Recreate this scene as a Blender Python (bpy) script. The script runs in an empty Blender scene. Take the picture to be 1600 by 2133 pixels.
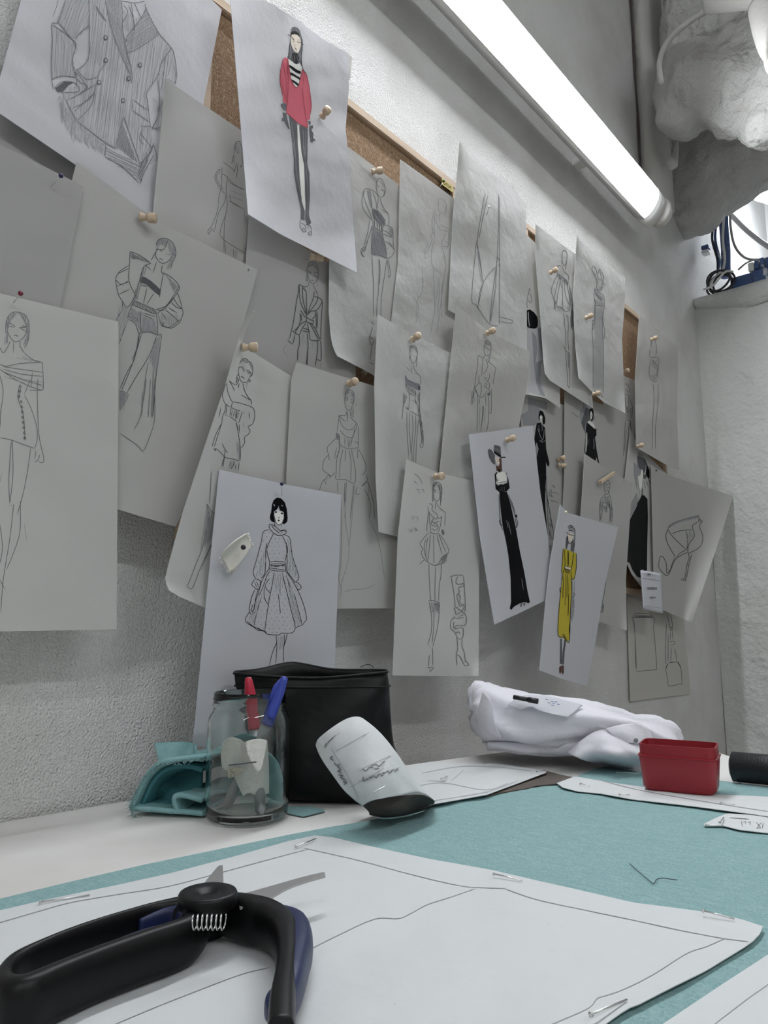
import bpy, bmesh, math, random
import numpy as np
from mathutils import Vector, Matrix
from mathutils.geometry import tessellate_polygon

# ------------------------------------------------------------------ camera
F = 1540.0                 # focal length in pixels of the 1600 x 2133 frame
CX, CY = 800.0, 1066.5
PITCH = math.atan(244.0 / F)
YAW = math.atan(1330.0 / (F / math.cos(PITCH)))
T = 0.90                   # height of the table top
CAMH = 0.185               # camera above the table
DW = 0.775                 # camera to left wall
CAM = Vector((DW, 0.0, T + CAMH))
ROT = Matrix.Rotation(YAW, 3, 'Z') @ Matrix.Rotation(math.radians(90) + PITCH, 3, 'X')
scene = bpy.context.scene
cd = bpy.data.cameras.new('camera'); cam = bpy.data.objects.new('camera', cd)
scene.collection.objects.link(cam); scene.camera = cam
cam.location = CAM; cam.rotation_euler = ROT.to_euler()
cd.sensor_fit = 'HORIZONTAL'; cd.sensor_width = 36.0; cd.lens = F / 1600.0 * 36.0
cd.clip_start = 0.01; cd.clip_end = 50

# ------------------------------------------------------------------ world, exposure, lights
world = bpy.data.worlds.new('world'); scene.world = world; world.use_nodes = True
world.node_tree.nodes['Background'].inputs[0].default_value = (0.8, 0.85, 1, 1)
world.node_tree.nodes['Background'].inputs[1].default_value = 0.1
vs = scene.view_settings
vs.view_transform = 'Standard'; vs.look = 'None'; vs.gamma = 1.0; vs.exposure = 0.0; vs.use_curve_mapping = False
LAMP_WALL = 57.0           # emission of the wall tube
LAMP_ROOM = 55.0           # emission of the ceiling tubes of the room, out of frame
LAMP_BACK = 110.0           # emission of the tube in the room behind
YEND = 2.63                # plane of the end wall
ROOM_X, ROOM_Y0, ROOM_H = 3.4, -2.4, 3.6

# ------------------------------------------------------------------ helpers
RM = np.array([[ROT[i][j] for j in range(3)] for i in range(3)])
CP = np.array([CAM.x, CAM.y, CAM.z])
FWD = RM @ np.array([0, 0, -1.0])
def rays(p):
    p = np.asarray(p, float).reshape(-1, 2)
    d = np.stack([(p[:, 0] - CX) / F, -(p[:, 1] - CY) / F, -np.ones(len(p))], 1)
    return d @ RM.T
def on(axis, c, p):
    """points on the plane axis = c (c may be an array)"""
    d = rays(p); k = 'XYZ'.index(axis)
    t = (c - CP[k]) / d[:, k]
    return CP + d * t[:, None]
def V(a): return Vector((float(a[0]), float(a[1]), float(a[2])))
def tab(x, y, z=0.0): return V(on('Z', T + z, [(x, y)])[0])
def wal(x, y, o=0.0): return V(on('X', o, [(x, y)])[0])
def dep(x, y, d): return V(CP + rays([(x, y)])[0] * d)

def link(o, parent=None):
    scene.collection.objects.link(o)
    if parent is not None: o.parent = parent
    return o
def obj(name, verts, faces, mats, parent=None, smooth=True, fm=None):
    me = bpy.data.meshes.new(name)
    me.from_pydata([tuple(v) for v in verts], [], faces)
    for m in (mats if isinstance(mats, (list, tuple)) else [mats]): me.materials.append(m)
    if fm is not None: me.polygons.foreach_set('material_index', fm)
    me.polygons.foreach_set('use_smooth', [smooth] * len(me.polygons))
    me.update()
    return link(bpy.data.objects.new(name, me), parent)
def fromnbm(name, bm, mats, parent=None, smooth=True):
    me = bpy.data.meshes.new(name); bm.to_mesh(me); bm.free()
    for m in (mats if isinstance(mats, (list, tuple)) else [mats]): me.materials.append(m)
    me.polygons.foreach_set('use_smooth', [smooth] * len(me.polygons))
    return link(bpy.data.objects.new(name, me), parent)
def tag(o, label=None, cat=None, group=None, kind=None):
    if label: o['label'] = label
    if cat: o['category'] = cat
    if group: o['group'] = group
    if kind: o['kind'] = kind
    return o
def empty(name, loc=(0, 0, 0), **kw):
    o = bpy.data.objects.new(name, None); o.empty_display_size = 0.02
    o.location = loc; link(o); tag(o, **kw)
    bpy.context.view_layer.update()
    return o
def under(o, parent):
    """parent while keeping world coordinates of the mesh"""
    o.parent = parent
    o.matrix_parent_inverse = Matrix.Translation(-Vector(parent.location)) if parent.type == 'EMPTY' and parent.rotation_euler.x == 0 else Matrix()
    return o
def recenter(o):
    """move a mesh's origin to its own centre-bottom"""
    me = o.data; n = len(me.vertices); co = np.zeros(n * 3); me.vertices.foreach_get('co', co); co = co.reshape(-1, 3)
    c = (co.min(0) + co.max(0)) / 2; c[2] = co[:, 2].min()
    co -= c; me.vertices.foreach_set('co', co.ravel()); me.update(); o.location = V(c)
    return o

def bx(bm, lo, hi, bev=0.0):
    r = bmesh.ops.create_cube(bm, size=1.0)
    vs_ = r['verts']
    for v in vs_:
        v.co = Vector([(lo[i] + hi[i]) / 2 + v.co[i] * (hi[i] - lo[i]) for i in range(3)])
    if bev > 0:
        es = set(e for v in vs_ for e in v.link_edges)
        bmesh.ops.bevel(bm, geom=list(es), offset=bev, segments=2, affect='EDGES')
    return bm
def box(name, lo, hi, m, parent=None, bev=0.0, smooth=False):
    bm = bmesh.new(); bx(bm, lo, hi, bev); return fromnbm(name, bm, m, parent, smooth)

def frames(pts):
    pts = [Vector(p) for p in pts]; n = len(pts); out = []
    up = None
    for i in range(n):
        t = (pts[min(i + 1, n - 1)] - pts[max(i - 1, 0)]).normalized()
        if up is None:
            up = Vector((0, 0, 1)) if abs(t.z) < 0.9 else Vector((1, 0, 0))
        u = (up - t * up.dot(t)).normalized(); w = t.cross(u); up = u
        out.append((t, u, w))
    return pts, out
def tube_vf(pts, r, seg=10, ell=1.0, closed=False):
    """tube through pts, radius r (number or list), ell = ratio of width to height"""
    pts, fr = frames(pts); n = len(pts); vs_, fs = [], []
    for i, (p, (t, u, w)) in enumerate(zip(pts, fr)):
        ri = r[i] if isinstance(r, (list, tuple)) else r
        for k in range(seg):
            a = 2 * math.pi * k / seg
            vs_.append(p + u * (math.cos(a) * ri) + w * (math.sin(a) * ri * ell))
    m = n if closed else n - 1
    for i in range(m):
        j = (i + 1) % n
        for k in range(seg):
            l = (k + 1) % seg
            fs.append((i * seg + k, i * seg + l, j * seg + l, j * seg + k))
    if not closed:
        fs.append(tuple(range(seg))[::-1]); fs.append(tuple(range((n - 1) * seg, n * seg)))
    return vs_, fs
def tube(name, pts, r, m, parent=None, seg=10, ell=1.0, closed=False):
    v, f = tube_vf(pts, r, seg, ell, closed); return obj(name, v, f, m, parent)
def crom(pts, sub=6, closed=False):
    P = np.asarray(pts, float); n = len(P)
    if n < 3: 
        return np.array([P[0] + (P[-1] - P[0]) * k / sub for k in range(sub + 1)])
    out = []
    idx = range(n) if closed else range(n - 1)
    for i in idx:
        if closed: a, b, c, d = P[(i - 1) % n], P[i], P[(i + 1) % n], P[(i + 2) % n]
        else: a, b, c, d = P[max(i - 1, 0)], P[i], P[i + 1], P[min(i + 2, n - 1)]
        for k in range(sub):
            t = k / sub
            out.append(0.5 * (2 * b + (c - a) * t + (2 * a - 5 * b + 4 * c - d) * t * t + (3 * b - a - 3 * c + d) * t ** 3))
    if not closed: out.append(P[-1])
    return np.array(out)
def lathe_vf(prof, origin, axis, seg=24, closed=False):
    """prof = [(r, h)] turned round axis from origin"""
    ax = Vector(axis).normalized(); u = ax.orthogonal().normalized(); w = ax.cross(u)
    vs_, fs = [], []; n = len(prof)
    for r, h in prof:
        for k in range(seg):
            a = 2 * math.pi * k / seg
            vs_.append(Vector(origin) + ax * h + (u * math.cos(a) + w * math.sin(a)) * r)
    for i in range(n if closed else n - 1):
        j = (i + 1) % n
        for k in range(seg):
            l = (k + 1) % seg; fs.append((i * seg + k, i * seg + l, j * seg + l, j * seg + k))
    if not closed:
        if prof[0][0] > 1e-6: fs.append(tuple(range(seg))[::-1])
        if prof[-1][0] > 1e-6: fs.append(tuple(range((n - 1) * seg, n * seg)))
    return vs_, fs
def lathe(name, prof, origin, axis, m, parent=None, seg=24, closed=False):
    v, f = lathe_vf(prof, origin, axis, seg, closed); o = obj(name, v, f, m, parent)
    bm = bmesh.new(); bm.from_mesh(o.data); bmesh.ops.remove_doubles(bm, verts=bm.verts, dist=1e-6)
    bmesh.ops.recalc_face_normals(bm, faces=bm.faces); bm.to_mesh(o.data); bm.free()
    o.data.polygons.foreach_set('use_smooth', [True] * len(o.data.polygons))
    return o
def gridsurf(name, rows, m, parent=None, thick=0.0, sub=5, closed_u=False, fold=0.0, seed=0):
    """smooth surface through rows of 3-D points; optional thickness"""
    R = [crom(r, sub, closed_u) for r in rows]
    R = np.array(R); C = []
    for j in range(R.shape[1]): C.append(crom(R[:, j], sub))
    G = np.array(C).transpose(1, 0, 2)
    nv, nu = G.shape[:2]
    if fold:
        rn = np.random.RandomState(seed)
        N = normals_of(G)
        d = wobble(G[:, :, 0] * 1, G[:, :, 1] + G[:, :, 2], rn, fold)
        G = G + N * d[:, :, None]
    vs_ = G.reshape(-1, 3).tolist(); fs = []
    wrap = nu if closed_u else nu - 1
    for i in range(nv - 1):
        for j in range(wrap):
            k = (j + 1) % nu
            fs.append((i * nu + j, i * nu + k, (i + 1) * nu + k, (i + 1) * nu + j))
    o = obj(name, vs_, fs, m, parent)
    if thick:
        md = o.modifiers.new('solid', 'SOLIDIFY'); md.thickness = thick; md.offset = 0
    return o
def normals_of(G):
    du = np.gradient(G, axis=1); dv = np.gradient(G, axis=0); N = np.cross(du, dv)
    return N / (np.linalg.norm(N, axis=2, keepdims=True) + 1e-12)
def wobble(x, y, rn, amp, wl=(0.03, 0.12), k=7):
    d = np.zeros_like(x)
    for _ in range(k):
        L = rn.uniform(*wl); a = rn.uniform(0, 2 * math.pi); ph = rn.uniform(0, 6.28)
        q = 2 * math.pi / L * (x * math.cos(a) + y * math.sin(a)) + ph
        d += np.sin(q + 0.8 * np.sin(q * 0.37 + ph)) * (L / wl[1])
    return d * amp / math.sqrt(k)
def bake(o):
    """apply the modifiers of an object"""
    dg = bpy.context.evaluated_depsgraph_get(); dg.update()
    me = bpy.data.meshes.new_from_object(o.evaluated_get(dg)); 
    old = o.data; o.modifiers.clear(); o.data = me; me.name = old.name
    return o

# ------------------------------------------------------------------ materials
def mat(name, col=(0.8, 0.8, 0.8), rough=0.6, metal=0.0, spec=0.5, bump=None, mix=None, trans=0.0, sheen=0.0, coat=0.0, emit=None, extra=None):
    """bump: list of (kind, scale, strength, distance[, detail]); mix: list of (scale, colour, lo, hi, detail, stretch)"""
    m = bpy.data.materials.new(name); m.use_nodes = True
    nt = m.node_tree; N = nt.nodes; L = nt.links; b = N['Principled BSDF']
    b.inputs['Base Color'].default_value = (*col, 1); b.inputs['Roughness'].default_value = rough
    b.inputs['Metallic'].default_value = metal; b.inputs['Specular IOR Level'].default_value = spec
    b.inputs['Transmission Weight'].default_value = trans; b.inputs['Sheen Weight'].default_value = sheen
    b.inputs['Coat Weight'].default_value = coat
    if emit: b.inputs['Emission Color'].default_value = (*emit[0], 1); b.inputs['Emission Strength'].default_value = emit[1]
    geo = N.new('ShaderNodeNewGeometry')
    src = None
    if mix:
        for (sc, c2, lo, hi, det, st) in mix:
            mp = N.new('ShaderNodeMapping'); mp.inputs['Scale'].default_value = st; L.new(geo.outputs['Position'], mp.inputs[0])
            nz = N.new('ShaderNodeTexNoise'); nz.inputs['Scale'].default_value = sc; nz.inputs['Detail'].default_value = det
            L.new(mp.outputs[0], nz.inputs[0])
            rp = N.new('ShaderNodeMapRange'); rp.inputs[1].default_value = lo; rp.inputs[2].default_value = hi
            L.new(nz.outputs[0], rp.inputs[0])
            mx = N.new('ShaderNodeMix'); mx.data_type = 'RGBA'
            L.new(rp.outputs[0], mx.inputs[0])
            if src is None: mx.inputs[6].default_value = (*col, 1)
            else: L.new(src, mx.inputs[6])
            mx.inputs[7].default_value = (*c2, 1); src = mx.outputs[2]
        L.new(src, b.inputs['Base Color'])
    prev = None
    for bb in (bump or []):
        kind, sc, stg, dist = bb[:4]; det = bb[4] if len(bb) > 4 else 3; st = bb[5] if len(bb) > 5 else (1, 1, 1)
        mp = N.new('ShaderNodeMapping'); mp.inputs['Scale'].default_value = st; L.new(geo.outputs['Position'], mp.inputs[0])
        if kind == 'noise':
            t = N.new('ShaderNodeTexNoise'); t.inputs['Detail'].default_value = det
        elif kind == 'wave':
            t = N.new('ShaderNodeTexWave'); t.inputs['Distortion'].default_value = 1.0
        else:
            t = N.new('ShaderNodeTexVoronoi')
        t.inputs['Scale'].default_value = sc; L.new(mp.outputs[0], t.inputs[0])
        bp = N.new('ShaderNodeBump'); bp.inputs['Strength'].default_value = stg; bp.inputs['Distance'].default_value = dist
        L.new(t.outputs[1] if kind == 'wave' and False else t.outputs[0], bp.inputs['Height'])
        if prev: L.new(prev, bp.inputs['Normal'])
        prev = bp.outputs[0]
    if prev: L.new(prev, b.inputs['Normal'])
    return m
def emis(name, col, s):
    m = bpy.data.materials.new(name); m.use_nodes = True; nt = m.node_tree; nt.nodes.clear()
    e = nt.nodes.new('ShaderNodeEmission'); e.inputs[0].default_value = (*col, 1); e.inputs[1].default_value = s
    o = nt.nodes.new('ShaderNodeOutputMaterial'); nt.links.new(e.outputs[0], o.inputs[0]); return m
M = {}
M['plaster'] = mat('rough_plaster', (0.76, 0.755, 0.74), 0.85, spec=0.2,
    bump=[('noise', 9, 0.35, 0.02, 3), ('noise', 110, 0.2, 0.003, 2), ('noise', 380, 1.0, 0.0042, 2)], mix=[(5, (0.64, 0.63, 0.605), 0.45, 0.75, 4, (1, 1, 1))])
M['endwall'] = mat('painted_end_wall', (0.66, 0.67, 0.65), 0.6, spec=0.35,
    bump=[('noise', 10, 0.7, 0.03, 6), ('noise', 60, 0.7, 0.008, 5), ('voronoi', 18, 0.2, 0.012)], mix=[(4, (0.60, 0.60, 0.57), 0.45, 0.75, 5, (1, 1, .4))])
M['lump'] = mat('lumpy_white_plaster', (0.58, 0.58, 0.56), 0.75, spec=0.3,
    bump=[('noise', 20, 0.6, 0.03, 6), ('noise', 70, 0.8, 0.012, 5)], mix=[(14, (0.45, 0.42, 0.39), 0.62, 0.74, 6, (1, 1, 1))])
M['smooth_plaster'] = mat('smooth_painted_plaster', (0.60, 0.59, 0.56), 0.7, spec=0.3, bump=[('noise', 12, 0.4, 0.02, 4), ('noise', 60, 0.3, 0.005, 4)])
M['floor'] = mat('grey_floor', (0.30, 0.29, 0.28), 0.5, bump=[('noise', 30, 0.2, 0.005)])
M['ceil'] = mat('white_ceiling', (0.7, 0.7, 0.69), 0.9)
M['diffuser'] = emis('tube_diffuser', (0.93, 0.96, 1.0), LAMP_WALL)
M['diffuser2'] = emis('ceiling_tube', (0.95, 0.97, 1.0), LAMP_ROOM)
M['diffuser3'] = emis('back_room_tube', (0.88, 0.93, 1.0), LAMP_BACK)
M['white_plastic'] = mat('white_plastic', (0.78, 0.78, 0.77), 0.35)
M['wood'] = mat('pale_pine', (0.56, 0.43, 0.31), 0.6, mix=[(60, (0.45, 0.33, 0.22), 0.4, 0.7, 4, (1, .12, 1))])
M['cork'] = mat('brown_cork', (0.33, 0.225, 0.145), 0.9, spec=0.1, mix=[(420, (0.23, 0.14, 0.08), 0.42, 0.62, 3, (1, 1, 1)), (160, (0.42, 0.31, 0.21), 0.52, 0.7, 3, (1, 1, 1))], bump=[('noise', 400, 0.6, 0.002)])
M['pinwood'] = mat('turned_beech', (0.56, 0.44, 0.31), 0.45, mix=[(200, (0.45, 0.34, 0.235), 0.4, 0.7, 3, (.3, 1, 1))])
M['pale_wood'] = mat('pale_ball_wood', (0.78, 0.72, 0.60), 0.4)
M['steel'] = mat('bright_steel', (0.72, 0.71, 0.70), 0.28, metal=1.0)
M['blade'] = mat('brushed_blade', (0.50, 0.49, 0.48), 0.42, metal=1.0, bump=[('noise', 200, 0.15, 0.001, 3, (1, 8, 1))])
def paper(name, c, crump=0.0, fine=0.15, tr=0.0):
    b = [('noise', 240, fine, 0.0008, 3)]
    if crump: b = [('noise', 9, crump * .55, 0.02, 3), ('noise', 26, crump * .75, 0.010, 4), ('noise', 75, crump * .5, 0.003, 3)] + b
    m = mat(name, c, 0.75, spec=0.25, bump=b)
    nt = m.node_tree; t_ = nt.nodes.new('ShaderNodeBsdfTranslucent'); t_.inputs[0].default_value = (min(1, c[0] * 1.15), min(1, c[1] * 1.15), min(1, c[2] * 1.13), 1)
    mx = nt.nodes.new('ShaderNodeMixShader'); mx.inputs[0].default_value = 0.38
    nt.links.new(nt.nodes['Principled BSDF'].outputs[0], mx.inputs[1]); nt.links.new(t_.outputs[0], mx.inputs[2])
    nt.links.new(mx.outputs[0], nt.nodes['Material Output'].inputs[0])
    return m
M['bond'] = paper('white_bond_paper', (0.74, 0.745, 0.78), 0.08)
M['bondwr'] = paper('creased_bond_paper', (0.75, 0.75, 0.78), 0.20)
M['vellum'] = paper('grey_sketch_paper', (0.64, 0.635, 0.62), 0.09)
M['vellum_light'] = paper('pale_sketch_paper', (0.72, 0.715, 0.70), 0.10)
M['vellum_dark'] = paper('dull_sketch_paper', (0.56, 0.555, 0.545), 0.08)
M['tracing'] = paper('crumpled_tracing_paper', (0.70, 0.70, 0.69), 0.34)
M['tracing2'] = paper('limp_tracing_paper', (0.66, 0.655, 0.635), 0.38)
M['bag_paper'] = paper('thin_beige_paper', (0.74, 0.72, 0.68), 0.08)
def flat(name, c, r=0.7, **k): return mat(name, c, r, spec=0.15, **k)
M['pd'] = flat('dark_pencil', (0.085, 0.085, 0.09)); M['pm'] = flat('pencil', (0.18, 0.18, 0.185)); M['pl'] = flat('light_pencil', (0.35, 0.35, 0.36))
M['pv'] = flat('pencil_shading', (0.47, 0.47, 0.485)); M['ph'] = flat('pencil_tone', (0.30, 0.30, 0.315))
M['ink'] = mat('black_ink', (0.004, 0.004, 0.005), 0.6, spec=.06); M['gm'] = flat('grey_marker', (0.11, 0.11, 0.12)); M['gl'] = flat('light_grey_marker', (0.30, 0.30, 0.31))
M['red'] = flat('red_marker', (0.55, 0.11, 0.15)); M['redd'] = flat('dark_red_marker', (0.30, 0.04, 0.06)); M['skin'] = flat('cream_marker', (0.74, 0.66, 0.56))
M['whp'] = flat('white_gouache', (0.80, 0.79, 0.75)); M['yel'] = flat('mustard_marker', (0.52, 0.43, 0.045)); M['yeld'] = flat('dark_mustard_marker', (0.22, 0.17, 0.03))
M['brn'] = flat('brown_marker', (0.10, 0.05, 0.04)); M['bluei'] = flat('blue_ink', (0.1, 0.16, 0.45))
INK = ['pd', 'pm', 'pl', 'pv', 'ph', 'ink', 'gm', 'gl', 'red', 'redd', 'skin', 'whp', 'yel', 'yeld', 'brn', 'bluei']

# ------------------------------------------------------------------ sheets of paper and cloth
class Edge:
    def __init__(s, p):
        s.p = np.asarray(p, float); d = np.linalg.norm(np.diff(s.p, axis=0), axis=1); s.c = np.concatenate([[0], np.cumsum(d)]); s.c /= s.c[-1]
    def __call__(s, t):
        t = np.clip(t, -0.0, 1.0)
        return np.stack([np.interp(t, s.c, s.p[:, 0]), np.interp(t, s.c, s.p[:, 1])], -1)
class Sheet:
    """a sheet whose outline (top, right, bottom, left point lists, from the photograph) lies off(s,t) from a plane"""
    def __init__(s, name, axis, top, right, bottom, left, base, m, tilt=(0, 0), lift=None, amp=0.0012, seed=1, n=(28, 38), thick=0.0006, wl=(0.04, 0.16), **tags):
        s.name, s.axis, s.base, s.tilt, s.lift, s.amp, s.n = name, axis, base, tilt, lift, amp, n
        s.t, s.r, s.b, s.l = Edge(top), Edge([top[-1]] + list(right) + [bottom[-1]]), Edge(bottom), Edge([top[0]] + list(left) + [bottom[0]])
        s.c = [np.array(x, float) for x in (top[0], top[-1], bottom[-1], bottom[0])]
        s.seed, s.wl, s.m, s.thick = seed, wl, m, thick
        s.ink = []; s.call = 0; s.tags = tags
    def px(s, u, v):
        u = np.asarray(u, float); v = np.asarray(v, float)
        U, W = u[..., None], v[..., None]
        A = (1 - W) * s.t(u) + W * s.b(u) + (1 - U) * s.l(v) + U * s.r(v)
        B = (1 - U) * (1 - W) * s.c[0] + U * (1 - W) * s.c[1] + U * W * s.c[2] + (1 - U) * W * s.c[3]
        return A - B
    def off(s, u, v):
        rn = np.random.RandomState(s.seed)
        p = s.px(u, v) / 1540.0
        o = s.base + s.tilt[0] * u + s.tilt[1] * v + wobble(p[..., 0], p[..., 1], rn, s.amp, s.wl)
        if s.lift: o = o + s.lift(u, v)
        return o
    def surf(s, u, v, add=0.0):
        p = s.px(u, v); o = (s.off(u, v) + add).ravel()
        if s.axis == 'Z': o = o + T
        return on(s.axis, o, p.reshape(-1, 2))
    def inv(s, P):
        P = np.asarray(P, float); u = np.full(len(P), .5); v = np.full(len(P), .5)
        for _ in range(14):
            f = s.px(u, v) - P; e = 1e-3
            fu = (s.px(np.clip(u + e, 0, 1), v) - s.px(np.clip(u - e, 0, 1), v)) / (np.clip(u + e, 0, 1) - np.clip(u - e, 0, 1))[:, None]
            fv = (s.px(u, np.clip(v + e, 0, 1)) - s.px(u, np.clip(v - e, 0, 1))) / (np.clip(v + e, 0, 1) - np.clip(v - e, 0, 1))[:, None]
            det = fu[:, 0] * fv[:, 1] - fu[:, 1] * fv[:, 0]; det = np.where(abs(det) < 1e-6, 1e-6, det)
            du = (f[:, 0] * fv[:, 1] - f[:, 1] * fv[:, 0]) / det; dv = (fu[:, 0] * f[:, 1] - fu[:, 1] * f[:, 0]) / det
            u = np.clip(u - du, 0, 1); v = np.clip(v - dv, 0, 1)
        return u, v
    def stroke(s, frame, style, w, *lines, smooth=True):
        s.call += 1; w = w * 1.08
        for ln in lines:
            p = tr(frame, ln)
            if len(p) < 2: continue
            if smooth and len(p) > 2: p = crom(p, 4)
            q = [p[0]]
            for a, b in zip(p[:-1], p[1:]):
                L = float(np.hypot(*(b - a)))
                if L < 1e-6: continue
                k = max(1, int(L / 6))
                for i in range(1, k + 1): q.append(a + (b - a) * i / k)
            q = np.array(q)
            if len(q) < 2: continue
            d = np.gradient(q, axis=0); d /= (np.linalg.norm(d, axis=1, keepdims=True) + 1e-9); n = np.stack([-d[:, 1], d[:, 0]], 1)
            ww = np.full(len(q), w / 2.0); ww[0] *= .4; ww[-1] *= .4
            A = q + n * ww[:, None]; B = q - n * ww[:, None]
            for i in range(len(q) - 1): s.ink.append((style, s.call, (A[i], A[i + 1], B[i + 1], B[i])))
    def fill(s, frame, style, *polys, step=2.0, smooth=False):
        s.call += 1
        for pl_ in polys:
            p = tr(frame, pl_)
            if smooth: p = crom(p, 5, True)
            y0, y1 = p[:, 1].min(), p[:, 1].max(); k = max(2, int((y1 - y0) / step)); ys = np.linspace(y0, y1, k + 1)
            e = (y1 - y0) * 1e-4
            for a, b in zip(ys[:-1], ys[1:]):
                ca, cb = cross(p, a + e), cross(p, b - e)
                if len(ca) != len(cb):
                    cm = cross(p, (a + b) / 2); ca = cb = cm
                for i in range(0, len(ca) - 1, 2):
                    xa0, xa1, xb0, xb1 = ca[i], ca[i + 1], cb[i], cb[i + 1]
                    nn = max(1, int(max(xa1 - xa0, xb1 - xb0) / 8))
                    for j in range(nn):
                        f0, f1 = j / nn, (j + 1) / nn
                        s.ink.append((style, s.call, (np.array([xa0 + (xa1 - xa0) * f0, a]), np.array([xa0 + (xa1 - xa0) * f1, a]), np.array([xb0 + (xb1 - xb0) * f1, b]), np.array([xb0 + (xb1 - xb0) * f0, b]))))
    def hatch(s, frame, style, w, poly, ang, sp, seed=0, jit=0.35, gap=0.0):
        """hatching clipped to a polygon; ang in degrees, spacing in photo pixels"""
        s.call += 1; rn = random.Random(seed); p = tr(frame, poly); c, sn = math.cos(math.radians(ang)), math.sin(math.radians(ang))
        R = np.array([[c, sn], [-sn, c]]); q = p @ R.T
        y = q[:, 1].min() + sp / 2
        while y < q[:, 1].max():
            xs = cross(q, y)
            for i in range(0, len(xs) - 1, 2):
                if rn.random() < gap: continue
                a, b = xs[i] + rn.uniform(-1, 2) * jit * sp, xs[i + 1] - rn.uniform(-1, 2) * jit * sp
                if b - a < 1: continue
                j = lambda: rn.uniform(-1, 1) * sp * jit
                pts = np.array([[a, y + j()], [(a + b) / 2, y + j()], [b, y + j()]]) @ R
                s.stroke(None, style, w, pts); s.call -= 1
            y += sp * rn.uniform(.75, 1.25)
    def build(s, rootargs=None):
        nu, nv = s.n; u, v = np.meshgrid(np.linspace(0, 1, nu + 1), np.linspace(0, 1, nv + 1))
        Pf = s.surf(u, v); k = 'XYZ'.index(s.axis); Pb = Pf.copy(); Pb[:, k] -= s.thick
        W = nu + 1; n = len(Pf); vs_ = np.vstack([Pf, Pb]); fs = []
        a = [(i * W + j, (i + 1) * W + j, (i + 1) * W + j + 1, i * W + j + 1) for i in range(nv) for j in range(nu)]
        fs += a; fs += [tuple(x + n for x in f)[::-1] for f in a]
        for j in range(nu): fs.append((j, j + 1, n + j + 1, n + j)); b = nv * W; fs.append((b + j + 1, b + j, n + b + j, n + b + j + 1))
        for i in range(nv): fs.append(((i + 1) * W, i * W, n + i * W, n + (i + 1) * W)); b = nu; fs.append((i * W + b, (i + 1) * W + b, n + (i + 1) * W + b, n + i * W + b))
        o = obj(s.name, vs_, fs, s.m); nm = 2 * nu * nv; o.data.polygons.foreach_set('use_smooth', [i < nm for i in range(len(fs))]); bm = bmesh.new(); bm.from_mesh(o.data); bmesh.ops.recalc_face_normals(bm, faces=bm.faces)
        for e in bm.edges:
            if len({f.index < nm for f in e.link_faces}) > 1: e.smooth = False
        bm.to_mesh(o.data); bm.free()
        tag(o, **s.tags); s.o = o
        if s.ink:
            order = [x for x in INK if any(q[0] == x for q in s.ink)]
            quads = [q[2] for q in s.ink]; fm = [order.index(q[0]) for q in s.ink]
            P = np.array(quads).reshape(-1, 2); iu, iv = s.inv(P)
            z = np.repeat([.00022 + .0006 * q[1] / max(s.call, 12) for q in s.ink], 4)
            Q = on(s.axis, s.off(iu, iv) + z + (T if s.axis == 'Z' else 0), P)
            d = obj('pencil_drawing' if not s.tags.get('print') else 'printed_drawing', Q, [(4 * i, 4 * i + 1, 4 * i + 2, 4 * i + 3) for i in range(len(quads))], [M[x] for x in order], o, fm=fm, smooth=False)
            d['kind'] = 'stuff'
        return o
def cross(p, y):
    x0, y0 = p[:, 0], p[:, 1]; x1, y1 = np.roll(x0, -1), np.roll(y0, -1)
    m = ((y0 <= y) & (y1 > y)) | ((y1 <= y) & (y0 > y))
    return np.sort(x0[m] + (y - y0[m]) / (y1[m] - y0[m]) * (x1[m] - x0[m]))
FR = dict(J=(80, 0, 4), W=(200, 460, 4), R=(540, 30, 7.11), L=(400, 260, 5.333), N=(580, 500, 7.11), Q=(720, 340, 6.667), C=(400, 700, 7.11), G=(640, 780, 7.11),
          P=(500, 1000, 5.333), S=(800, 680, 7.11), K=(820, 970, 4.74), M=(940, 640, 8), H=(1000, 870, 5.08), Y=(1120, 1040, 5.333), O=(1280, 880, 5.08),
          T=(1080, 480, 5.333), U=(1180, 780, 6.154), B=(1290, 1180, 7.11), A=(0, 0, 2.963), D=(0, 600, 2.963), E=(400, 0, 2.963), I=(400, 600, 2.963), Z=(900, 400, 2.963), X=(900, 850, 2.424), t=(850, 1400, 2.1333), b=(250, 1350, 2.5), s=(0, 1750, 2.2857), c=(600, 1700, 1.6))
def tr(frame, pts):
    if isinstance(pts, str):
        a = np.array([float(x) for x in pts.split()]).reshape(-1, 2)
    else: a = np.asarray(pts, float).reshape(-1, 2)
    if frame:
        x, y, k = FR[frame]; a = a / k + np.array([x, y])
    return a

# ------------------------------------------------------------------ room shell
def st(o): o['kind'] = 'structure'; return o
ledge_z = (on('Y', YEND, [(1478, 616)])[0])[2]
open_top = ledge_z + 0.62
# left wall: fine grid so that it is gently uneven
def wallgrid(name, p0, du, dv, nu, nv, m, amp, seed, nrm):
    u, v = np.meshgrid(np.linspace(0, 1, nu), np.linspace(0, 1, nv)); rn = np.random.RandomState(seed)
    G = np.array(p0)[None, None] + u[..., None] * np.array(du) + v[..., None] * np.array(dv)
    lu, lv = np.linalg.norm(du), np.linalg.norm(dv)
    G = G + np.array(nrm) * wobble(u * lu, v * lv, rn, amp, (.15, .8), 9)[..., None]
    fs = [(i * nu + j, i * nu + j + 1, (i + 1) * nu + j + 1, (i + 1) * nu + j) for i in range(nv - 1) for j in range(nu - 1)]
    return st(obj(name, G.reshape(-1, 3), fs, m))
wallgrid('wall_left', (0, YEND + 0.02, 0), (0, ROOM_Y0 - YEND, 0), (0, 0, ROOM_H), 120, 80, M['plaster'], 0.0022, 3, (1, 0, 0))
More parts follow.
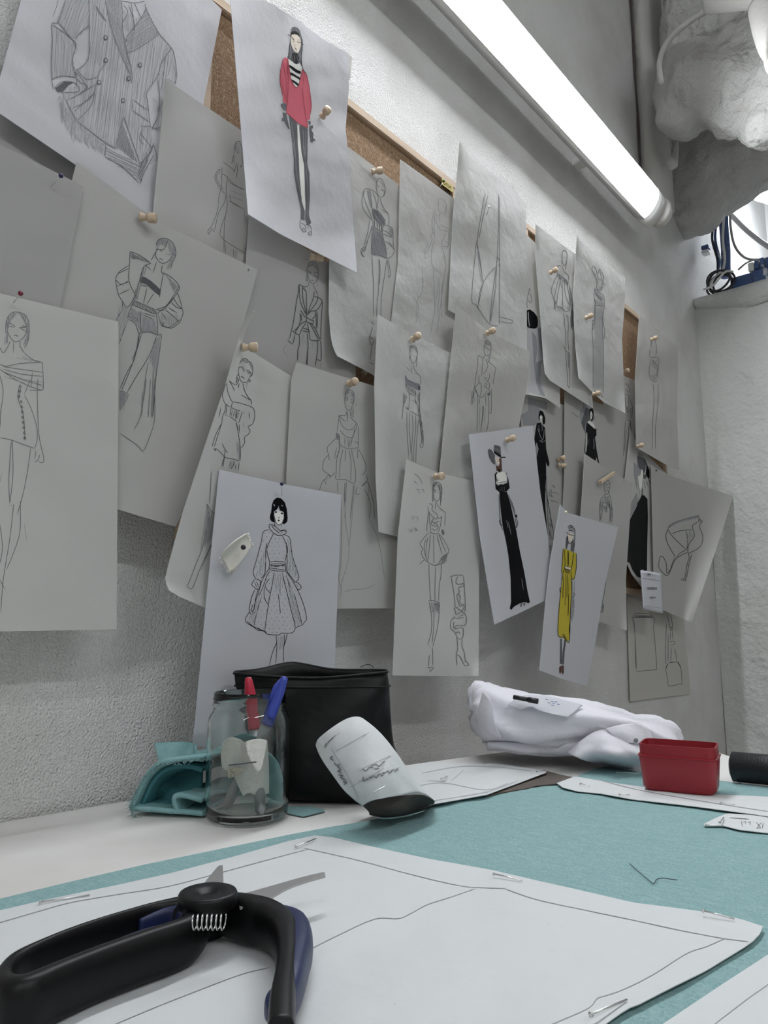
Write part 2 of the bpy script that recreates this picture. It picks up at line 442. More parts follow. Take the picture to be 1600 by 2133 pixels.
st(box('wall_left_core', (-0.2, ROOM_Y0 - .2, 0), (-0.012, YEND + 2.4, ROOM_H), M['plaster']))
st(box('floor', (-0.2, ROOM_Y0 - .2, -0.1), (ROOM_X + .2, YEND + 2.4, 0), M['floor']))
st(box('ceiling', (-0.2, ROOM_Y0 - .2, ROOM_H), (ROOM_X + .2, YEND + 2.4, ROOM_H + .1), M['ceil']))
st(box('wall_right', (ROOM_X, ROOM_Y0 - .2, 0), (ROOM_X + .2, YEND + 2.4, ROOM_H), M['endwall']))
st(box('wall_back', (-0.012, ROOM_Y0 - .2, 0), (ROOM_X, ROOM_Y0, ROOM_H), M['endwall']))
# end wall, as high as the ledge
we = wallgrid('wall_end', (0.0, YEND, 0), (ROOM_X, 0, 0), (0, 0, ledge_z - 0.03), 140, 70, M['endwall'], 0.004, 8, (0, -1, 0))
st(box('wall_end_core', (0, YEND + 0.012, 0), (ROOM_X, YEND + 0.28, ledge_z - 0.03), M['endwall']))
# rounded sill on top of it, with a wavy lower edge
def sill():
    X = np.linspace(0.003, 1.6, 60); rn = np.random.RandomState(4)
    prof = [(-.004, -.064), (-.024, -.058), (-.024, -.02), (-.016, -.003), (0.004, 0.0), (0.26, 0.0), (0.262, -0.03)]
    vs_, fs = [], []
    w = wobble(X, X * 0, rn, .018, (.12, .5)); w2 = wobble(X, X * 0, np.random.RandomState(9), .003, (.05, .3))
    for i, x in enumerate(X):
        for k, (y, z) in enumerate(prof): vs_.append((x, YEND + y + w2[i] * (k < 4), ledge_z + z + (w[i] if k < 2 else 0)))
    n = len(prof)
    for i in range(len(X) - 1):
        for k in range(n - 1): fs.append((i * n + k, (i + 1) * n + k, (i + 1) * n + k + 1, i * n + k + 1))
    return st(obj('trim_1', vs_, fs, M['endwall']))
sill()
# lintel over the opening
st(box('wall_end_lintel', (0, YEND - 0.0, open_top), (ROOM_X, YEND + 0.28, ROOM_H), M['lump']))
st(box('wall_end_pier', (1.62, YEND + .0, ledge_z - .03), (ROOM_X, YEND + 0.28, open_top), M['endwall']))
# room behind
st(box('wall_far', (-0.012, YEND + 1.3, 0), (ROOM_X, YEND + 1.5, ROOM_H), M['ceil']))

# ------------------------------------------------------------------ boxed duct on the left wall
ya, yb = wal(1322, 180, 0).y, wal(1390, 180, .055).y
zt, zb = ROOM_H, wal(1340, 372, .05).z
bm = bmesh.new(); bx(bm, (0.0, ya, zb), (0.055, yb, zt), 0.006)
o = fromnbm('boxed_duct', bm, M['smooth_plaster']); o['kind'] = 'structure'; o.name = 'trim_2'
# dark cracked seam along it
p = [(0.006, ya - .004 + .003 * math.sin(i * 1.7), zt - .02 - i * (zt - zb - .04) / 16) for i in range(17)]
o = tube('trim_3', p, [.0015 + .0022 * abs(math.sin(i * 2.3)) for i in range(17)], mat('dirty_seam', (.10, .075, .08), .9), seg=6); st(o)

# ------------------------------------------------------------------ plastered pipes and beam end under the ceiling
def lumpy(name, shapes, m, voxel=0.012, noise=((0.08, 0.035), (0.03, 0.010)), label=None, cat=None, sub=1):
    bm = bmesh.new()
    for s in shapes:
        if s[0] == 'ball':
            r = bmesh.ops.create_icosphere(bm, subdivisions=3, radius=1.0); c, rad = Vector(s[1]), Vector(s[2])
            for v in r['verts']: v.co = c + Vector((v.co.x * rad.x, v.co.y * rad.y, v.co.z * rad.z))
        else:
            vv, ff = tube_vf(s[1], s[2], 20, s[3] if len(s) > 3 else 1.0)
            b = [bm.verts.new(v) for v in vv]
            for f in ff:
                bm.faces.new([b[i] for i in f])
    bmesh.ops.recalc_face_normals(bm, faces=bm.faces)
    o = fromnbm(name, bm, m)
    md = o.modifiers.new('r', 'REMESH'); md.mode = 'VOXEL'; md.voxel_size = voxel; md.use_smooth_shade = True
    md = o.modifiers.new('s', 'SMOOTH'); md.iterations = 6
    bake(o)
    me = o.data; n = len(me.vertices); co = np.zeros(n * 3); me.vertices.foreach_get('co', co); co = co.reshape(-1, 3)
    no = np.zeros(n * 3); me.vertices.foreach_get('normal', no); no = no.reshape(-1, 3)
    from mathutils import noise as mn
    for i in range(n):
        q = Vector(co[i]); d = 0
        for (L, a) in noise: d += a * mn.noise(q / L)
        co[i] += no[i] * d
    me.vertices.foreach_set('co', co.ravel()); me.update()
    me.polygons.foreach_set('use_smooth', [True] * len(me.polygons))
    if label: tag(o, label, cat)
    return o
def B(px, py, Y): return V(on('Y', Y, [(px, py)])[0])
yb0 = YEND - 0.10
K_ = (YEND - .1) / 2.41
def sc(*r): return [x * K_ for x in r]
lumpy('plastered_beam', [
    ('tube', [B(1290, 452, yb0 - .02), B(1370, 442, yb0), B(1430, 400, yb0), B(1490, 365, yb0), B(1560, 315, yb0), B(1640, 262, yb0), B(1740, 215, yb0), B(1740, 215, yb0) + Vector((.5, 0, .02)), B(1740, 215, yb0) + Vector((1.1, 0, .03))], sc(.04, .080, .125, .145, .140, .13, .12, .12, .12), 1.0),
    ('ball', B(1392, 470, yb0), sc(.06, .06, .055)), ('ball', B(1450, 455, yb0), sc(.10, .08, .055)),
    ('ball', B(1740, 120, yb0 + .06) + Vector((.35, 0, .0)), sc(.35, .10, .16)), ('ball', B(1480, 270, yb0 + .05), sc(.20, .10, .13)),
    ('ball', B(1690, 170, yb0 + .06), sc(.22, .10, .16)),
    ], M['lump'], 0.011, ((0.16, 0.022), (0.05, 0.010), (0.018, 0.005)), 'smooth-bellied lump of white plaster bulging over the opening at the end of the tube light', 'plaster beam')
y2 = YEND - 0.55
lumpy('plastered_pipe', [
    ('ball', B(1470, 175, y2), sc(.135, .11, .135)), ('ball', B(1560, 150, y2), sc(.15, .12, .15)), ('ball', B(1680, 150, y2), sc(.18, .13, .16)),
    ('ball', B(1432, 235, y2), sc(.075, .08, .07)), ('ball', B(1425, 120, y2), sc(.06, .08, .09)), ('ball', B(1490, 70, y2), sc(.11, .09, .09)), ('ball', B(1570, 230, y2), sc(.12, .09, .05)), ('ball', B(1600, 262, y2), sc(.06, .08, .05)),
    ('tube', [B(1420, 110, y2 + .1), B(1440, 20, y2 + .1), B(1480, -80, y2 + .1)], sc(.06, .09, .12)),
    ], M['lump'], 0.010, ((0.14, 0.022), (0.045, 0.012), (0.015, 0.005)), 'rough white plaster mass round pipes hanging under the ceiling at top right', 'plaster')
y3 = YEND - 0.80
t = empty('elbow_pipe', B(1600, 60, y3), label='smooth white-painted elbow pipe with a ring flange at the top right corner', cat='pipe')
ob = tube('pipe_run', [V(x) for x in crom([B(1478, -6, y3), B(1530, -12, y3), B(1590, -20, y3), B(1680, -40, y3), B(1680, -40, y3) + Vector((1.2, 0, .02))], 6)], .038, M['smooth_plaster'], seg=20); under(ob, t)
ob = tube('elbow', [V(x) for x in crom([B(1600, 10, y3 - .02), B(1612, 60, y3 - .03), B(1632, 100, y3 - .03), B(1690, 130, y3 - .03), B(1690, 130, y3 - .03) + Vector((.3, .1, .0)), B(1690, 130, y3 - .03) + Vector((1.2, .1, .02))], 6)], .045, M['smooth_plaster'], seg=20); under(ob, t)
c = B(1606, 100, y3 - .03); ax = (Vector((1, 0, -.3))).normalized()
for k, (h, r) in enumerate([(0, .058), (.022, .064)]):
    ob = lathe('flange', [(r - .012, 0), (r - .002, .001), (r, .006), (r - .002, .012), (r - .012, .013)], c + ax * h, ax, M['smooth_plaster'], seg=32, closed=True); under(ob, t)
# thin arched conduit above the plaster mass
ob = tube('arched_conduit', [V(x) for x in crom([B(1378, 175, y2 - .155), B(1374, 130, y2 - .155), B(1392, 85, y2 - .155), B(1440, 42, y2 - .155), B(1500, 10, y2 - .155), B(1600, -30, y2 - .155)], 6)], .008, M['smooth_plaster'], seg=10)
tag(ob, 'thin painted conduit arching from the boxed duct over the plaster mass', 'conduit')
# bracket and cable joint at the end of the lamp
t = empty('pipe_bracket', wal(1400, 300, .09), label='small paint-clogged pipe bracket hanging beside the boxed duct', cat='bracket')
ob = tube('rod', [wal(1407, 250, .09), wal(1410, 300, .09), wal(1404, 345, .09)], [.008, .007, .012], M['smooth_plaster'], seg=10); under(ob, t)
q = wal(1400, 340, .09); ob = lathe('joint', [(.001, -.018), (.016, -.012), (.021, 0), (.015, .014), (.001, .018)], q, (1, .3, 0), M['smooth_plaster'], seg=16); under(ob, t)

# ------------------------------------------------------------------ tube lamp on the wall
def lamp():
    p1 = on('X', .098, [(1349, 424)])[0]; p1 = V(p1); L0 = Vector((p1.x, p1.y, p1.z)); cx, cz = L0.x, L0.z
    y1, y0 = L0.y, L0.y - 1.55
    t = empty('tube_light', (cx, y1, cz), label='long glowing tube light with a rounded diffuser fixed along the upper wall', cat='lamp')
    a = LTILT; n = Vector((math.cos(a), 0, -math.sin(a))); w = Vector((math.sin(a), 0, math.cos(a)))
    R = .039
    def sweep(name, prof, ya, yb, m):
        vs_, fs = [], []; k = len(prof)
        for y in (ya, yb):
            for (d, h) in prof:
                q = n * d + w * h; vs_.append((cx + q.x, y, cz + q.z))
        for i in range(k): j = (i + 1) % k; fs.append((i, j, k + j, k + i))
        fs.append(tuple(range(k))[::-1]); fs.append(tuple(range(k, 2 * k)))
        o = obj(name, vs_, fs, m); bm = bmesh.new(); bm.from_mesh(o.data); bmesh.ops.recalc_face_normals(bm, faces=bm.faces); bm.to_mesh(o.data); bm.free()
        for p in o.data.polygons: p.use_smooth = len(p.vertices) == 4
        under(o, t); return o
    arc = [(.022 * math.cos(th), math.sin(th) * R) for th in np.linspace(-math.pi / 2, math.pi / 2, 19)]
    sweep('diffuser', arc, y0, y1, M['diffuser'])
    for (ya, yb) in ((y1, y1 + .055), (y0 - .055, y0)):
        s = 1.18; sweep('end_cap', [(d * s, h * s) for d, h in arc] + [(-.022, R * 1.06), (-.022, -R * 1.06)], ya, yb, M['white_plastic'])
    sweep('housing', [(-.022, -R * 1.08), (-.022, R * 1.08), (.014, R * 1.07), (.014, R * 1.02), (-.002, R * 1.02), (-.002, -R * 1.02), (.014, -R * 1.02), (.014, -R * 1.07)], y0, y1, M['white_plastic'])
    for y in (y0 + .25, y1 - .25):
        o = box('wall_bracket', (0.002, y - .015, cz + .022), (cx - .012, y + .015, cz + .040), M['white_plastic']); under(o, t)
    for q_, rr_ in ((.068, .040), (.092, .034)):
        o = lathe('cap_knob', [(.0001, -.012), (rr_ * .8, -.010), (rr_, 0), (rr_ * .8, .010), (.0001, .012)], (cx + .004, y1 + q_, cz + .004), (.1, 1, .1), M['smooth_plaster'], seg=20); under(o, t)
    # flex leaving the cap
    o = tube('flex', [V(x) for x in crom([(cx, y1 + .03, cz), (cx, y1 + .06, cz + .01), (cx - .01, y1 + .10, cz + .04), (.03, y1 + .16, cz + .10)], 6)], .011, M['smooth_plaster'], seg=10); under(o, t)
LTILT = math.radians(34)
lamp()
# ceiling tubes of this room, behind and above the camera
for i, (x, y, lb) in enumerate([(2.1, .3, 'ceiling tube light over the middle of the room above the camera'), (1.6, -1.4, 'ceiling tube light near the back wall of the room')]):
    LZ = 2.8; t = empty('ceiling_light', (x, y, LZ), label=lb, cat='lamp')
    for dy in (-.5, .5): o = tube('suspension_rod', [(x, y + dy, LZ), (x, y + dy, ROOM_H - .001)], .005, M['white_plastic'], seg=8); under(o, t)
    o = box('housing', (x - .05, y - .65, LZ - .045), (x + .05, y + .65, LZ), M['white_plastic']); under(o, t)
    o = tube('diffuser', [(x, y - .6, LZ - .07), (x, y + .6, LZ - .07)], .024, M['diffuser2'], seg=14); under(o, t)

# ------------------------------------------------------------------ what is seen through the opening
def N_(px, py, Y): return B(px, py, Y)
yf = YEND + 1.3
t = empty('tube_light', (0.9, YEND + .9, ROOM_H - .1), label='bright tube light glimpsed through the opening under the plaster lump', cat='lamp')
pA, pB = N_(1560, 398, YEND + .75), N_(1700, 440, YEND + .75)
o = tube('diffuser', [pA, pB], .028, M['diffuser3'], seg=14); under(o, t)
o = tube('housing', [pA + Vector((-.01, .03, .03)), pB + Vector((0, .03, .03))], .02, M['white_plastic'], seg=8); under(o, t)
blue = mat('chipped_blue_paint', (.055, .10, .24), .45, mix=[(38, (.55, .58, .62), .60, .66, 5, (1, 1, .5))], bump=[('noise', 60, .4, .004)])
grey = mat('grey_cable', (.36, .35, .34), .5); blk = mat('black_cable', (.02, .02, .025), .4); whc = mat('white_cable', (.72, .72, .70), .4)
yl = YEND + .055
t = empty('blue_pipe', N_(1505, 560, yl), label='vertical pipe with chipped blue paint rising from the ledge', cat='pipe')
o = tube('pipe_run', [N_(1512, 578, yl), N_(1512, 520, yl), N_(1508, 470, yl), N_(1506, 380, yl)], .016, blue, seg=14); under(o, t)
for (x, y) in ((1508, 541), (1507, 537)):
    o = lathe('cable_tie', [(.0165, -.0012), (.0175, 0), (.0165, .0012)], N_(x, y, yl), (0.1, 0, 1), whc, seg=20, closed=True); under(o, t)
for k, (dx, c, lb, top) in enumerate([(-12, blk, 'dark cable running straight up, left of the blue pipe', 460), (-6, blue, 'blue-painted cable clinging to the left of the blue pipe', 458), (10, whc, 'white cable clinging to the right of the blue pipe', 440)]):
    o = tube('cable', [V(x) for x in crom([N_(1500 + dx * .4, 572, yl - .03), N_(1503 + dx * .7, 540, yl - .03), N_(1496 + dx, 500, yl - .03), N_(1498 + dx, top, yl - .03), N_(1500 + dx, top - 90, yl - .03)], 5)], .0045, c, seg=8); tag(o, lb, 'cable')
# coil
cc = N_(1500, 590, yl - .05); vs_ = []
t = empty('coiled_cable', cc, label='tangle of black cable coiled on the ledge under the blue pipe', cat='cable')
for k in range(5):
    a0 = k * .8; pts = []
    for i in range(24):
        a = 2 * math.pi * i / 24; r = .038 + .007 * math.sin(k * 2.1)
        pts.append(cc + Vector((math.cos(a) * r + .008 * math.sin(k), (k - 2) * .009 + .006 * math.sin(a * 2 + a0), math.sin(a) * r * .95 + .004 * math.cos(k * 1.9))))
    o = tube('loop', pts, .0038, whc if k == 3 else blk, seg=8, closed=True); under(o, t)
o = tube('loose_cable', [V(x) for x in crom([N_(1466, 603, yl - .07), N_(1485, 595, yl - .07), N_(1498, 580, yl - .07), N_(1512, 566, yl - .07), N_(1528, 566, yl - .06)], 6)], .004, whc, seg=8); tag(o, 'white cable end looping over the coil on the ledge', 'cable')
o = tube('loose_cable', [V(x) for x in crom([N_(1521, 420, yl), N_(1522, 470, yl), N_(1530, 510, yl), N_(1548, 534, yl), (N_(1572, 541, yl)), N_(1620, 538, yl), N_(1700, 540, yl)], 6)], .0045, grey, seg=8); tag(o, 'grey cable hanging in a long curve right of the blue pipe', 'cable')
o = tube('loose_cable', [V(x) for x in crom([N_(1538, 562, yl - .01), N_(1555, 548, yl - .02), N_(1575, 541, yl - .02), N_(1600, 545, yl - .02)], 6)], .0035, grey, seg=8); tag(o, 'short grey cable rising from the blue trunking to the right', 'cable')
o = tube('loose_cable', [V(x) for x in crom([N_(1500, 425, yl + .3), N_(1527, 452, yl + .3), N_(1560, 484, yl + .3), N_(1610, 520, yl + .3), N_(1680, 560, yl + .3)], 6)], .010, grey, seg=8); tag(o, 'thick grey conduit slanting down behind the opening', 'conduit')
# blue trunking on the ledge
t = empty('blue_trunking', N_(1560, 588, yl - .04), label='blue-painted trunking box lying along the ledge', cat='trunking')
pa, pb = N_(1519, 583, yl - .05), N_(1568, 571, yl - .05)
def bar(name, px0, px1, ytop, ybot, Y, dpt, m):
    a, b = N_(px0, ytop, Y), N_(px1, ytop, Y); h = (N_(px0, ytop, Y).z - N_(px0, ybot, Y).z)
    z1 = a.z; o = box(name, (a.x, Y, z1 - h), (b.x, Y + dpt, z1), m, bev=.002); under(o, t); return o
zl = ledge_z + .001
for (x0, x1, h) in ((1520, 1566, .046), (1567, 1640, .050)):
    a, b = N_(x0, 580, yl - .05).x, N_(x1, 580, yl - .05).x
    o = box('trunking_box', (a, yl - .045, zl), (b - .002, yl, zl + h), blue, bev=.002); under(o, t)
a = N_(1563, 580, yl - .03).x
o = box('clamp', (a, yl - .05, zl + .050), (a + .018, yl - .01, zl + .080), whc, bev=.002); under(o, t)
for k in range(4):
    o = box('connector', (a + .020 + k * .017, yl - .05, zl + .051), (a + .034 + k * .017, yl - .01, zl + .082 + .004 * (k % 2)), blue, bev=.002); under(o, t)
t = empty('wall_clip', V((0.012, YEND + .12, N_(1476, 515, YEND + .12).z)), label='small blue clip on the side of the opening', cat='clip')
for dz, c in ((0, blue), (-.018, whc)):
    q = N_(1474, 515, YEND + .12); o = box('clip_block', (0.002, YEND + .11, q.z + dz - .006), (.028, YEND + .14, q.z + dz + .008), c, bev=.002); under(o, t)

# ------------------------------------------------------------------ cork boards
def board(name, pl, pr, ptop, zbot, label, fr=.016):
    """pl/pr: photo x of the left/right edge at some y; ptop: point on the top edge"""
    y0, y1 = wal(pl[0], pl[1], .015).y, wal(pr[0], pr[1], .015).y; z1 = wal(ptop[0], ptop[1], .015).z; z0 = T + CAMH + zbot
    t = empty(name, (0.01, (y0 + y1) / 2, z0), label=label, cat='cork board', group='wood-framed cork boards')
    o = box('cork_panel', (.004, y0 + fr * .6, z0 + fr * .6), (.013, y1 - fr * .6, z1 - fr * .6), M['cork']); under(o, t)
    for (a, b) in (((y0, z1 - fr), (y1, z1)), ((y0, z0), (y1, z0 + fr)), ((y0, z0 + fr), (y0 + fr, z1 - fr)), ((y1 - fr, z0 + fr), (y1, z1 - fr))):
        o = box('frame_rail', (.003, a[0], a[1]), (.021, b[0], b[1]), M['wood'], bev=.0015); under(o, t)
    return t, y0, y1, z0, z1
board('cork_board', (405, 400), (948, 410), (724, 209), .085, 'wood-framed cork board nearer the camera, its brown cork bare beside the red-jumper drawing')
board('cork_board', (1088, 470), (1386, 975), (1318, 649), .088, 'wood-framed cork board further along the wall towards the corner')
lab = empty('frame_label', wal(932, 385, .0215), label='small yellow label with black lettering stuck on the board frame', cat='label')
yel = mat('yellow_label', (.55, .46, .10), .5)
cpt = wal(932, 386, .0212)
o = box('sticker', (.0212, cpt.y - .018, cpt.z - .007), (.0216, cpt.y + .018, cpt.z + .007), yel); under(o, lab)
bmk = bmesh.new()
for k in range(6):
    y = cpt.y - .013 + k * .0045
    bx(bmk, (.0216, y, cpt.z - .004), (.0218, y + .0012, cpt.z + .004)); bx(bmk, (.0216, y, cpt.z - .004 + .003 * (k % 3)), (.0218, y + .0032, cpt.z - .0028 + .003 * (k % 3)))
o = fromnbm('lettering', bmk, M['ink'], smooth=False); under(o, lab)

# ------------------------------------------------------------------ table
TH = .035
def tabletop():
    px = [(-420, 1775), (0, 1700), (250, 1671), (560, 1632), (890, 1588), (1150, 1553), (1380, 1532), (1600, 1600), (1900, 1700)]
    P = [tab(*p) for p in px]
    P += [V((1.75, -.25, T)), V((1.2, -.55, T)), V((.2, -.55, T)), V((.02, -.35, T))]
    P = [Vector((max(p.x, .004), p.y, T)) for p in P]
    bm = bmesh.new(); f = bm.faces.new([bm.verts.new((p.x, p.y, T)) for p in P]); 
    r = bmesh.ops.extrude_face_region(bm, geom=[f]); 
    for v in r['geom']:
        if isinstance(v, bmesh.types.BMVert): v.co.z = T - TH
    bmesh.ops.recalc_face_normals(bm, faces=bm.faces)
    t = empty('work_table', (.7, .2, 0), label='large work table covered with white pattern paper under the pinned drawings', cat='table')
    o = fromnbm('tabletop', bm, mat('paper_covered_top', (.70, .69, .67), .75, bump=[('noise', 6, .35, .012, 4), ('noise', 160, .12, .0008)], mix=[(7, (.64, .62, .59), .5, .7, 3, (1, 1, 1))]), smooth=False); under(o, t)
    for (x, y) in ((.08, -.3), (1.1, -.4), (.12, .75), (1.15, .6)):
        q = Vector((x, y, 0)); o = box('leg', (x - .03, y - .03, 0), (x + .03, y + .03, T - TH), M['wood']); under(o, t)
tabletop()

# ------------------------------------------------------------------ drawings pinned to the wall
SH = {}
def sheet(key, name, top, right, bottom, left, base, m, label, cat='drawing', group=None, **k):
    s = Sheet(name, 'X', top, right, bottom, left, base, M[m] if isinstance(m, str) else m, seed=len(SH) + 11, label=label, cat=cat, group=group, **k); SH[key] = s; return s
def roll(side, width, h, pw=2.0):
    """edge that lifts away from the wall"""
    def f(u, v):
        d = {'l': u, 'r': 1 - u, 't': v, 'b': 1 - v}[side]
        return h * np.clip(1 - d / width, 0, 1) ** pw
    return f
def corner(cu, cv, rad, h):
    def f(u, v):
        d = np.hypot(u - cu, v - cv); return h * np.clip(1 - d / rad, 0, 1) ** 2
    return f
def both(*fs): return lambda u, v: sum(f(u, v) for f in fs)
G = 'drawings pinned to the wall'
sheet('s0', 'pinned_drawing', [(-150, 40), (250, 290)], [(200, 450)], [(-220, 640), (108, 640)], [], .014, 'vellum_dark', 'blank grey sheet against the wall below the pinstriped jacket sheet at far left', group=G, amp=.0006)
sheet('s24', 'pinned_drawing', [(1306, 1240), (1425, 1290)], [], [(1313, 1461), (1439, 1445)], [], .006, 'bag_paper', 'thin drawing of a long panel and a strapped bag, lowest at the corner', group=G, amp=.0006)
sheet('s1', 'pinned_drawing', [(134, -308), (462, 20)], [(424, 216)], [(-17, 225), (150, 338), (375, 490)], [(44, 0), (0, 162)], 0.028, 'bondwr', 'large pencil drawing of a pinstriped double-breasted jacket at top left', group=G, lift=both(roll('b', .3, .006)), amp=.0018)
sheet('s2', 'pinned_drawing', [(345, 165), (530, 290)], [(518, 451), (512, 549)], [(300, 560), (497, 760)], [(318, 450)], 0.042, 'vellum', 'faint pencil drawing of an off-shoulder woman half hidden left of the red jumper drawing', group=G, lift=corner(0, 0, .35, .012), amp=.0012)
sheet('s9', 'pinned_drawing', [(697, 285), (724, 305), (832, 386)], [], [(703, 742), (756, 769), (835, 815)], [(686, 545), (685, 650), (689, 700), (694, 725)], 0.052, 'tracing', 'crumpled pencil drawing of a striped one-shoulder mini dress', group=G, lift=both(corner(0, 1, .3, .012)), amp=.0022)
sheet('s12', 'pinned_drawing', [(834, 332), (885, 368), (960, 424)], [], [(812, 700), (945, 775)], [(830, 540)], 0.058, 'tracing', 'faint pencil drawing of a slim one-shoulder top beside the yellow frame label', group=G, amp=.0022, tilt=(-.004, 0))
sheet('s5', 'pinned_drawing', [(519, 445), (685, 547), (748, 583)], [(741, 763)], [(495, 800), (740, 900)], [(512, 549), (500, 680)], 0.048, 'vellum_dark', 'pencil drawing of a woman in a knotted blazer hanging under the red jumper drawing', group=G, amp=.0010, tilt=(-.008, 0))
sheet('s3', 'pinned_drawing', [(160, 337), (300, 440), (325, 460), (537, 562)], [(500, 700), (437, 920), (385, 1058)], [(-10, 985), (366, 1097)], [], 0.056, 'vellum', 'pencil drawing of a woman with a huge collar, corset shorts and puffed sleeves', group=G, amp=.0010, lift=both(roll('b', .35, .004)))
sheet('s6', 'pinned_drawing', [(-200, 200), (0, 300), (174, 388)], [], [(-240, 560), (122, 655)], [], 0.061, 'vellum_dark', 'blank back of a sheet held by the violet-headed pin at the left', group=G, amp=.0008)
sheet('s4', 'pinned_drawing', [(-160, 573), (0, 611), (246, 670)], [(247, 700)], [(-160, 1318), (243, 1311)], [], 0.067, 'vellum_light', 'pencil drawing of a woman in a draped button-sided bodice at the left edge', group=G, amp=.0010)
sheet('s33', 'paper_sheet', [(690, 90), (712, 104), (734, 119)], [], [(700, 168), (729, 166)], [], .060, 'vellum', 'narrow strip of grey paper peeping out behind the red jumper drawing', 'paper', n=(8, 8))
sheet('s8', 'pinned_drawing', [(476, -50), (552, 0), (609, 34), (687, 91), (724, 110)], [(727, 185), (720, 268), (724, 304)], [(517, 446), (585, 488), (744, 568)], [(480, 0)], 0.070, 'bondwr', 'colour drawing of a woman in a red jumper and grey tights', group=G, amp=.0022, lift=both(roll('l', .4, .018), corner(0, 1, .25, .012), corner(1, 1, .25, .006), roll('b', .2, .006)))
sheet('s17', 'pinned_drawing', [(1062, 455), (1150, 540)], [(1166, 700)], [(1090, 820), (1136, 829), (1167, 850)], [], .050, 'vellum_light', 'grey tonal print of a tall flared column with a black rounded top', group=G, amp=.0010, lift=roll('b', .1, .008))
sheet('s14', 'pinned_drawing', [(958, 293), (985, 330), (1012, 350), (1060, 385), (1096, 424)], [], [(934, 645), (1098, 750)], [(944, 450)], 0.064, 'tracing', 'tall crumpled pencil drawing of flared trouser panels held by a white pin', group=G, amp=.0026, lift=corner(0, 0, .25, .02))
sheet('s10', 'pinned_drawing', [(497, 708), (520, 730), (605, 782), (650, 806)], [(640, 1000)], [(352, 1229), (372, 1242), (430, 1267), (590, 1320)], [(470, 800), (430, 920), (380, 1070), (350, 1180), (344, 1208)], 0.064, 'vellum_light', 'pencil drawing of an off-shoulder puff-sleeved woman whose left side curls forward', group=G, n=(48, 44), amp=.0012, lift=both(roll('l', .38, .045, 1.6), roll('b', .3, .008)))
sheet('s11', 'pinned_drawing', [(618, 755), (700, 780), (780, 804), (838, 822)], [], [(588, 1268), (835, 1267)], [(607, 789), (597, 988)], 0.071, 'vellum', 'faint pencil drawing of a slender woman in a corset gown with balloon sleeves', group=G, amp=.0010)
sheet('s13', 'pinned_drawing', [(787, 655), (866, 700), (942, 737)], [(924, 898), (912, 990)], [(789, 1108), (830, 1118), (900, 1140)], [(780, 800), (783, 1000)], 0.078, 'tracing', 'wavy-edged pencil drawing of a bandeau dress with a pleated skirt', group=G, amp=.0022, lift=both(roll('l', .3, .018)))
sheet('s18', 'pinned_drawing', [(1116, 466), (1165, 505), (1212, 538)], [(1222, 700)], [(1136, 779), (1145, 792), (1200, 828), (1236, 851)], [(1115, 530), (1125, 650), (1133, 755)], .062, 'tracing', 'crumpled pencil drawing of a woman in a pleated balloon cape', group=G, amp=.0024, lift=both(corner(0, 1, .3, .018), corner(0, 0, .2, .012)))
sheet('s28', 'pinned_drawing', [(1176, 815), (1262, 845)], [(1261, 963)], [(1168, 1140), (1255, 1180)], [(1175, 1000)], .042, 'vellum', 'grey and black ink drawing of a woman in an off-shoulder black gown', group=G, amp=.0010)
sheet('s27', 'pinned_drawing', [(1085, 808), (1178, 845)], [(1174, 1000)], [(1100, 1130), (1148, 1188), (1165, 1200)], [(1088, 1000)], .036, 'vellum', 'black ink drawing of a woman in a high-necked black gown with handwritten notes', group=G, amp=.0010)
sheet('s21', 'pinned_drawing', [(1255, 755), (1300, 783), (1327, 794)], [(1322, 900)], [(1250, 1080), (1316, 1120)], [(1258, 900)], .034, 'vellum', 'narrow pencil drawing partly hidden between the cape drawings and the corner', group=G, amp=.0008)
sheet('s22', 'pinned_drawing', [(1313, 896), (1329, 928), (1388, 986)], [(1385, 1100)], [(1305, 1172), (1316, 1196), (1342, 1230), (1380, 1262)], [(1301, 1001)], .040, 'vellum_light', 'ink drawing of a figure with grey hair in a long black column skirt', group=G, amp=.0010, lift=corner(0, 1, .25, .012))
sheet('s19', 'pinned_drawing', [(1202, 490), (1211, 504), (1249, 538), (1286, 566), (1303, 578)], [(1301, 640), (1296, 705), (1299, 780)], [(1206, 788), (1232, 815), (1258, 838), (1303, 861)], [(1198, 551), (1194, 619), (1199, 724)], .070, 'tracing', 'crumpled pencil drawing of a woman in a pointed hat and long pleated gown', group=G, amp=.0026, lift=both(corner(0, 1, .3, .016), corner(0, 0, .2, .010), corner(1, 1, .2, .008)))
sheet('s20', 'pinned_drawing', [(1332, 656), (1379, 697), (1413, 724)], [(1410, 860), (1413, 930)], [(1325, 932), (1386, 967), (1416, 980)], [(1323, 788)], .060, 'tracing2', 'limp mottled drawing of a small torso nearest the room corner', group=G, amp=.0026)
sheet('s23', 'pinned_drawing', [(1356, 968), (1382, 986), (1528, 1033)], [(1490, 1150)], [(1380, 1270), (1441, 1297)], [(1362, 1200)], .048, 'vellum', 'pencil drawing of a strappy high-heeled sandal by the corner', group=G, amp=.0010, lift=both(roll('r', .35, .03)))
sheet('s26', 'pinned_drawing', [(1218, 945), (1263, 975), (1317, 1007)], [(1315, 1040), (1304, 1209)], [(1195, 1277), (1245, 1294), (1306, 1313)], [(1212, 1040)], .060, 'vellum', 'pencil drawing of a tattooed hooded figure clipped with a tiny clothes peg', group=G, amp=.0014, lift=corner(1, 1, .2, .01))
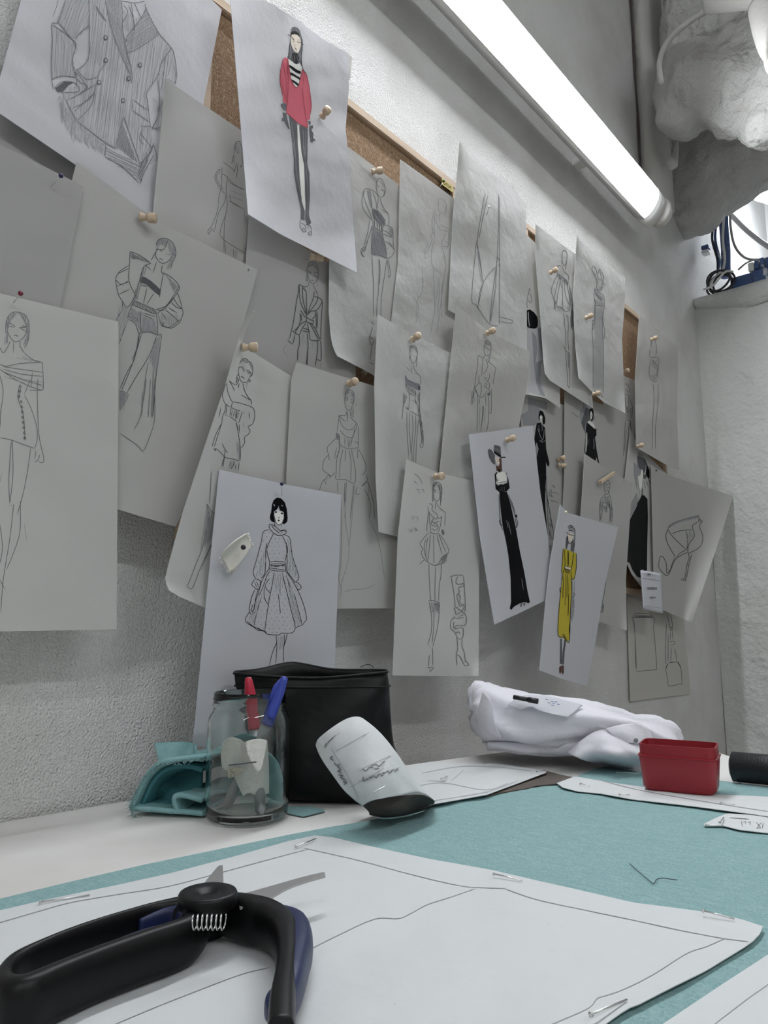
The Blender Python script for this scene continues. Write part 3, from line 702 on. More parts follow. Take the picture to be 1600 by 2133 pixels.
sheet('s16', 'pinned_drawing', [(951, 637), (1020, 692), (1104, 733)], [(1096, 817), (1089, 846), (1082, 885), (1078, 960)], [(912, 1015), (1070, 1075)], [(942, 720), (920, 940)], 0.086, 'tracing2', 'two-toned pencil drawing of a woman in a short peplum jacket', group=G, amp=.0024, lift=both(corner(0, 0, .2, .012)))
sheet('s30', 'pinned_drawing', [(457, 978), (590, 1008), (711, 1031)], [(700, 1320)], [(402, 1551), (690, 1600)], [(430, 1250)], 0.082, 'bond', 'ink drawing of a bob-haired woman in a spotted full-skirted dress', group=G, amp=.0010)
sheet('s15', 'pinned_drawing', [(847, 957), (911, 984), (986, 1002)], [(999, 1105)], [(818, 1407), (900, 1408), (997, 1408)], [(829, 1118)], 0.095, 'vellum_light', 'pencil drawing of a pleated mini dress with a separate snake-wrapped boot', group=G, amp=.0014, lift=both(corner(1, 1, .12, .014)))
sheet('s31', 'pinned_drawing', [(977, 905), (1040, 897), (1110, 886)], [(1126, 1027), (1142, 1120), (1149, 1200)], [(1030, 1301), (1080, 1278), (1152, 1243)], [(1000, 1120)], 0.103, 'bond', 'colour drawing of a woman in a wide black hat and long black skirt', group=G, amp=.0016, lift=both(roll('l', .3, .006)))
sheet('s32', 'pinned_drawing', [(1167, 1050), (1182, 1068), (1288, 1098)], [(1262, 1209), (1240, 1340)], [(1124, 1396), (1170, 1414), (1223, 1429)], [(1146, 1171), (1137, 1250)], 0.111, 'bond', 'colour drawing of a woman in a mustard yellow belted dress', group=G, amp=.0010)

# ------------------------------------------------------------------ the pencil and marker drawings themselves
def S(k, fr, st_, w, *l, **kw): SH[k].stroke(fr, st_, w, *l, **kw)
def FI(k, fr, st_, *l, **kw): SH[k].fill(fr, st_, *l, **kw)
def HA(k, fr, st_, w, poly, ang, sp, **kw): SH[k].hatch(fr, st_, w, poly, ang, sp, **kw)

# pinstriped jacket
k = 's1'
left_sleeve = "250 -60 230 0 165 185 320 375 300 330 420 215 430 0 430 -60"
forearm = "115 205 160 235 318 372 285 490 300 600 310 645 215 632 112 665 108 520 118 330"
body = "425 -60 425 120 422 300 420 470 380 540 310 590 330 700 200 770 230 830 320 1010 560 1190 640 1240 690 1090 710 970 840 1360 870 1400 950 1190 940 1080 915 900 905 770 990 640 1110 400 1000 270 850 160 740 300 740 440 690 90 690 -60"
lap = "560 -60 570 120 620 310 770 640 780 560 740 440 700 260 690 90 690 -60"
rsl = "1110 400 1150 580 1145 700 1075 655 1060 800 1040 1060 945 1080 1000 960 1030 870 1000 640 1050 500"
for pl_, a in ((left_sleeve, 110), (forearm, 91), (body, 97), (rsl, 95)):
    HA(k, 'J', 'pv', 2.3, pl_, a, 2.0, seed=len(pl_)); HA(k, 'J', 'ph', .7, pl_, a, 3.6, seed=5, jit=.8)
    HA(k, 'J', 'pm', .5, pl_, a, 9.0, seed=9, jit=.7)
HA(k, 'J', 'ph', 1.3, lap, 70, 2.6, seed=2); HA(k, 'J', 'ph', 1.2, "850 160 900 60 1010 280 1110 400 1000 280 740 450 735 300", -32, 2.8, seed=3)
HA(k, 'J', 'ph', 1.5, "700 1010 830 1360 690 1250 650 1230", 100, 2.0, seed=4); HA(k, 'J', 'pm', 1, "700 1010 830 1360 690 1250 650 1230", 103, 3.0, seed=8)
HA(k, 'J', 'ph', .9, "165 780 210 800 230 870 400 1080 560 1200 560 1290 430 1230 300 1180 240 1090 170 1010", 92, 3.5, seed=6, jit=1.2)
HA(k, 'J', 'pv', 1.2, "165 780 210 800 230 870 400 1080 560 1200 560 1270 430 1220 300 1150 240 1080", 92, 2.2, seed=7, jit=1.0)
HA(k, 'J', 'ph', .9, "565 1220 850 1370 930 1200 860 1520 560 1310", 25, 3.5, seed=10)
HA(k, 'J', 'pm', 1.2, "850 1370 960 1200 920 1320 845 1525 830 1440", 115, 3.5, seed=12)
FI(k, 'J', 'gm', "140 735 215 680 300 690 255 705 205 765 160 765")
HA(k, 'J', 'ph', .9, "700 80 860 160 790 240 760 280 710 240", 95, 3.6, seed=13)
S(k, 'J', 'pm', 1.3, "230 0 165 185 112 195 118 330 108 520 112 665 125 740", "165 185 250 290 320 375", "115 205 170 240 250 300 310 372 285 490 300 600 320 640", "112 665 160 640 230 632 310 645", "125 740 200 680 300 690 340 760 200 770",
  "420 -10 425 120 425 330 420 470 380 540 310 590", "310 330 350 270 420 215", "480 50 500 100 570 180", "480 50 570 180", "690 0 700 100 705 260 740 440 780 600 775 700", "560 0 580 120 630 300 700 480 775 640",
  "890 30 900 80 1000 270 1110 400 1140 500 1150 600 1142 700", "900 60 850 160 740 300", "850 160 740 300 735 350", "735 430 800 420 1000 290", "1110 400 1030 520 990 640 905 770 910 850 935 1060", "1060 480 1040 640 1020 760", "990 650 1010 800 1000 960 945 1080",
  "790 830 910 920", "785 920 925 1015", "780 830 785 920", "710 970 770 1140 850 1365", "710 970 640 1230", "320 1010 440 1100 560 1190 650 1240", "230 830 270 920 320 1010", "560 1190 556 1310", "560 1310 700 1390 840 1525", "850 1525 880 1440 960 1290", "960 1190 930 1280 840 1370", "300 595 350 640 410 740", "320 580 400 660 490 640", "310 640 360 700", "350 690 410 720 330 790", "250 830 350 780 480 700", "290 900 420 830 480 740", "330 1000 440 880 470 760", "300 930 450 790")
S(k, 'J', 'pd', 1.1, "695 10 740 15 800 25 890 10", "800 25 860 160", "750 40 790 150", "710 40 745 100 705 180", "775 30 800 230 790 240")
for (x, y) in ((560, 315), (560, 503), (503, 685), (752, 655), (846, 542), (705, 838)):
    S(k, 'J', 'pd', 1.1, [(x + 16 * math.cos(a), y + 19 * math.sin(a)) for a in np.linspace(0, 6.5, 12)], [(x + 10 * math.cos(a), y + 12 * math.sin(a) + 2) for a in np.linspace(.5, 4.5, 8)])
S(k, 'J', 'pm', 1, "560 525 510 600 490 660", "480 700 470 760", "850 1050 930 1055 1040 1100", "850 1110 900 1170 950 1240", "870 1080 840 1150 880 1200", "960 1200 985 1290 985 1350", "995 880 1000 960 950 1060")
S(k, 'J', 'pm', .9, "165 -5 150 60 120 140", "1320 68 1324 78")

# off-shoulder woman left of the red jumper
k = 's2'
S(k, 'L', 'pm', 1.1, "345 410 460 500 465 530 500 420", "545 190 500 185 475 230 465 330 440 430", "500 200 480 260 520 325", "540 200 555 300 560 450", "510 430 495 600", "555 440 540 470 560 460",
  "315 510 300 495 265 540 255 600 300 690 370 770", "315 510 270 570 290 640 350 720", "335 470 330 560 330 650 325 700 300 790 295 890", "330 545 385 570 410 600 480 670 580 720", "385 575 400 620 450 660 580 725", "385 620 380 720 390 900 360 1100 355 1420",
  "375 770 360 860 300 970 270 1080 250 1170", "295 890 270 1000 215 1130 180 1170 185 1215 215 1160", "215 1150 230 1170 250 1190", "370 1010 330 1120 305 1220", "305 1220 370 1290 480 1360 610 1440", "365 1290 375 1440", "460 1380 465 1480", "485 1390 490 1490", "420 770 440 860 580 940", "400 840 540 910")
S(k, 'L', 'pl', .9, "430 730 575 790", "420 790 580 850", "590 900 580 1100", "600 1020 625 1060 605 1300 570 1530"); HA(k, 'L', 'ph', 1.2, "600 1000 628 1020 625 1240 590 1540 565 1530 600 1300", 92, 2.5, seed=3)  # dark strip by the right edge: shade of the overlapping sheet, drawn as hatching
HA(k, 'L', 'pl', .8, "490 190 545 200 520 325 480 290", 60, 3, seed=1); HA(k, 'L', 'pl', .8, "465 300 490 330 480 440 445 430", 95, 3, seed=2)

# knotted blazer
k = 's5'
S(k, 'N', 'pm', 1.3, "440 380 455 335 500 325 560 350 590 420 595 520 575 620 575 690", "440 380 420 440 425 520 418 600 440 595", "440 400 470 380 520 370 580 430", "435 440 460 475 495 490", "440 450 490 485", "530 500 555 475 580 500", "525 515 560 540 590 540", "440 480 445 560 490 640 540 625 580 560", "480 600 500 590 515 610", "490 640 455 620", "450 620 445 670 420 690", "530 630 525 680 560 760 590 850", "465 700 468 760", "520 680 555 740 580 800")
HA(k, 'N', 'ph', .9, "440 380 455 335 500 325 560 350 590 420 595 500 540 400 460 390", 70, 2.2, seed=1); HA(k, 'N', 'ph', .8, "565 540 595 520 575 690 560 640", 95, 2.2, seed=2); HA(k, 'N', 'ph', .8, "422 450 440 470 445 595 418 600", 95, 2.0, seed=3)
S(k, 'N', 'pd', 1.5, "420 690 370 690 310 660 300 760 270 900 245 1080 215 1250 165 1460", "310 670 325 900 400 1080 420 1130", "355 700 365 880 420 1110", "350 700 410 760 415 900 420 1120", "530 760 520 850 470 980 430 1100", "530 840 590 850 650 910 640 1100 630 1300 628 1480", "590 850 560 930 440 1090", "650 910 580 1030 480 1060 430 1110", "330 1040 370 1100 400 1150", "320 1120 340 1110 345 1180 330 1190", "420 1110 415 1200 410 1220", "415 1140 440 1160 500 1190 520 1190 510 1240 430 1210", "560 1050 540 1130 500 1170", "410 1200 350 1230 260 1320 210 1360", "410 1220 340 1330 310 1400 215 1355", "360 1210 290 1300 250 1370", "430 1220 460 1400 480 1480 615 1490", "460 1220 520 1330 600 1480", "440 1220 500 1250 560 1340 620 1480", "360 1300 445 1330 450 1360 355 1340", "135 1485 215 1545", "170 1450 140 1490", "250 1390 215 1545", "310 1400 315 1520 290 1640 285 1790", "430 1380 440 1600 410 1840", "580 1490 580 1640 545 1870", "625 1490 635 1640 628 1780 575 1765", "555 1060 560 1200 560 1320", "580 1060 575 1300", "320 1080 330 1180 300 1260")
FI(k, 'N', 'gm', "425 1640 442 1640 440 1760 430 1855 408 1845 420 1740")
S(k, 'N', 'pl', .9, "370 1380 360 1560", "380 1490 420 1560", "500 1490 500 1630", "630 1790 630 1900", "130 1550 80 1600 90 1660 130 1690", "440 1550 460 1640", "540 1510 580 1500")

# huge collar
k = 's3'
S(k, 'W', 'pd', 1.3, "500 200 520 160 570 145 620 165 655 210 665 280 640 340 620 400", "600 160 585 200 560 240 500 235", "520 225 480 290 460 330", "500 250 500 300 540 350 590 345 625 310 650 260", "500 240 530 240 550 255", "580 275 620 280", "525 320 540 315 555 330", "285 255 370 290 460 355", "285 255 280 350 275 500 330 620", "460 355 400 380 370 470", "420 370 460 415", "505 340 475 435", "555 370 545 420 570 450", "560 430 640 480 695 550 670 610 600 700 500 740", "560 440 540 560 530 640", "690 550 600 690 500 780", "275 370 200 420 165 480 175 560 190 620 220 670 265 720 330 620", "185 440 275 395", "175 545 275 505", "195 610 280 570", "165 490 210 530 270 500", "680 600 700 660 715 720 725 770 705 830 680 860 620 895 540 860", "640 630 680 700 715 730 670 720 630 680", "500 740 560 745 600 700 640 640", "520 770 540 850 580 850", "545 760 590 830", "580 740 650 800 690 840", "600 720 680 770", "540 870 600 890 640 870 700 820",
  "320 665 300 700 270 780 265 820", "320 665 400 700 495 740", "300 700 400 740 495 780", "375 750 370 940", "265 820 320 850 355 930 370 940", "370 935 440 925 515 955", "515 955 510 830 495 740", "280 770 345 820 335 835 270 790", "385 765 495 800", "385 780 490 825", "365 940 320 1150 260 1260 200 1400", "380 940 300 1200 210 1420", "355 940 340 1060 300 1160", "505 960 440 1130 340 1290 260 1430", "515 955 545 960 520 1160 500 1300 485 1500 470 1640", "190 1030 250 870 265 820", "220 670 215 740 165 830", "425 560 395 690", "485 600 420 700", "375 540 430 545")
FI(k, 'W', 'gm', "370 465 400 465 460 500 540 575 530 625 470 575 420 530 365 510")
HA(k, 'W', 'pd', 1.0, "370 465 400 465 460 500 540 575 530 625 470 575 420 530 365 510", 80, 2.0, seed=2)
HA(k, 'W', 'pm', 1.0, "310 665 495 740 495 780 300 705", 88, 2.2, seed=3); HA(k, 'W', 'ph', 1.5, "385 790 495 830 510 945 440 920 375 930", 92, 1.8, seed=4); HA(k, 'W', 'ph', 1.3, "285 720 370 755 365 900 345 900 320 850 270 815", 85, 2.2, seed=5)
HA(k, 'W', 'pm', 1.0, "285 258 455 350 420 345 350 320 300 320", 30, 1.8, seed=6); HA(k, 'W', 'pm', .9, "400 380 430 350 370 560 350 660 310 660 340 540", 100, 2.2, seed=7); HA(k, 'W', 'ph', 1.1, "565 435 690 550 650 590 600 480", 55, 2.0, seed=8)
HA(k, 'W', 'ph', .9, "500 200 520 160 570 145 600 160 580 210 540 200 505 230", 70, 2, seed=9); HA(k, 'W', 'ph', .9, "605 160 655 210 668 280 635 340 610 400 585 410 630 290 600 210", 75, 2, seed=10)
HA(k, 'W', 'ph', 1.0, "515 955 548 960 520 1180 490 1290 450 1160 440 1120 490 1000", 100, 2.2, seed=11); HA(k, 'W', 'pl', .9, "220 670 270 720 265 830 190 1030 190 880 165 830", 105, 3, seed=12)
HA(k, 'W', 'ph', 1.4, "195 1415 265 1445 240 1520 200 1580", 60, 2, seed=13); S(k, 'W', 'pm', 1.1, "195 1415 270 1450 200 1580", "480 1240 460 1640", "380 1640 410 1330 435 1180", "470 1640 490 1300")
HA(k, 'W', 'pl', .8, "500 770 700 780 660 860 600 885 530 860", 85, 4, seed=14)
S(k, 'A', 'pl', .9, "880 1010 960 1010", smooth=False)
S(k, 'D', 'pm', 1.1, "955 600 955 800 930 900 885 1005 850 970 740 895", "880 640 870 780 830 870", "905 560 885 700", "930 560 915 800"); S(k, 'W', 'pm', 1, "1265 400 1280 410 1265 418", "1260 405 1275 402")

# draped bodice at the left edge
k = 's4'
S(k, 'D', 'pm', 1.3, "35 280 40 200 70 155 110 148 160 170 180 230 175 320 150 370", "55 170 45 240 55 290 90 330 130 320 160 280 165 230 130 170", "50 215 75 225 95 240", "50 235 90 243", "120 245 165 240 135 232", "120 243 160 268", "85 295 100 290 112 297", "100 300 112 302", "60 330 50 360 20 400 0 365", "85 330 82 400", "125 330 125 360 150 400", "150 400 200 440 258 460 262 480 268 590 258 630 180 630", "0 470 40 482 130 465 258 458", "0 500 80 555 180 605 260 632", "20 485 120 500 265 520", "20 500 130 530 262 545", "30 520 130 560 262 600", "120 605 110 680 140 760 150 850 155 940", "130 610 115 690", "150 660 190 740 225 850 230 930 215 990", "0 925 60 935 130 960 215 990", "0 540 20 640 5 760 0 860", "190 560 150 655", "200 520 190 620", "235 560 230 640 240 900 270 1050 260 1078 240 1070", "245 1030 235 1060 215 1075", "220 1000 215 1060", "75 940 80 1150 60 1330", "70 940 55 1180 60 1330", "190 980 170 1130 140 1280 105 1400", "85 1330 60 1550 20 1800 5 2000", "125 1310 125 1480 100 1590 40 1740", "55 1340 90 1340", "0 1800 30 1860", "0 1460 15 1600 0 1700")
HA(k, 'D', 'ph', .9, "35 290 40 200 70 155 110 148 70 200 50 260 50 340 25 350", 95, 1.8, seed=1); HA(k, 'D', 'ph', .9, "110 148 160 170 182 230 175 330 140 360 165 290 150 200", 95, 1.8, seed=2)
S(k, 'D', 'pl', .8, "100 430 160 440 200 455", "130 420 240 460", "30 545 160 590", "160 560 262 610", "140 570 262 580", "10 1140 0 1200", "150 1450 165 1560")
for i in range(11):
    y = 605 + i * 32; x = 122 + (i * 3.2 if i > 2 else -i * 4 + 4)
    S(k, 'D', 'pd', 1.2, [(x + 6 * math.cos(a), y + 6 * math.sin(a)) for a in np.linspace(0, 5.5, 7)])

# red jumper
k = 's8'
FI(k, 'R', 'gm', "455 420 468 250 485 195 520 183 560 190 600 235 640 370 638 520 625 640 635 700 640 790 600 720 560 740 500 740 430 640 445 560")
FI(k, 'R', 'skin', "470 330 490 295 530 290 580 320 615 380 615 470 575 570 540 560 500 510 470 420", smooth=True)
FI(k, 'R', 'whp', "425 655 480 680 510 720 560 742 600 725 640 790 600 960 575 1075 530 1060 480 980 450 830")
FI(k, 'R', 'red', "365 650 385 635 425 650 440 780 460 940 500 1020 545 1080 580 1070 600 960 640 810 700 880 735 1040 765 1250 773 1360 755 1480 755 1565 715 1555 725 1680 630 1640 540 1580 400 1450 410 1330 350 1290 350 1200 315 1040 310 920 330 760")
FI(k, 'R', 'ink', "435 740 500 775 560 820 620 845 615 885 560 870 500 830 440 775", "455 855 500 870 560 910 608 935 600 970 550 940 500 910 462 900", "478 960 530 985 590 1030 575 1065 520 1020 488 1000", "490 570 560 570 590 640 580 700 555 735 530 720 480 650")
FI(k, 'R', 'ink', "462 270 490 250 530 245 580 270 600 305 560 300 520 285 490 290 465 310")
FI(k, 'R', 'gm', "440 1500 530 1570 565 1620 580 1800 585 2133 513 2133 490 1900 470 1720", "600 1640 720 1690 718 1850 712 2133 635 2133 612 1900", "318 1330 350 1315 400 1330 405 1400 390 1430 350 1400 320 1360", "345 1450 400 1460 420 1560 450 1690 440 1705 400 1640 370 1570 340 1590 335 1530 360 1540", "720 1580 760 1580 765 1630 740 1640", "745 1650 795 1640 800 1690 770 1700 805 1770 800 1830 835 1860 835 1875 800 1870 790 1900 755 1890 760 1840 745 1780 740 1700")
FI(k, 'L', 'gm', "1090 0 1168 0 1175 200 1185 330 1195 560 1220 850 1252 960 1250 1060 1208 1050 1210 930 1160 700 1132 520 1132 340 1110 130", "1190 20 1278 40 1285 270 1280 430 1305 540 1310 800 1300 960 1300 1010 1325 1090 1290 1120 1258 1050 1265 900 1252 640 1245 450 1215 300")
FI(k, 'L', 'whp', "1170 0 1190 20 1215 300 1245 450 1252 640 1258 960 1220 850 1195 560 1185 330 1175 200")
S(k, 'R', 'redd', 1.1, "365 650 330 760 310 920 315 1040 350 1200", "420 660 430 900 425 1200 400 1440", "640 1080 660 1300 690 1500 720 1680", "700 880 735 1040 765 1250 773 1360 755 1480", "400 1450 540 1580 630 1640 725 1680", "710 1480 755 1490", "425 655 450 830 480 980 545 1080 590 1040 640 800", "650 920 665 1040", "350 1295 405 1330")
HA(k, 'R', 'redd', .6, "365 650 420 660 430 900 425 1200 400 1330 350 1290 315 1040 310 920", 85, 5, seed=1, jit=1.2)
S(k, 'R', 'ink', 1.1, "420 295 470 320 520 385", "560 405 610 415 660 450", "575 375 600 380", "500 400 530 400", "455 420 430 640", "640 370 638 520 625 640 645 800 700 880", "420 620 440 650 500 700", "540 545 570 575"); S(k, 'R', 'brn', 1.2, "525 495 545 510 555 530", "535 440 520 480"); S(k, 'R', 'gl', 1.0, "490 620 500 680", "520 610 530 700", "560 620 570 690", "540 200 560 240", "600 300 620 350", "460 430 455 560", "610 560 605 680")
S(k, 'R', 'gl', .9, "480 1600 500 1900 540 2133", "650 1700 665 2133", "690 1720 690 2100"); S(k, 'L', 'gl', .8, "1120 40 1150 330 1160 520 1220 820", "1230 60 1250 300 1270 500 1290 800 1280 1000")
S(k, 'L', 'pm', 1.1, "1205 1055 1200 1110 1215 1160 1245 1190 1265 1180", "1210 1090 1250 1110 1270 1150", "1220 1130 1255 1150", "1260 1100 1290 1110 1320 1130 1330 1200", "1265 1130 1300 1150", *[[(x + 20 * math.cos(a), y + 17 * math.sin(a)) for a in np.linspace(0, 6.3, 10)] for x, y in ((1247, 1172), (1312, 1205))])
S(k, 'L', 'pm', 1.0, "630 365 640 390", "1335 100 1330 130 1320 190")

# striped one-shoulder mini
k = 's9'
S(k, 'Q', 'pm', 1.2, "430 260 450 215 490 215 530 270 550 350 545 420 530 460", "430 250 425 330 440 410 465 460 500 470 530 440 545 370", "440 290 450 320 465 335", "490 360 520 380 535 375", "465 410 480 435", "490 250 540 330", "255 370 300 350 360 370 420 410 455 470", "255 370 230 470 235 600 290 700 380 800", "265 380 250 450 300 600 370 780", "320 360 360 520 370 620 380 740", "300 370 340 540 365 620", "375 400 420 520 430 640", "455 470 440 640", "480 480 500 560 540 640 600 720 600 860", "500 640 590 700", "430 640 500 720 545 800 535 860", "545 770 550 830 540 860", "335 780 310 950 280 1060 255 1160", "370 860 330 1000 290 1120 270 1220", "255 1160 215 1200 220 1260 260 1310", "230 1180 250 1230 270 1190", "370 870 365 1060 360 1230 385 1270 470 1280 560 1320", "385 790 380 860 420 900 500 950", "540 860 515 900 515 1000 530 1060 560 1180 575 1330", "540 855 600 870 650 910 660 1000 660 1100 675 1215 640 1290 575 1330", "520 930 580 960 650 1030", "520 980 590 1010 640 1030", "550 1090 600 1110 670 1190", "560 1180 600 1180", "365 1280 375 1480 390 1700 385 1830 390 2133", "460 1320 465 1500 455 1800 440 1900 430 2133", "470 1340 480 1500 465 1700", "570 1340 550 1500 520 1700 495 1900 490 2133", "600 1340 610 1440 625 1530 600 1590 590 1540", "580 1340 590 1450 600 1530", "425 1890 445 1890")
FI(k, 'Q', 'ph', "375 620 430 650 500 720 545 800 535 870 490 860 440 810 385 770"); HA(k, 'Q', 'pd', .9, "375 620 430 650 500 720 545 800 535 870 490 860 440 810 385 770", 60, 2.0, seed=1)
HA(k, 'Q', 'ph', 1.5, "375 880 420 905 500 955 510 1010 530 1070 560 1190 570 1320 470 1280 385 1265 365 1230", 85, 1.5, seed=2); HA(k, 'Q', 'pm', .9, "375 880 420 905 500 955 510 1010 530 1070 560 1190 570 1320 470 1280 385 1265 365 1230", 82, 2.6, seed=3)
HA(k, 'Q', 'ph', 1.1, "300 375 345 370 370 600 340 560", 80, 2, seed=4); HA(k, 'Q', 'ph', .9, "590 880 655 920 655 1020 600 960", 45, 2.2, seed=5); HA(k, 'Q', 'ph', .8, "600 1100 660 1120 670 1190", 45, 2.5, seed=6)
for x in (400, 435, 470, 500): S(k, 'Q', 'pd', 1.5, f"{x} {780 + (x - 400) * .6} {x + 4} {890 + (x - 400) * .6}")
S(k, 'N', 'pm', 1.2, "1370 1190 1420 1260", "1400 1280 1350 1460 1385 1550 1422 1490", "1340 1420 1422 1480", "1385 1550 1370 1700 1355 1770", "1335 1805 1420 1840", "1350 1770 1422 1790", "1325 0 1300 80 1250 150 1235 200 1275 250")

# slim one-shoulder
k = 's12'
S(k, 'Q', 'pl', 1.0, "1290 560 1290 500 1330 490 1370 520 1400 570 1400 640 1380 740", "1290 560 1285 620 1310 680 1350 700 1390 650 1395 590", "1280 570 1310 580", "1345 600 1375 600", "1320 660 1340 665", "1215 680 1240 700 1290 735 1310 700", "1310 700 1310 820", "1220 700 1200 800 1210 950 1240 1010", "1240 720 1230 820 1235 1030", "1225 740 1280 860 1310 920 1370 935 1400 920", "1400 890 1430 930 1390 950 1370 920", "1310 850 1380 880 1410 900", "1235 1030 1215 1130 1190 1240 1195 1380 1210 1440", "1400 960 1350 1060 1330 1130 1350 1200 1380 1320 1395 1440 1370 1580", "1210 1420 1290 1500 1360 1580", "1430 950 1430 1100 1400 1190", "1380 1080 1420 1100 1420 1160 1340 1150", "1340 1110 1400 1160", "1190 900 1230 950 1180 1000 1200 1060 1160 1170 1100 1260", "1150 1100 1110 1200 1090 1300 1130 1320", "1215 1440 1230 1700 1240 2100", "1290 1580 1300 1800 1270 2100", "1390 1450 1350 1700 1330 2000 1340 2133", "1345 1640 1330 1820", "1060 1400 1075 1650 1060 1800 1000 1900 980 2133")
S(k, 'E', 'pl', .9, "1370 1840 1400 1900 1380 2000", "1520 1750 1500 1900 1470 2070", "1560 1700 1510 2060")
k = 's14'
S(k, 'Z', 'pm', 1.3, "325 10 300 160 280 300 290 400 315 550 310 580 290 680 280 720", "345 20 310 180 290 290", "410 10 410 200 405 370 400 430 390 600 360 800", "415 20 418 380 415 820", "275 300 245 650 275 700 350 810 410 828", "395 460 340 520 300 600 285 700", "405 400 418 430 412 460", "280 320 300 440 315 560", "415 770 490 790 492 810 418 798", "400 440 375 620 355 810", "280 340 290 330")
S(k, 'Z', 'pl', 1.0, "330 10 305 200", "360 820 395 600")
HA(k, 'Z', 'pl', .9, "285 340 315 550 300 560 280 360", 80, 2, seed=1)
# off-shoulder puff sleeves on the curling sheet
k = 's10'
S(k, 'C', 'pd', 1.3, "705 420 730 360 780 330 820 345 830 380 800 400", "835 370 880 400 900 470 895 550 880 600", "700 440 690 520 700 600 720 660 760 685 810 680 850 620 885 560", "705 465 740 455 770 500 770 530", "705 455 760 500", "800 510 840 510 870 550 815 530", "810 530 870 560", "725 600 750 605 775 640", "740 615 770 625", "860 640 840 670 855 680 870 650", "690 560 665 600 670 640 650 700", "700 640 660 720 600 700 550 660", "550 660 600 740 630 820", "510 690 530 820 570 930 600 975", "500 710 470 800 450 880 470 960 500 1010 560 1050", "600 975 700 990 800 1020 870 1045 915 1080 930 1180 900 1300 830 1340 860 1400 840 1450 780 1500 780 1580 730 1660", "880 1020 880 960 830 900 790 830 765 760", "730 870 830 930 880 950", "600 975 580 1060 560 1180", "590 1060 640 1090 720 1110", "560 1190 640 1250 650 1260", "640 1100 600 1210", "600 1090 580 1190", "480 1170 560 1190", "500 1010 490 1100 450 1200 440 1290 380 1480 330 1640", "520 1000 500 1180", "440 1290 380 1400 330 1520 300 1640", "430 1050 400 1210", "320 1655 350 1700 350 1665 430 1730 490 1795 600 1820 710 1850", "650 1260 680 1400 700 1530 718 1680 715 1850", "650 1260 690 1400", "700 1300 705 1440", "760 1290 770 1350", "845 1120 855 1230", "740 1130 720 1200 690 1290", "780 1140 740 1120", "445 1590 490 1680 530 1730", "490 1680 480 1800 460 1940", "470 1800 440 1940", "630 1850 610 1920 580 1970", "700 1870 685 2000", "650 1890 640 1980", "690 720 685 770 700 700", "750 700 770 760 765 790")
HA(k, 'C', 'pm', 1.1, "650 1110 705 1130 680 1200 650 1240 640 1180", 85, 1.6, seed=1); HA(k, 'C', 'ph', 1.0, "705 420 730 360 780 330 830 360 800 400 750 380", 40, 1.7, seed=2); HA(k, 'C', 'ph', 1.0, "840 370 890 410 895 540 870 460", 70, 1.7, seed=3); HA(k, 'C', 'ph', 1.0, "830 690 800 780 820 800 800 700", 95, 1.7, seed=4); HA(k, 'C', 'ph', .9, "660 600 700 620 680 700 640 680", 95, 1.8, seed=5)
HA(k, 'C', 'ph', .9, "560 1840 620 1850 600 1960 560 1960", 92, 2.2, seed=6); HA(k, 'C', 'ph', 1, "670 1560 710 1600 712 1840 680 1830", 88, 2.2, seed=7)
S(k, 'D', 'pm', 1.1, "1275 1330 1310 1380 1345 1405", "1275 1330 1290 1420 1250 1600 1200 1730 1165 1820 1155 1840 1190 1850 1240 1720 1310 1570 1340 1440", "1305 1130 1295 1330", "1345 1410 1320 1560 1290 1620 1240 1740"); HA(k, 'D', 'ph', .9, "1275 1340 1340 1410 1300 1560 1240 1620", 98, 2.2, seed=8)
# corset gown
k = 's11'
S(k, 'G', 'pm', 1.2, "560 330 570 260 605 220 640 235 680 250 695 310 690 400 670 460 650 510 620 530 580 500 560 430 555 340", "565 340 590 340 600 360 590 385 565 370", "640 375 670 375 690 410 670 420 640 400", "700 440 735 465", "600 470 620 470", "575 540 575 600 475 610 470 650 440 860", "600 530 600 700", "640 540 650 640 730 720 745 750", "680 540 685 650", "475 615 520 660 575 700", "480 660 520 760 600 820 680 800 730 720", "745 745 700 860 660 960", "485 820 530 880 600 930 680 920 700 800", "440 860 430 940 470 970 470 890 440 870", "485 910 490 1040 600 1100 690 1090", "555 930 560 1070", "600 940 610 1090", "640 940 620 1090", "670 930 640 1080", "760 760 755 1080", "700 1000 745 1010 755 1080 690 1090", "430 940 340 1030 295 1090 315 1190 330 1270", "320 1190 250 1270 230 1400 300 1470 350 1510 410 1450", "470 980 470 1150 410 1250", "440 1080 400 1240", "300 1470 340 1500 330 1540", "310 1490 260 1570 280 1630", "260 1550 220 1600 180 1720", "300 1540 285 1600", "490 1050 440 1260 430 1450 430 1550 570 1560 700 1610 715 1440 690 1280 650 1100", "530 1100 490 1300 480 1540", "570 1100 560 1300", "620 1120 650 1300 645 1580", "755 1090 820 1220 870 1340 860 1440 810 1490", "740 1100 750 1160 740 1250", "870 1460 890 1560 840 1620 800 1650", "690 1100 680 1160", "820 1660 890 1590 930 1690 980 1900 1000 2133", "740 1660 720 1750 740 1780 780 1760", "560 1590 550 1800 565 2000 560 2133", "580 1590 570 1900", "690 1630 670 1850 640 2133", "450 1570 455 1760", "840 1690 920 1850 940 2000 920 2133")
HA(k, 'G', 'ph', 1.0, "570 320 575 255 610 222 630 250 600 290", 60, 1.6, seed=1); HA(k, 'G', 'ph', 1.0, "645 240 690 280 690 380 660 310", 70, 1.6, seed=2); HA(k, 'G', 'pm', 1, "435 870 470 900 470 965 430 930", 60, 1.6, seed=3); HA(k, 'G', 'pl', .9, "655 500 690 480 685 640 650 620", 92, 1.8, seed=4)
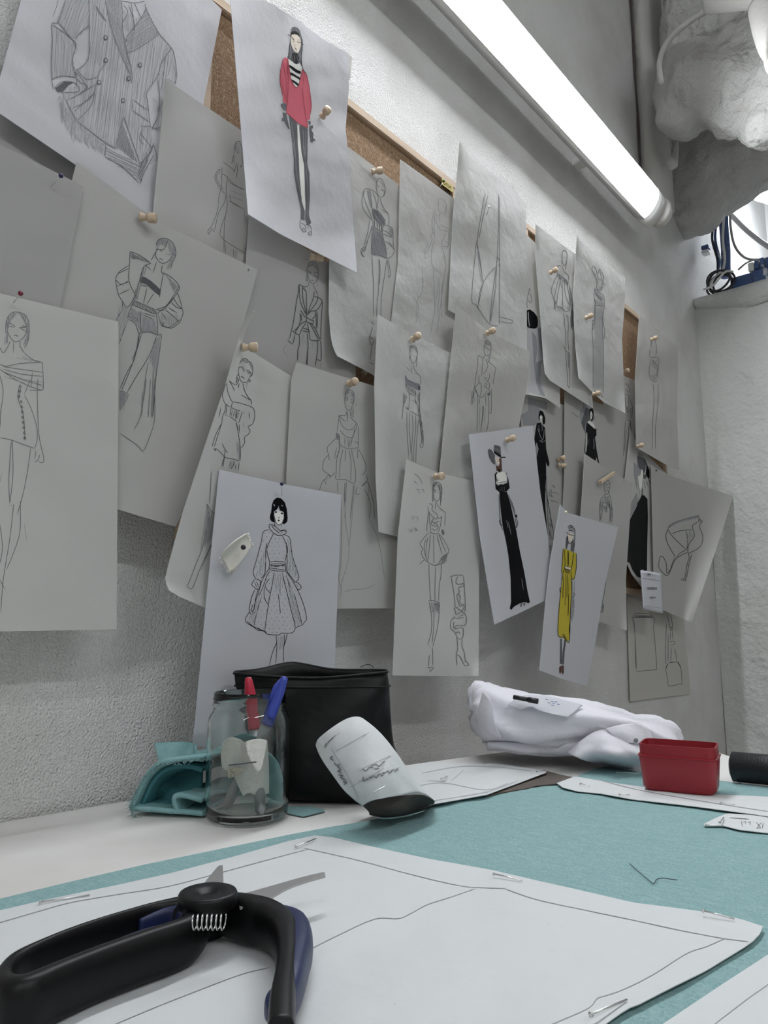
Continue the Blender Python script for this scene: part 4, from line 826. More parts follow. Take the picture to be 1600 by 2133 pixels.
S(k, 'I', 'pl', 1.0, "920 1270 925 1500 920 1700 905 1790 925 1860", "945 1250 950 1450 970 1600 960 1700 925 1820 925 1900", "1005 1210 990 1400 970 1600", "1090 1210 1090 1400 1130 1500 1160 1600 1190 1800", "940 1875 1000 1860 1070 1855 1130 1830", "905 1900 925 1910")
k = 's13'
S(k, 'S', 'pm', 1.1, "390 380 385 300 430 285 470 300 495 370 490 460 480 600", "385 300 385 400 400 500 430 550 470 510 490 430", "395 400 430 420", "450 445 480 445", "420 515 440 515", "385 400 380 520", "400 540 405 600", "410 600 410 700", "440 570 450 630 490 690 530 730 545 800 540 870", "330 600 390 665", "450 690 500 710", "315 720 350 780 420 820 530 860", "315 720 320 830 330 900", "340 840 350 960 460 1020 470 960", "470 1020 460 1070 500 1180 530 1340", "380 1250 460 1290 530 1340", "370 960 375 1100 365 1240", "315 1195 360 1230 340 1190", "300 980 285 1100 300 1130 340 1030", "290 1130 275 1280 270 1380", "530 970 525 1200 550 1400 580 1600 580 1760 550 1800 535 1750 560 1700 540 1500 500 1200", "340 1260 345 1600 370 1950", "380 1270 375 1500 400 1900", "415 1290 430 1500 410 1800 420 2000", "465 1310 470 1500 440 1800 440 2000", "520 1360 500 1500 480 1750 470 2030", "450 1090 490 1150 460 1120")
FI(k, 'S', 'ph', "315 720 350 785 420 825 530 865 540 930 500 950 460 920 400 890 330 860"); HA(k, 'S', 'pm', .9, "315 720 350 785 420 825 530 865 540 930 500 950 460 920 400 890 330 860", 30, 1.8, seed=1)
FI(k, 'S', 'gm', "505 870 540 880 535 950 505 930"); HA(k, 'S', 'pm', .9, "525 960 535 1200 560 1400 585 1600 580 1750 555 1700 540 1450 510 1180 500 1000", 88, 1.6, seed=2)
for i in range(6): S(k, 'S', 'pd', 1.5, f"{360 + i * 20} {880 + i * 9} {366 + i * 20} {955 + i * 11}")
for (x, y) in ((385, 1010), (415, 1020), (380, 1080), (410, 1095), (435, 1110)): FI(k, 'S', 'pm', [(x + 7 * math.cos(a), y + 9 * math.sin(a)) for a in np.linspace(0, 6, 7)])
HA(k, 'S', 'ph', .9, "300 980 340 1030 320 1130 285 1200 285 1080", 80, 2, seed=3); HA(k, 'S', 'pm', .9, "390 290 430 285 490 340 490 400 450 320 395 330", 60, 1.8, seed=4)
# peplum jacket
k = 's16'
S(k, 'M', 'pm', 1.2, "555 660 560 600 600 550 650 590 665 660 660 760 640 820 600 870", "550 640 545 720 570 790 610 810 650 780", "560 660 610 690 660 720", "560 650 600 640", "620 590 640 640", "565 790 545 830 530 850 460 800 445 850 440 980 410 1160 390 1320 350 1540", "530 850 520 970 510 1130", "570 860 600 920 610 980 580 1060 540 1110", "610 880 640 920 700 970 745 1030 720 1130 700 1280", "460 1140 520 1145", "460 1140 465 1240 500 1290 500 1400 480 1480", "470 1250 400 1340 410 1400 470 1490 520 1495 570 1440 600 1400", "400 1350 440 1440", "600 1250 640 1160 640 1100", "560 1270 590 1270 580 1320 560 1330 560 1280", "570 1330 620 1370 645 1410 640 1470 600 1460", "620 1240 640 1300 625 1370", "580 1240 630 1190", "440 1440 440 1700 430 2080", "470 1500 475 1620", "570 1460 580 1650", "620 1480 630 1640 620 1900 590 2080", "540 1640 530 1800 490 2080", "520 1640 520 1800 500 2000", "670 1350 670 1600 665 1760 630 1750", "385 1400 360 1560 340 1640", "350 1380 340 1550 320 1600")
HA(k, 'M', 'ph', 1.0, "555 620 590 555 640 580 665 650 620 640", 65, 1.7, seed=1); HA(k, 'M', 'ph', 1.0, "610 860 660 790 650 900 610 930", 100, 1.8, seed=2); FI(k, 'M', 'pm', "400 1360 440 1430 445 1460 420 1420", "600 1440 645 1410 640 1465 605 1475"); HA(k, 'M', 'ph', .9, "540 1160 610 1170 570 1240", 45, 2, seed=3)
S(k, 'M', 'pl', .9, "480 1650 470 2000", "570 1680 555 1950", "400 1480 380 1600")
# spotted dress
k = 's30'
FI(k, 'P', 'ink', "345 360 355 270 375 220 415 193 460 205 500 250 520 320 530 420 525 465 490 490 465 485 490 420 485 350 445 340 430 290 410 330 380 345 378 400 390 470 355 465 332 430 335 390")
FI(k, 'P', 'whp', "385 350 410 335 440 345 480 360 480 430 460 480 430 498 400 470 382 420")
FI(k, 'P', 'gl', "372 262 392 278 385 295 372 282", "458 272 480 280 478 298 460 295", "425 285 435 290 430 320 424 315")
FI(k, 'P', 'ink', "384 350 400 343 415 355 400 368 386 364", "445 362 465 358 482 368 470 382 450 378", "412 440 430 436 446 446 432 462 418 458")
S(k, 'P', 'ink', 1.1, "425 415 432 420 442 412", "382 400 400 470 430 498 465 480", "390 470 385 500 395 510", "460 490 455 540", "320 500 345 490 400 520 450 560 500 550 515 575 490 605 430 615 370 585 335 545 320 500", "345 500 400 560 440 590", "440 575 480 560 510 572", "450 600 480 570", "325 550 270 565 250 600 240 670 215 770 180 900 150 1000 155 1060 180 1100", "375 590 330 680 300 760 305 820 325 890 330 910", "470 620 510 700 530 780 510 860 500 900", "495 605 540 630 560 670 575 800 600 900 640 1020 655 1090 620 1130", "300 700 285 800 285 950 270 1050 230 1090", "515 690 525 900 520 1000 580 1090 610 1130", "330 910 400 905 500 908", "335 935 420 930 500 935", "330 955 420 950 500 955", "330 975 400 985 500 1000", "335 1000 420 1010 505 1010", "330 910 325 980 340 1000", "500 905 505 960 510 1010", "340 940 400 960 500 940", "180 1095 230 1120 225 1140", "165 1100 130 1160 160 1190 190 1215 220 1190 228 1130", "160 1130 190 1200", "180 1120 210 1190", "600 1130 640 1140 680 1185 655 1220 620 1190", "625 1150 650 1200", "325 980 280 1050 240 1130 200 1270 170 1350 150 1450", "335 1010 300 1060 270 1150 210 1290", "505 1010 560 1080 620 1180 680 1310 720 1430 740 1540 715 1580 690 1610 620 1640 600 1680 560 1700 460 1700 430 1720 300 1710 270 1670 200 1670 150 1630 80 1590 60 1550 75 1510 110 1460", "165 1215 130 1300 105 1420 110 1470 130 1500", "205 1210 175 1310 160 1420 150 1450", "140 1380 130 1440 150 1460", "120 1450 150 1470 175 1475", "380 1020 360 1150 330 1300 305 1450 290 1560 275 1670", "330 1090 280 1180 340 1260", "270 1180 270 1300 315 1390", "470 1030 510 1200 570 1450 600 1560 615 1640", "510 1050 560 1200", "425 1260 440 1400 450 1480", "240 1290 180 1500 155 1620", "600 1250 650 1450 690 1600", "400 1720 410 1850 395 2040", "410 1800 360 1920 325 2060", "490 1710 495 1800 480 1900 485 2030", "525 1700 510 1780 485 1850", "200 1640 260 1680 300 1690", "80 1570 140 1620 220 1660")
HA(k, 'P', 'pl', .8, "520 1040 600 1250 660 1450 700 1590 620 1630 590 1500 540 1300", 75, 3, seed=1); HA(k, 'P', 'pl', .8, "240 1300 190 1480 160 1610 80 1560 130 1480 180 1330", 100, 3, seed=2); HA(k, 'P', 'pl', .7, "535 640 565 680 600 900 640 1050 600 1100 530 1000 540 850", 85, 3, seed=3); HA(k, 'P', 'pl', .7, "300 700 285 950 240 1080 180 1080 220 900", 95, 3.5, seed=4); HA(k, 'P', 'pl', .7, "410 1730 490 1720 480 1880 420 1880", 90, 3.5, seed=5); HA(k, 'P', 'pl', .7, "390 1030 470 1030 480 1150 450 1300 430 1250 380 1200", 90, 3.5, seed=6)
rn = random.Random(5)
def inp(poly, x, y):
    p = np.array([float(v) for v in poly.split()]).reshape(-1, 2); xs = cross(p, y); return sum(1 for v in xs if v < x) % 2 == 1
for poly in ("325 920 300 760 375 600 470 620 530 780 500 905", "265 570 330 580 290 760 285 950 240 1080 170 1080 155 1000 230 700", "500 610 560 670 600 900 650 1080 610 1120 530 1000 530 780", "330 1010 505 1010 620 1180 735 1540 600 1680 430 1715 280 1700 80 1590 65 1550 200 1270", "335 510 450 570 510 575 430 610 370 580"):
    p = np.array([float(v) for v in poly.split()]).reshape(-1, 2); y = p[:, 1].min() + 12; row = 0
    while y < p[:, 1].max():
        x = p[:, 0].min() + (row % 2) * 26
        while x < p[:, 0].max():
            xx, yy = x + rn.uniform(-7, 7), y + rn.uniform(-7, 7)
            if inp(poly, xx, yy): FI(k, 'P', 'ink', [(xx + 4.2 * math.cos(a), yy + 4.6 * math.sin(a)) for a in np.linspace(0, 5.2, 6)], step=1.2)
            x += 58
        y += 42; row += 1
# pleated mini and snake boot
k = 's15'
S(k, 'K', 'pm', 1.3, "395 250 390 190 415 165 450 170 475 210 475 300 460 400", "390 190 385 360", "395 250 400 320 425 350 455 320 465 260", "395 240 412 240 412 260 395 258", "430 265 455 270", "415 318 430 318", "412 360 412 440", "425 360 440 400 495 450 510 470 505 600", "440 430 490 445", "350 380 370 378 385 405 380 440 420 470 435 490 430 520 400 520 345 450 340 400", "345 450 330 600 330 650", "350 450 355 550 370 650", "430 510 460 520 475 500 460 600 440 660", "380 540 370 580 420 600 430 580 390 570", "400 520 380 545 400 560 450 550", "420 570 440 610 410 640 380 620", "355 655 400 670 445 670", "350 655 265 760 275 800 285 820 275 870 310 930 350 960 400 985 440 975 480 900 530 870 545 850 540 820 500 740 445 670", "320 720 300 830 340 950", "365 665 340 940", "395 670 400 980", "425 680 480 880", "340 700 320 820 320 920", "445 680 520 860", "350 970 350 1060 360 1250 370 1330", "415 990 408 1200 410 1340", "470 960 470 1060 450 1200 445 1340", "400 985 480 960 530 880", "300 930 270 960 260 975", "345 1330 400 1335 455 1350", "350 1340 375 1500 370 1650 340 1760", "455 1350 440 1560 400 1740 385 1780", "400 1400 395 1600 380 1760", "330 1760 360 1785", "385 1790 388 1980", "355 1870 350 1900 345 1985", "330 1995 395 1995 350 2040", "340 1990 370 2030")
HA(k, 'K', 'pm', .9, "400 985 440 975 480 900 540 850 545 870 490 930 430 985", 40, 2, seed=1); HA(k, 'K', 'pm', .9, "475 900 530 880 520 960 470 990", 85, 2, seed=2); HA(k, 'K', 'ph', .9, "350 1340 455 1350 440 1460 410 1440 370 1460", 100, 2.2, seed=3); HA(k, 'K', 'pm', .9, "400 1350 455 1352 445 1460", 55, 2.2, seed=4); HA(k, 'K', 'pm', 1, "470 625 505 635 500 690 475 680", 60, 1.5, seed=5); HA(k, 'K', 'pm', .9, "388 200 415 165 470 195 475 300 460 390 455 250 430 190 395 220", 85, 1.8, seed=6); HA(k, 'K', 'ph', .9, "385 260 400 330 395 360 385 360", 90, 1.6, seed=7)
S(k, 'K', 'pm', 1.3, "555 1100 620 1080 690 1085", "570 1100 600 1280 610 1400", "690 1090 700 1200 710 1400 700 1440", "635 1090 615 1150 640 1170 690 1165 690 1190 645 1205 650 1250 635 1265", "635 1265 625 1290 640 1350 660 1390 690 1370 695 1400 670 1440 620 1470 610 1430 600 1410 640 1395", "635 1265 660 1290 655 1350 690 1380", "640 1290 650 1300", "620 1400 690 1450 720 1500 715 1560 690 1580 620 1580 610 1610 680 1600 690 1650 680 1700 640 1710 615 1660 640 1640 660 1660", "610 1490 570 1530 565 1600 600 1640 620 1660", "600 1510 690 1500", "600 1540 590 1590 620 1620", "640 1490 700 1470", "625 1700 635 1800 620 1870 628 1970", "680 1710 675 1780 700 1850 710 1920 745 1965 700 1970 660 1890 630 1870", "620 1865 640 1870", "700 1930 735 1940")
S(k, 'K', 'pl', 1.2, "210 80 250 110 290 180", "195 150 230 170 205 160", "220 165 240 190", "225 230 250 240 245 265", "270 240 295 235 300 270", "240 280 275 265", "170 520 200 525 180 495", "205 500 240 510 235 545", "135 630 180 640 165 660 190 620", "200 610 240 640 205 635", "230 610 225 645")
# black hat
k = 's31'
FI(k, 'H', 'skin', "160 415 200 420 215 440 200 500 185 500 165 450"); FI(k, 'H', 'brn', "200 440 225 420 235 560 215 580 175 560 170 500 190 520 210 490")
FI(k, 'H', 'gm', "145 310 155 288 190 290 218 310 222 415 160 385 148 350", "82 350 95 330 120 335 160 400 155 430 165 500 130 480 95 420")
FI(k, 'H', 'ink', "148 350 222 395 222 418 200 410 150 375", "155 600 180 570 185 600 170 700 165 760 160 650", "165 700 190 715 290 695 290 610 265 570 285 590 300 650 315 745 290 770 285 785 205 790 190 770 170 760", "205 785 285 785 320 900 360 1080 385 1200 420 1400 470 1640 500 1820 528 1950 515 1965 480 1950 430 1960 360 2000 330 2035 315 2020 330 1950 325 1700 300 1450 270 1280 240 1150 220 980", "200 415 272 415 268 424 225 424", "368 1030 385 1020 398 1050 385 1060 370 1045", "190 545 215 545 213 580 200 583")
FI(k, 'H', 'whp', "170 600 200 580 215 575 270 575 285 690 185 705", "290 780 315 775 318 810 296 815", "180 780 205 785 205 820 185 810")
S(k, 'H', 'ink', 1.0, "180 690 285 675", "185 640 190 670 178 660", "200 800 215 1080 240 1190", "300 810 370 1030 400 1110 390 1155", "330 870 375 1010", "210 1080 205 1100 215 1130 235 1140", "180 440 195 470", "225 455 240 452", "420 1960 435 2000 440 1960", "450 1955 470 1990 478 1950", "370 1060 390 1160 375 1150")
S(k, 'H', 'gl', 1.0, "280 1080 300 1170", "300 1100 330 1240", "440 1700 460 1820", "150 320 220 360", "210 740 212 780", "230 730 235 780", "255 730 258 775")
S(k, 'H', 'pm', .9, "130 190 136 200")
# mustard dress
k = 's32'
FI(k, 'Y', 'yel', "285 545 345 565 400 590 430 600 430 760 405 885 380 880 372 830 375 1000 365 1250 355 1560 330 1580 270 1530 245 1530 225 1470 240 1200 265 980 280 830 270 820 275 700")
FI(k, 'Y', 'skin', "335 385 360 365 400 400 385 450 362 490 340 450"); FI(k, 'Y', 'gm', "318 420 335 400 345 480 325 555 308 550", "398 430 405 500 390 590 365 570 375 490", "252 1550 270 1550 272 1800 268 1830 248 1830 250 1700", "298 1560 318 1570 300 1700 292 1840 272 1830 278 1700")
FI(k, 'Y', 'brn', "240 1860 265 1850 262 1920 250 1945 240 1920", "268 1840 292 1850 292 1920 282 1950 265 1920"); FI(k, 'Y', 'yeld', "305 770 370 785 350 830 300 815", "310 830 318 830 310 1180 300 1180", "345 840 350 1000 340 1100", "270 1490 300 1500 330 1570 290 1530")
FI(k, 'Y', 'skin', "302 740 370 758 366 785 300 768")
S(k, 'Y', 'ink', 1.1, "285 545 275 700 265 820", "300 550 305 700 300 770 280 830 260 1000 240 1200 225 1470 245 1530 290 1530 330 1580 355 1560 365 1250 380 990 370 800", "430 600 430 760 405 885 380 880", "400 600 385 720 370 790", "335 570 335 740", "345 575 345 740", "302 740 370 758", "300 768 366 785", "320 365 350 390 410 405", "345 350 370 345 400 360", "350 320 380 310 410 330 415 400 400 600", "340 300 370 290 400 305", "335 400 330 440 345 480 362 495 390 460", "255 980 245 1000 255 1040", "330 830 325 1100", "290 850 280 1100", "345 1050 340 1300", "385 1050 400 1040 412 1060 395 1090", "355 470 370 465", "350 1380 355 1500")
HA(k, 'Y', 'gl', 1.0, "385 1060 410 1060 405 1300 375 1380 370 1250", 80, 1.8, seed=1); HA(k, 'Y', 'pm', .8, "330 300 370 280 415 330 415 400 395 340 345 330", 30, 2.2, seed=2); S(k, 'Y', 'pl', 1, "385 900 390 1050", "410 890 408 1050", "262 980 270 820")
# black high-necked gown with notes
k = 's27'
FI(k, 'H', 'ink', "600 60 640 50 690 110 700 330 735 480 730 520 715 515 700 470 700 620 690 800 690 900 700 1050 720 1270 705 1265 690 1150 650 900 620 700 590 430 600 350 578 320 575 220 590 120", "620 -60 640 -80 670 -60 690 0 690 60 670 75 660 20 640 -20 630 40 618 0")
FI(k, 'H', 'gl', "440 -40 600 -60 620 -40 620 50 570 80 460 80", "580 330 600 260 620 330 600 420 588 440"); FI(k, 'M', 'gl', "1280 1500 1600 1580 1600 1700 1480 1680 1440 1900 1300 1950 1200 1960 1180 1800 1290 1720"); FI(k, 'H', 'whp', "632 -10 645 -30 662 -10 660 30 645 45 634 20")
FI(k, 'H', 'ink', "644 12 652 12 650 26 645 24"); S(k, 'H', 'gl', 1.0, "610 110 640 200 660 230", "680 120 670 220 640 250", "630 240 660 260 690 240", "650 60 660 110 655 140", "620 80 630 150")
S(k, 'H', 'pd', 1.0, "700 610 710 800 740 1000 775 1190 775 1290", "690 720 710 900 720 1100 745 1270 775 1290", "720 1280 775 1295", "700 820 740 990 755 1100", "725 1180 765 1280", "740 1060 770 1180", "730 1100 760 1200", "720 1240 770 1230", "700 900 725 960", "715 1000 740 1050", "715 1290 740 1530 775 1300", "770 1270 720 1270"); HA(k, 'H', 'pl', .9, "715 1300 770 1300 742 1500", 5, 4, seed=1); HA(k, 'H', 'pl', .8, "700 900 740 1000 770 1190 740 1270 710 1000", 60, 3.5, seed=3)
for ln in ("755 715 790 725 775 735 800 745", "740 750 760 770 750 790 790 790 830 810", "730 800 760 810 750 830 780 840", "740 770 730 820 770 825", "745 870 770 880 800 885 825 905", "755 880 790 895"): S(k, 'H', 'pm', .9, ln)
# off-shoulder black gown
k = 's28'
FI(k, 'U', 'gl', "210 340 300 380 340 440 350 500 370 570 350 600 260 610 250 790 200 640 170 540 175 470 215 450")
FI(k, 'U', 'gm', "250 420 300 440 300 600 250 610 235 740 190 620 210 560")
FI(k, 'U', 'ink', "260 610 310 650 370 700 385 690 385 790 365 800 375 860 390 980 425 1160 410 1155 385 1060 370 1120 240 1020 265 850 250 740 240 960 235 1010 228 1000 245 800 250 690", "295 440 335 430 352 480 345 560 330 605 310 600 330 560 335 500 310 470 300 560 290 500")
FI(k, 'U', 'whp', "268 595 300 590 370 660 365 700 320 660 280 625", "305 475 325 470 335 520 325 570 312 570 305 520"); FI(k, 'U', 'ink', "316 520 328 522 322 540"); S(k, 'U', 'gl', 1.1, "350 820 355 900 352 960", "270 860 275 920", "290 830 285 880"); S(k, 'U', 'whp', 1.3, "262 740 262 860 250 1000")
S(k, 'U', 'pm', .9, "60 495 90 495 110 520 160 550", "120 530 150 525")
# narrow drawing
k = 's21'
S(k, 'U', 'pm', 1.0, "770 150 765 120 790 130 800 170 815 200 800 230 780 215 765 180", "745 265 790 260 800 300 830 360 845 430 840 560", "750 290 760 400 755 500", "790 300 800 400 780 450 790 560", "770 420 800 480 830 430", "780 500 820 470", "755 560 810 580", "760 590 820 590 815 640", "755 600 745 800 730 1050", "800 640 790 800 760 1000", "820 600 830 680 845 730", "770 700 740 1000")
HA(k, 'U', 'pl', .9, "760 400 840 430 835 570 770 570", 60, 2.8, seed=1); HA(k, 'U', 'pm', .9, "800 600 820 610 840 720 820 700", 70, 1.8, seed=2)
# grey hair, black column
k = 's22'
FI(k, 'O', 'gl', "255 310 300 350 330 400 335 480 300 500 280 560 250 560 240 720 205 560 205 420 240 460 245 350", "240 740 250 850 160 1030 175 850")
FI(k, 'O', 'gm', "240 350 330 390 330 500 300 590 290 500 260 490 245 420", "300 560 345 540 340 590 310 600")
FI(k, 'O', 'ink', "290 770 320 775 350 810 355 1000 348 1300 345 1570 290 1560 285 1650 240 1630 190 1560 160 1480 133 1475 140 1300 158 1040 240 880 260 780 250 850", "318 380 345 440 370 510 372 580 360 600 330 540 340 470", "295 690 300 700 298 770 288 770", "355 590 400 670 370 630")
FI(k, 'O', 'whp', "250 560 270 580 290 490 305 520 300 660 280 720 262 690 245 620"); S(k, 'O', 'pm', .9, "250 580 260 700", "300 600 290 760", "340 620 360 680", "330 600 350 660", "262 700 268 760", "310 620 330 700"); S(k, 'O', 'gm', 1.2, "375 395 385 400")
# pointed hat and long gown
k = 's19'
S(k, 'T', 'pm', 1.2, "825 390 820 440 860 520 875 560", "825 390 850 410 880 480 885 530", "875 560 870 640 900 660 930 640 940 570 880 530", "890 480 900 430 940 490 945 530 930 600", "900 440 930 540", "940 570 975 610", "880 560 885 620", "925 580 920 670", "850 630 860 700 900 740 945 770", "850 640 840 700 845 800", "870 650 900 690 945 720 955 770 955 850 945 890", "850 750 860 830 900 830 950 850", "870 720 930 790", "850 820 840 980 820 1120 830 1300 830 1760", "940 870 935 1100 945 1300 945 1500 940 1830", "945 900 940 1000 960 1120 950 1210", "855 830 850 980 840 1100", "925 860 930 1000", "840 1000 820 1010 830 1110", "840 1780 900 1810 940 1850", "870 1780 880 1830 910 1840", "900 1790 915 1820")
for i in range(9): S(k, 'T', 'pl', .8, f"{862 + i * 8} 860 {852 + i * 10} 1100 {845 + i * 11} 1400 {842 + i * 11} 1760")
HA(k, 'T', 'ph', 1.0, "850 640 870 650 900 700 945 730 950 780 900 760 850 720", 60, 2, seed=1); HA(k, 'T', 'ph', 1.1, "855 750 950 800 950 860 860 820", 80, 2.2, seed=2); HA(k, 'T', 'ph', .9, "900 630 925 620 920 670 895 660", 90, 1.8, seed=3); HA(k, 'T', 'ph', .9, "830 400 860 430 880 520 850 500", 70, 3, seed=4)
# balloon cape
k = 's18'
S(k, 'T', 'pm', 1.2, "485 300 490 240 510 220 535 240 540 300 530 360 510 390 490 360 485 300", "480 380 485 260", "540 300 535 360 520 440", "492 290 500 300", "515 300 525 305", "500 350 515 350", "435 390 480 400 510 460 550 490 560 560", "435 390 435 480 500 520 555 580", "440 480 400 560 370 640 365 680 385 740 400 800 405 880", "405 780 410 880", "460 500 420 640 400 760", "470 520 440 700 420 830", "485 540 490 700 490 860", "510 550 520 700 560 820", "530 560 560 700 590 800 620 1000", "430 840 490 860 520 900 570 880 560 820", "560 590 590 720 610 850 620 1000", "590 870 580 1000 590 1090 605 1080 605 940", "500 910 510 1000 520 1100 530 1300", "545 930 555 1050 550 1200 560 1340", "500 1270 530 1340 570 1360", "520 1300 540 1560 545 1700 570 1740 570 1500 568 1360", "455 500 480 640", "400 760 430 850", "540 560 545 620")
HA(k, 'T', 'pm', 1.0, "435 470 500 510 560 570 555 610 490 560 435 510", 75, 2, seed=1); HA(k, 'T', 'pm', 1.0, "555 600 580 680 610 850 600 960 570 820", 85, 2, seed=2); FI(k, 'T', 'gm', "582 870 605 900 606 1060 590 1090 585 980", "400 790 410 840 402 880"); HA(k, 'T', 'ph', 1.0, "430 830 520 880 500 890 430 860", 30, 2, seed=3); FI(k, 'T', 'ph', "515 920 560 960 555 1000 530 950", "545 1350 568 1350 562 1550 550 1500")
HA(k, 'T', 'ph', .8, "520 860 570 830 560 880", 60, 2, seed=5)
# tonal column print
k = 's17'
FI(k, 'T', 'pv', "70 1100 90 1070 120 1095 180 1095 215 1070 250 1080 285 1440 250 1500 265 1640 300 1850 115 1800 135 1600 120 1440 125 1330 60 1280")
FI(k, 'T', 'ph', "150 1120 200 1180 210 1330 190 1470 270 1440 250 1500 240 1650 260 1760 300 1850 240 1820 200 1700 170 1480 160 1300", "215 1090 250 1080 280 1400 270 1440 240 1300")
FI(k, 'T', 'ink', "92 880 130 878 175 910 210 960 218 1010 212 1075 180 1092 130 1090 85 1060 80 1020")
S(k, 'T', 'gl', 2.0, "110 900 112 980 125 1070"); S(k, 'T', 'pm', .9, "125 640 110 700 100 760 95 820 100 860", "115 700 140 720 150 790 130 800 110 770", "130 640 135 690")
# small torso
k = 's20'
S(k, 'Z', 'pm', 1.0, "1350 960 1355 920 1375 915 1385 950 1385 1000", "1345 970 1350 1020 1395 1020 1400 1060 1390 1150", "1350 1030 1340 1130 1370 1170 1390 1160", "1355 1030 1390 1080 1385 1140", "1360 1150 1385 1150", "1365 1180 1370 1300 1360 1450 1360 1590", "1395 1180 1395 1300 1380 1450 1380 1590", "1385 970 1380 1020", "1350 1060 1380 1050")
HA(k, 'Z', 'ph', .9, "1350 1040 1395 1030 1390 1100 1360 1080", 60, 2.2, seed=1); HA(k, 'Z', 'ph', .8, "1345 1130 1390 1120 1385 1165 1360 1165", 20, 2.4, seed=2)
# sandal
k = 's23'
S(k, 'O', 'pd', 1.4, "565 1130 600 1080 720 1030 870 990 893 998 890 1050", "570 1120 640 1070 760 1035 880 1005", "565 1130 545 1200 560 1270 600 1350 645 1420", "565 1130 620 1210 760 1345", "605 1180 700 1145 830 1135", "890 1050 840 1080 825 1110 845 1170 840 1220 800 1270 780 1320 780 1380", "905 1020 930 1050 905 1080 905 1120 930 1180 935 1240 910 1310 850 1355 770 1390", "893 998 905 1020", "755 1150 775 1230 770 1330", "645 1420 610 1500 590 1560 555 1590 550 1500 520 1430 500 1415 480 1430 470 1510 480 1550 540 1615 570 1610 600 1550 640 1460 700 1410 780 1370", "555 1590 545 1610", "560 1540 570 1560", "655 1430 700 1380 770 1345", "785 1385 790 1440 770 1500 745 1640 705 1660 755 1675 750 1650", "820 1385 790 1500 760 1660", "760 1500 785 1502", "755 1335 780 1325 775 1350")
FI(k, 'O', 'ph', "570 1120 600 1080 720 1030 870 990 885 1003 800 1030 680 1060 590 1110", "893 1010 920 1035 920 1055 895 1055", "710 1648 755 1660 750 1678 705 1665"); HA(k, 'O', 'pl', .8, "760 1150 830 1140 845 1200 790 1290 770 1300", 60, 3, seed=1); FI(k, 'O', 'gm', "440 505 460 505 452 520")
# hooded figure
k = 's26'
S(k, 'U', 'pm', 1.1, "490 1370 485 1430 495 1530 480 1560 440 1610 425 1700 430 1850 430 1900", "550 1370 560 1430 545 1520 570 1600 590 1760 580 1900", "500 1380 520 1350 545 1370", "500 1400 520 1420 545 1400", "510 1440 530 1460 545 1440", "500 1500 520 1480 540 1500 520 1540 500 1520", "490 1560 520 1590 550 1560", "460 1620 465 1740 440 1860", "550 1600 560 1760 555 1900", "440 1640 455 1700", "570 1660 585 1750")
for ln in ("478 1610 480 1660", "478 1635 500 1640", "500 1612 502 1662", "520 1612 518 1665 545 1668", "520 1612 548 1618", "520 1640 540 1642", "485 1680 490 1720 500 1720", "500 1680 505 1720", "515 1680 520 1760", "490 1735 515 1740", "490 1755 520 1765", "535 1630 530 1700", "550 1640 545 1720"): S(k, 'U', 'pd', 1.5, ln, smooth=False)
HA(k, 'U', 'ph', .9, "490 1560 550 1560 560 1640 540 1660 530 1620 480 1600", 50, 2.6, seed=1); HA(k, 'U', 'pm', .8, "430 1640 470 1620 450 1860 430 1870", 95, 3, seed=2); HA(k, 'U', 'pm', .8, "555 1620 585 1700 580 1880 560 1880", 88, 3, seed=3)
HA(k, 'Y', 'pm', 1.2, "710 1160 735 1160 730 1240 695 1250", 60, 2.2, seed=4); S(k, 'Y', 'pm', 1.0, "760 910 740 1050 715 1160 690 1240 725 1250 735 1160")
# bag sketch
k = 's24'
S(k, 'B', 'pm', 1.1, "190 750 500 750 510 900 540 1250 553 1500 530 1530 390 1540 260 1560", "205 735 250 700 440 700 495 745", "215 730 480 730", "190 755 225 900 245 1200 255 1550", "215 770 235 1000 245 1500", "715 705 730 800 755 900 790 890 760 700", "755 910 780 900 785 940 760 945 755 910", "755 960 760 1090", "785 950 795 1090", "745 1115 810 1110 818 1150 755 1165", "775 1195 800 1190", "775 1200 760 1410", "820 1200 855 1405", "740 1420 860 1415 890 1450 915 1520 930 1730 900 1740 760 1770 720 1740 705 1600 690 1520 730 1430", "735 1430 850 1410", "700 850 690 1100 685 1300 695 1450", "725 1000 725 1400")
S(k, 'B', 'pd', 1.6, "185 750 500 752", "860 1415 895 1460 915 1520", "730 1430 695 1490 690 1540", smooth=False)
for _k in SH: SH[_k].build()

# ------------------------------------------------------------------ cloth and pattern paper lying on the table
M['teal'] = mat('teal_denim', (.255, .405, .405), .85, spec=.15, sheen=.0, bump=[('noise', 9, .5, .012, 3), ('noise', 30, .4, .005, 3), ('wave', 900, .25, .0006)], mix=[(70, (.30, .455, .455), .4, .65, 5, (1, 3, 1)), (600, (.20, .345, .35), .45, .7, 2, (1, 1, 1))])
M['teal2'] = mat('teal_denim_back', (.23, .42, .43), .9, spec=.15, bump=[('noise', 300, .4, .001)], mix=[(60, (.33, .52, .53), .5, .75, 5, (1, 1, 1))])
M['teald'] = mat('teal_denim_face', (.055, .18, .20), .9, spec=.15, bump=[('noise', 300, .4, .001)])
M['pattern'] = mat('thin_pattern_paper', (.63, .65, .655), .7, spec=.25, bump=[('noise', 7, .8, .016, 4), ('noise', 26, .5, .006, 4), ('noise', 300, .15, .0006)])
M['pencil_line'] = flat('pencil_line', (.33, .34, .36))
TB = []
def tsheet(name, top, right, bottom, left, base, m, label, cat, **k):
    s = Sheet(name, 'Z', top, right, bottom, left, base, m, seed=len(TB) + 60, label=label, cat=cat, **k); TB.append(s); return s
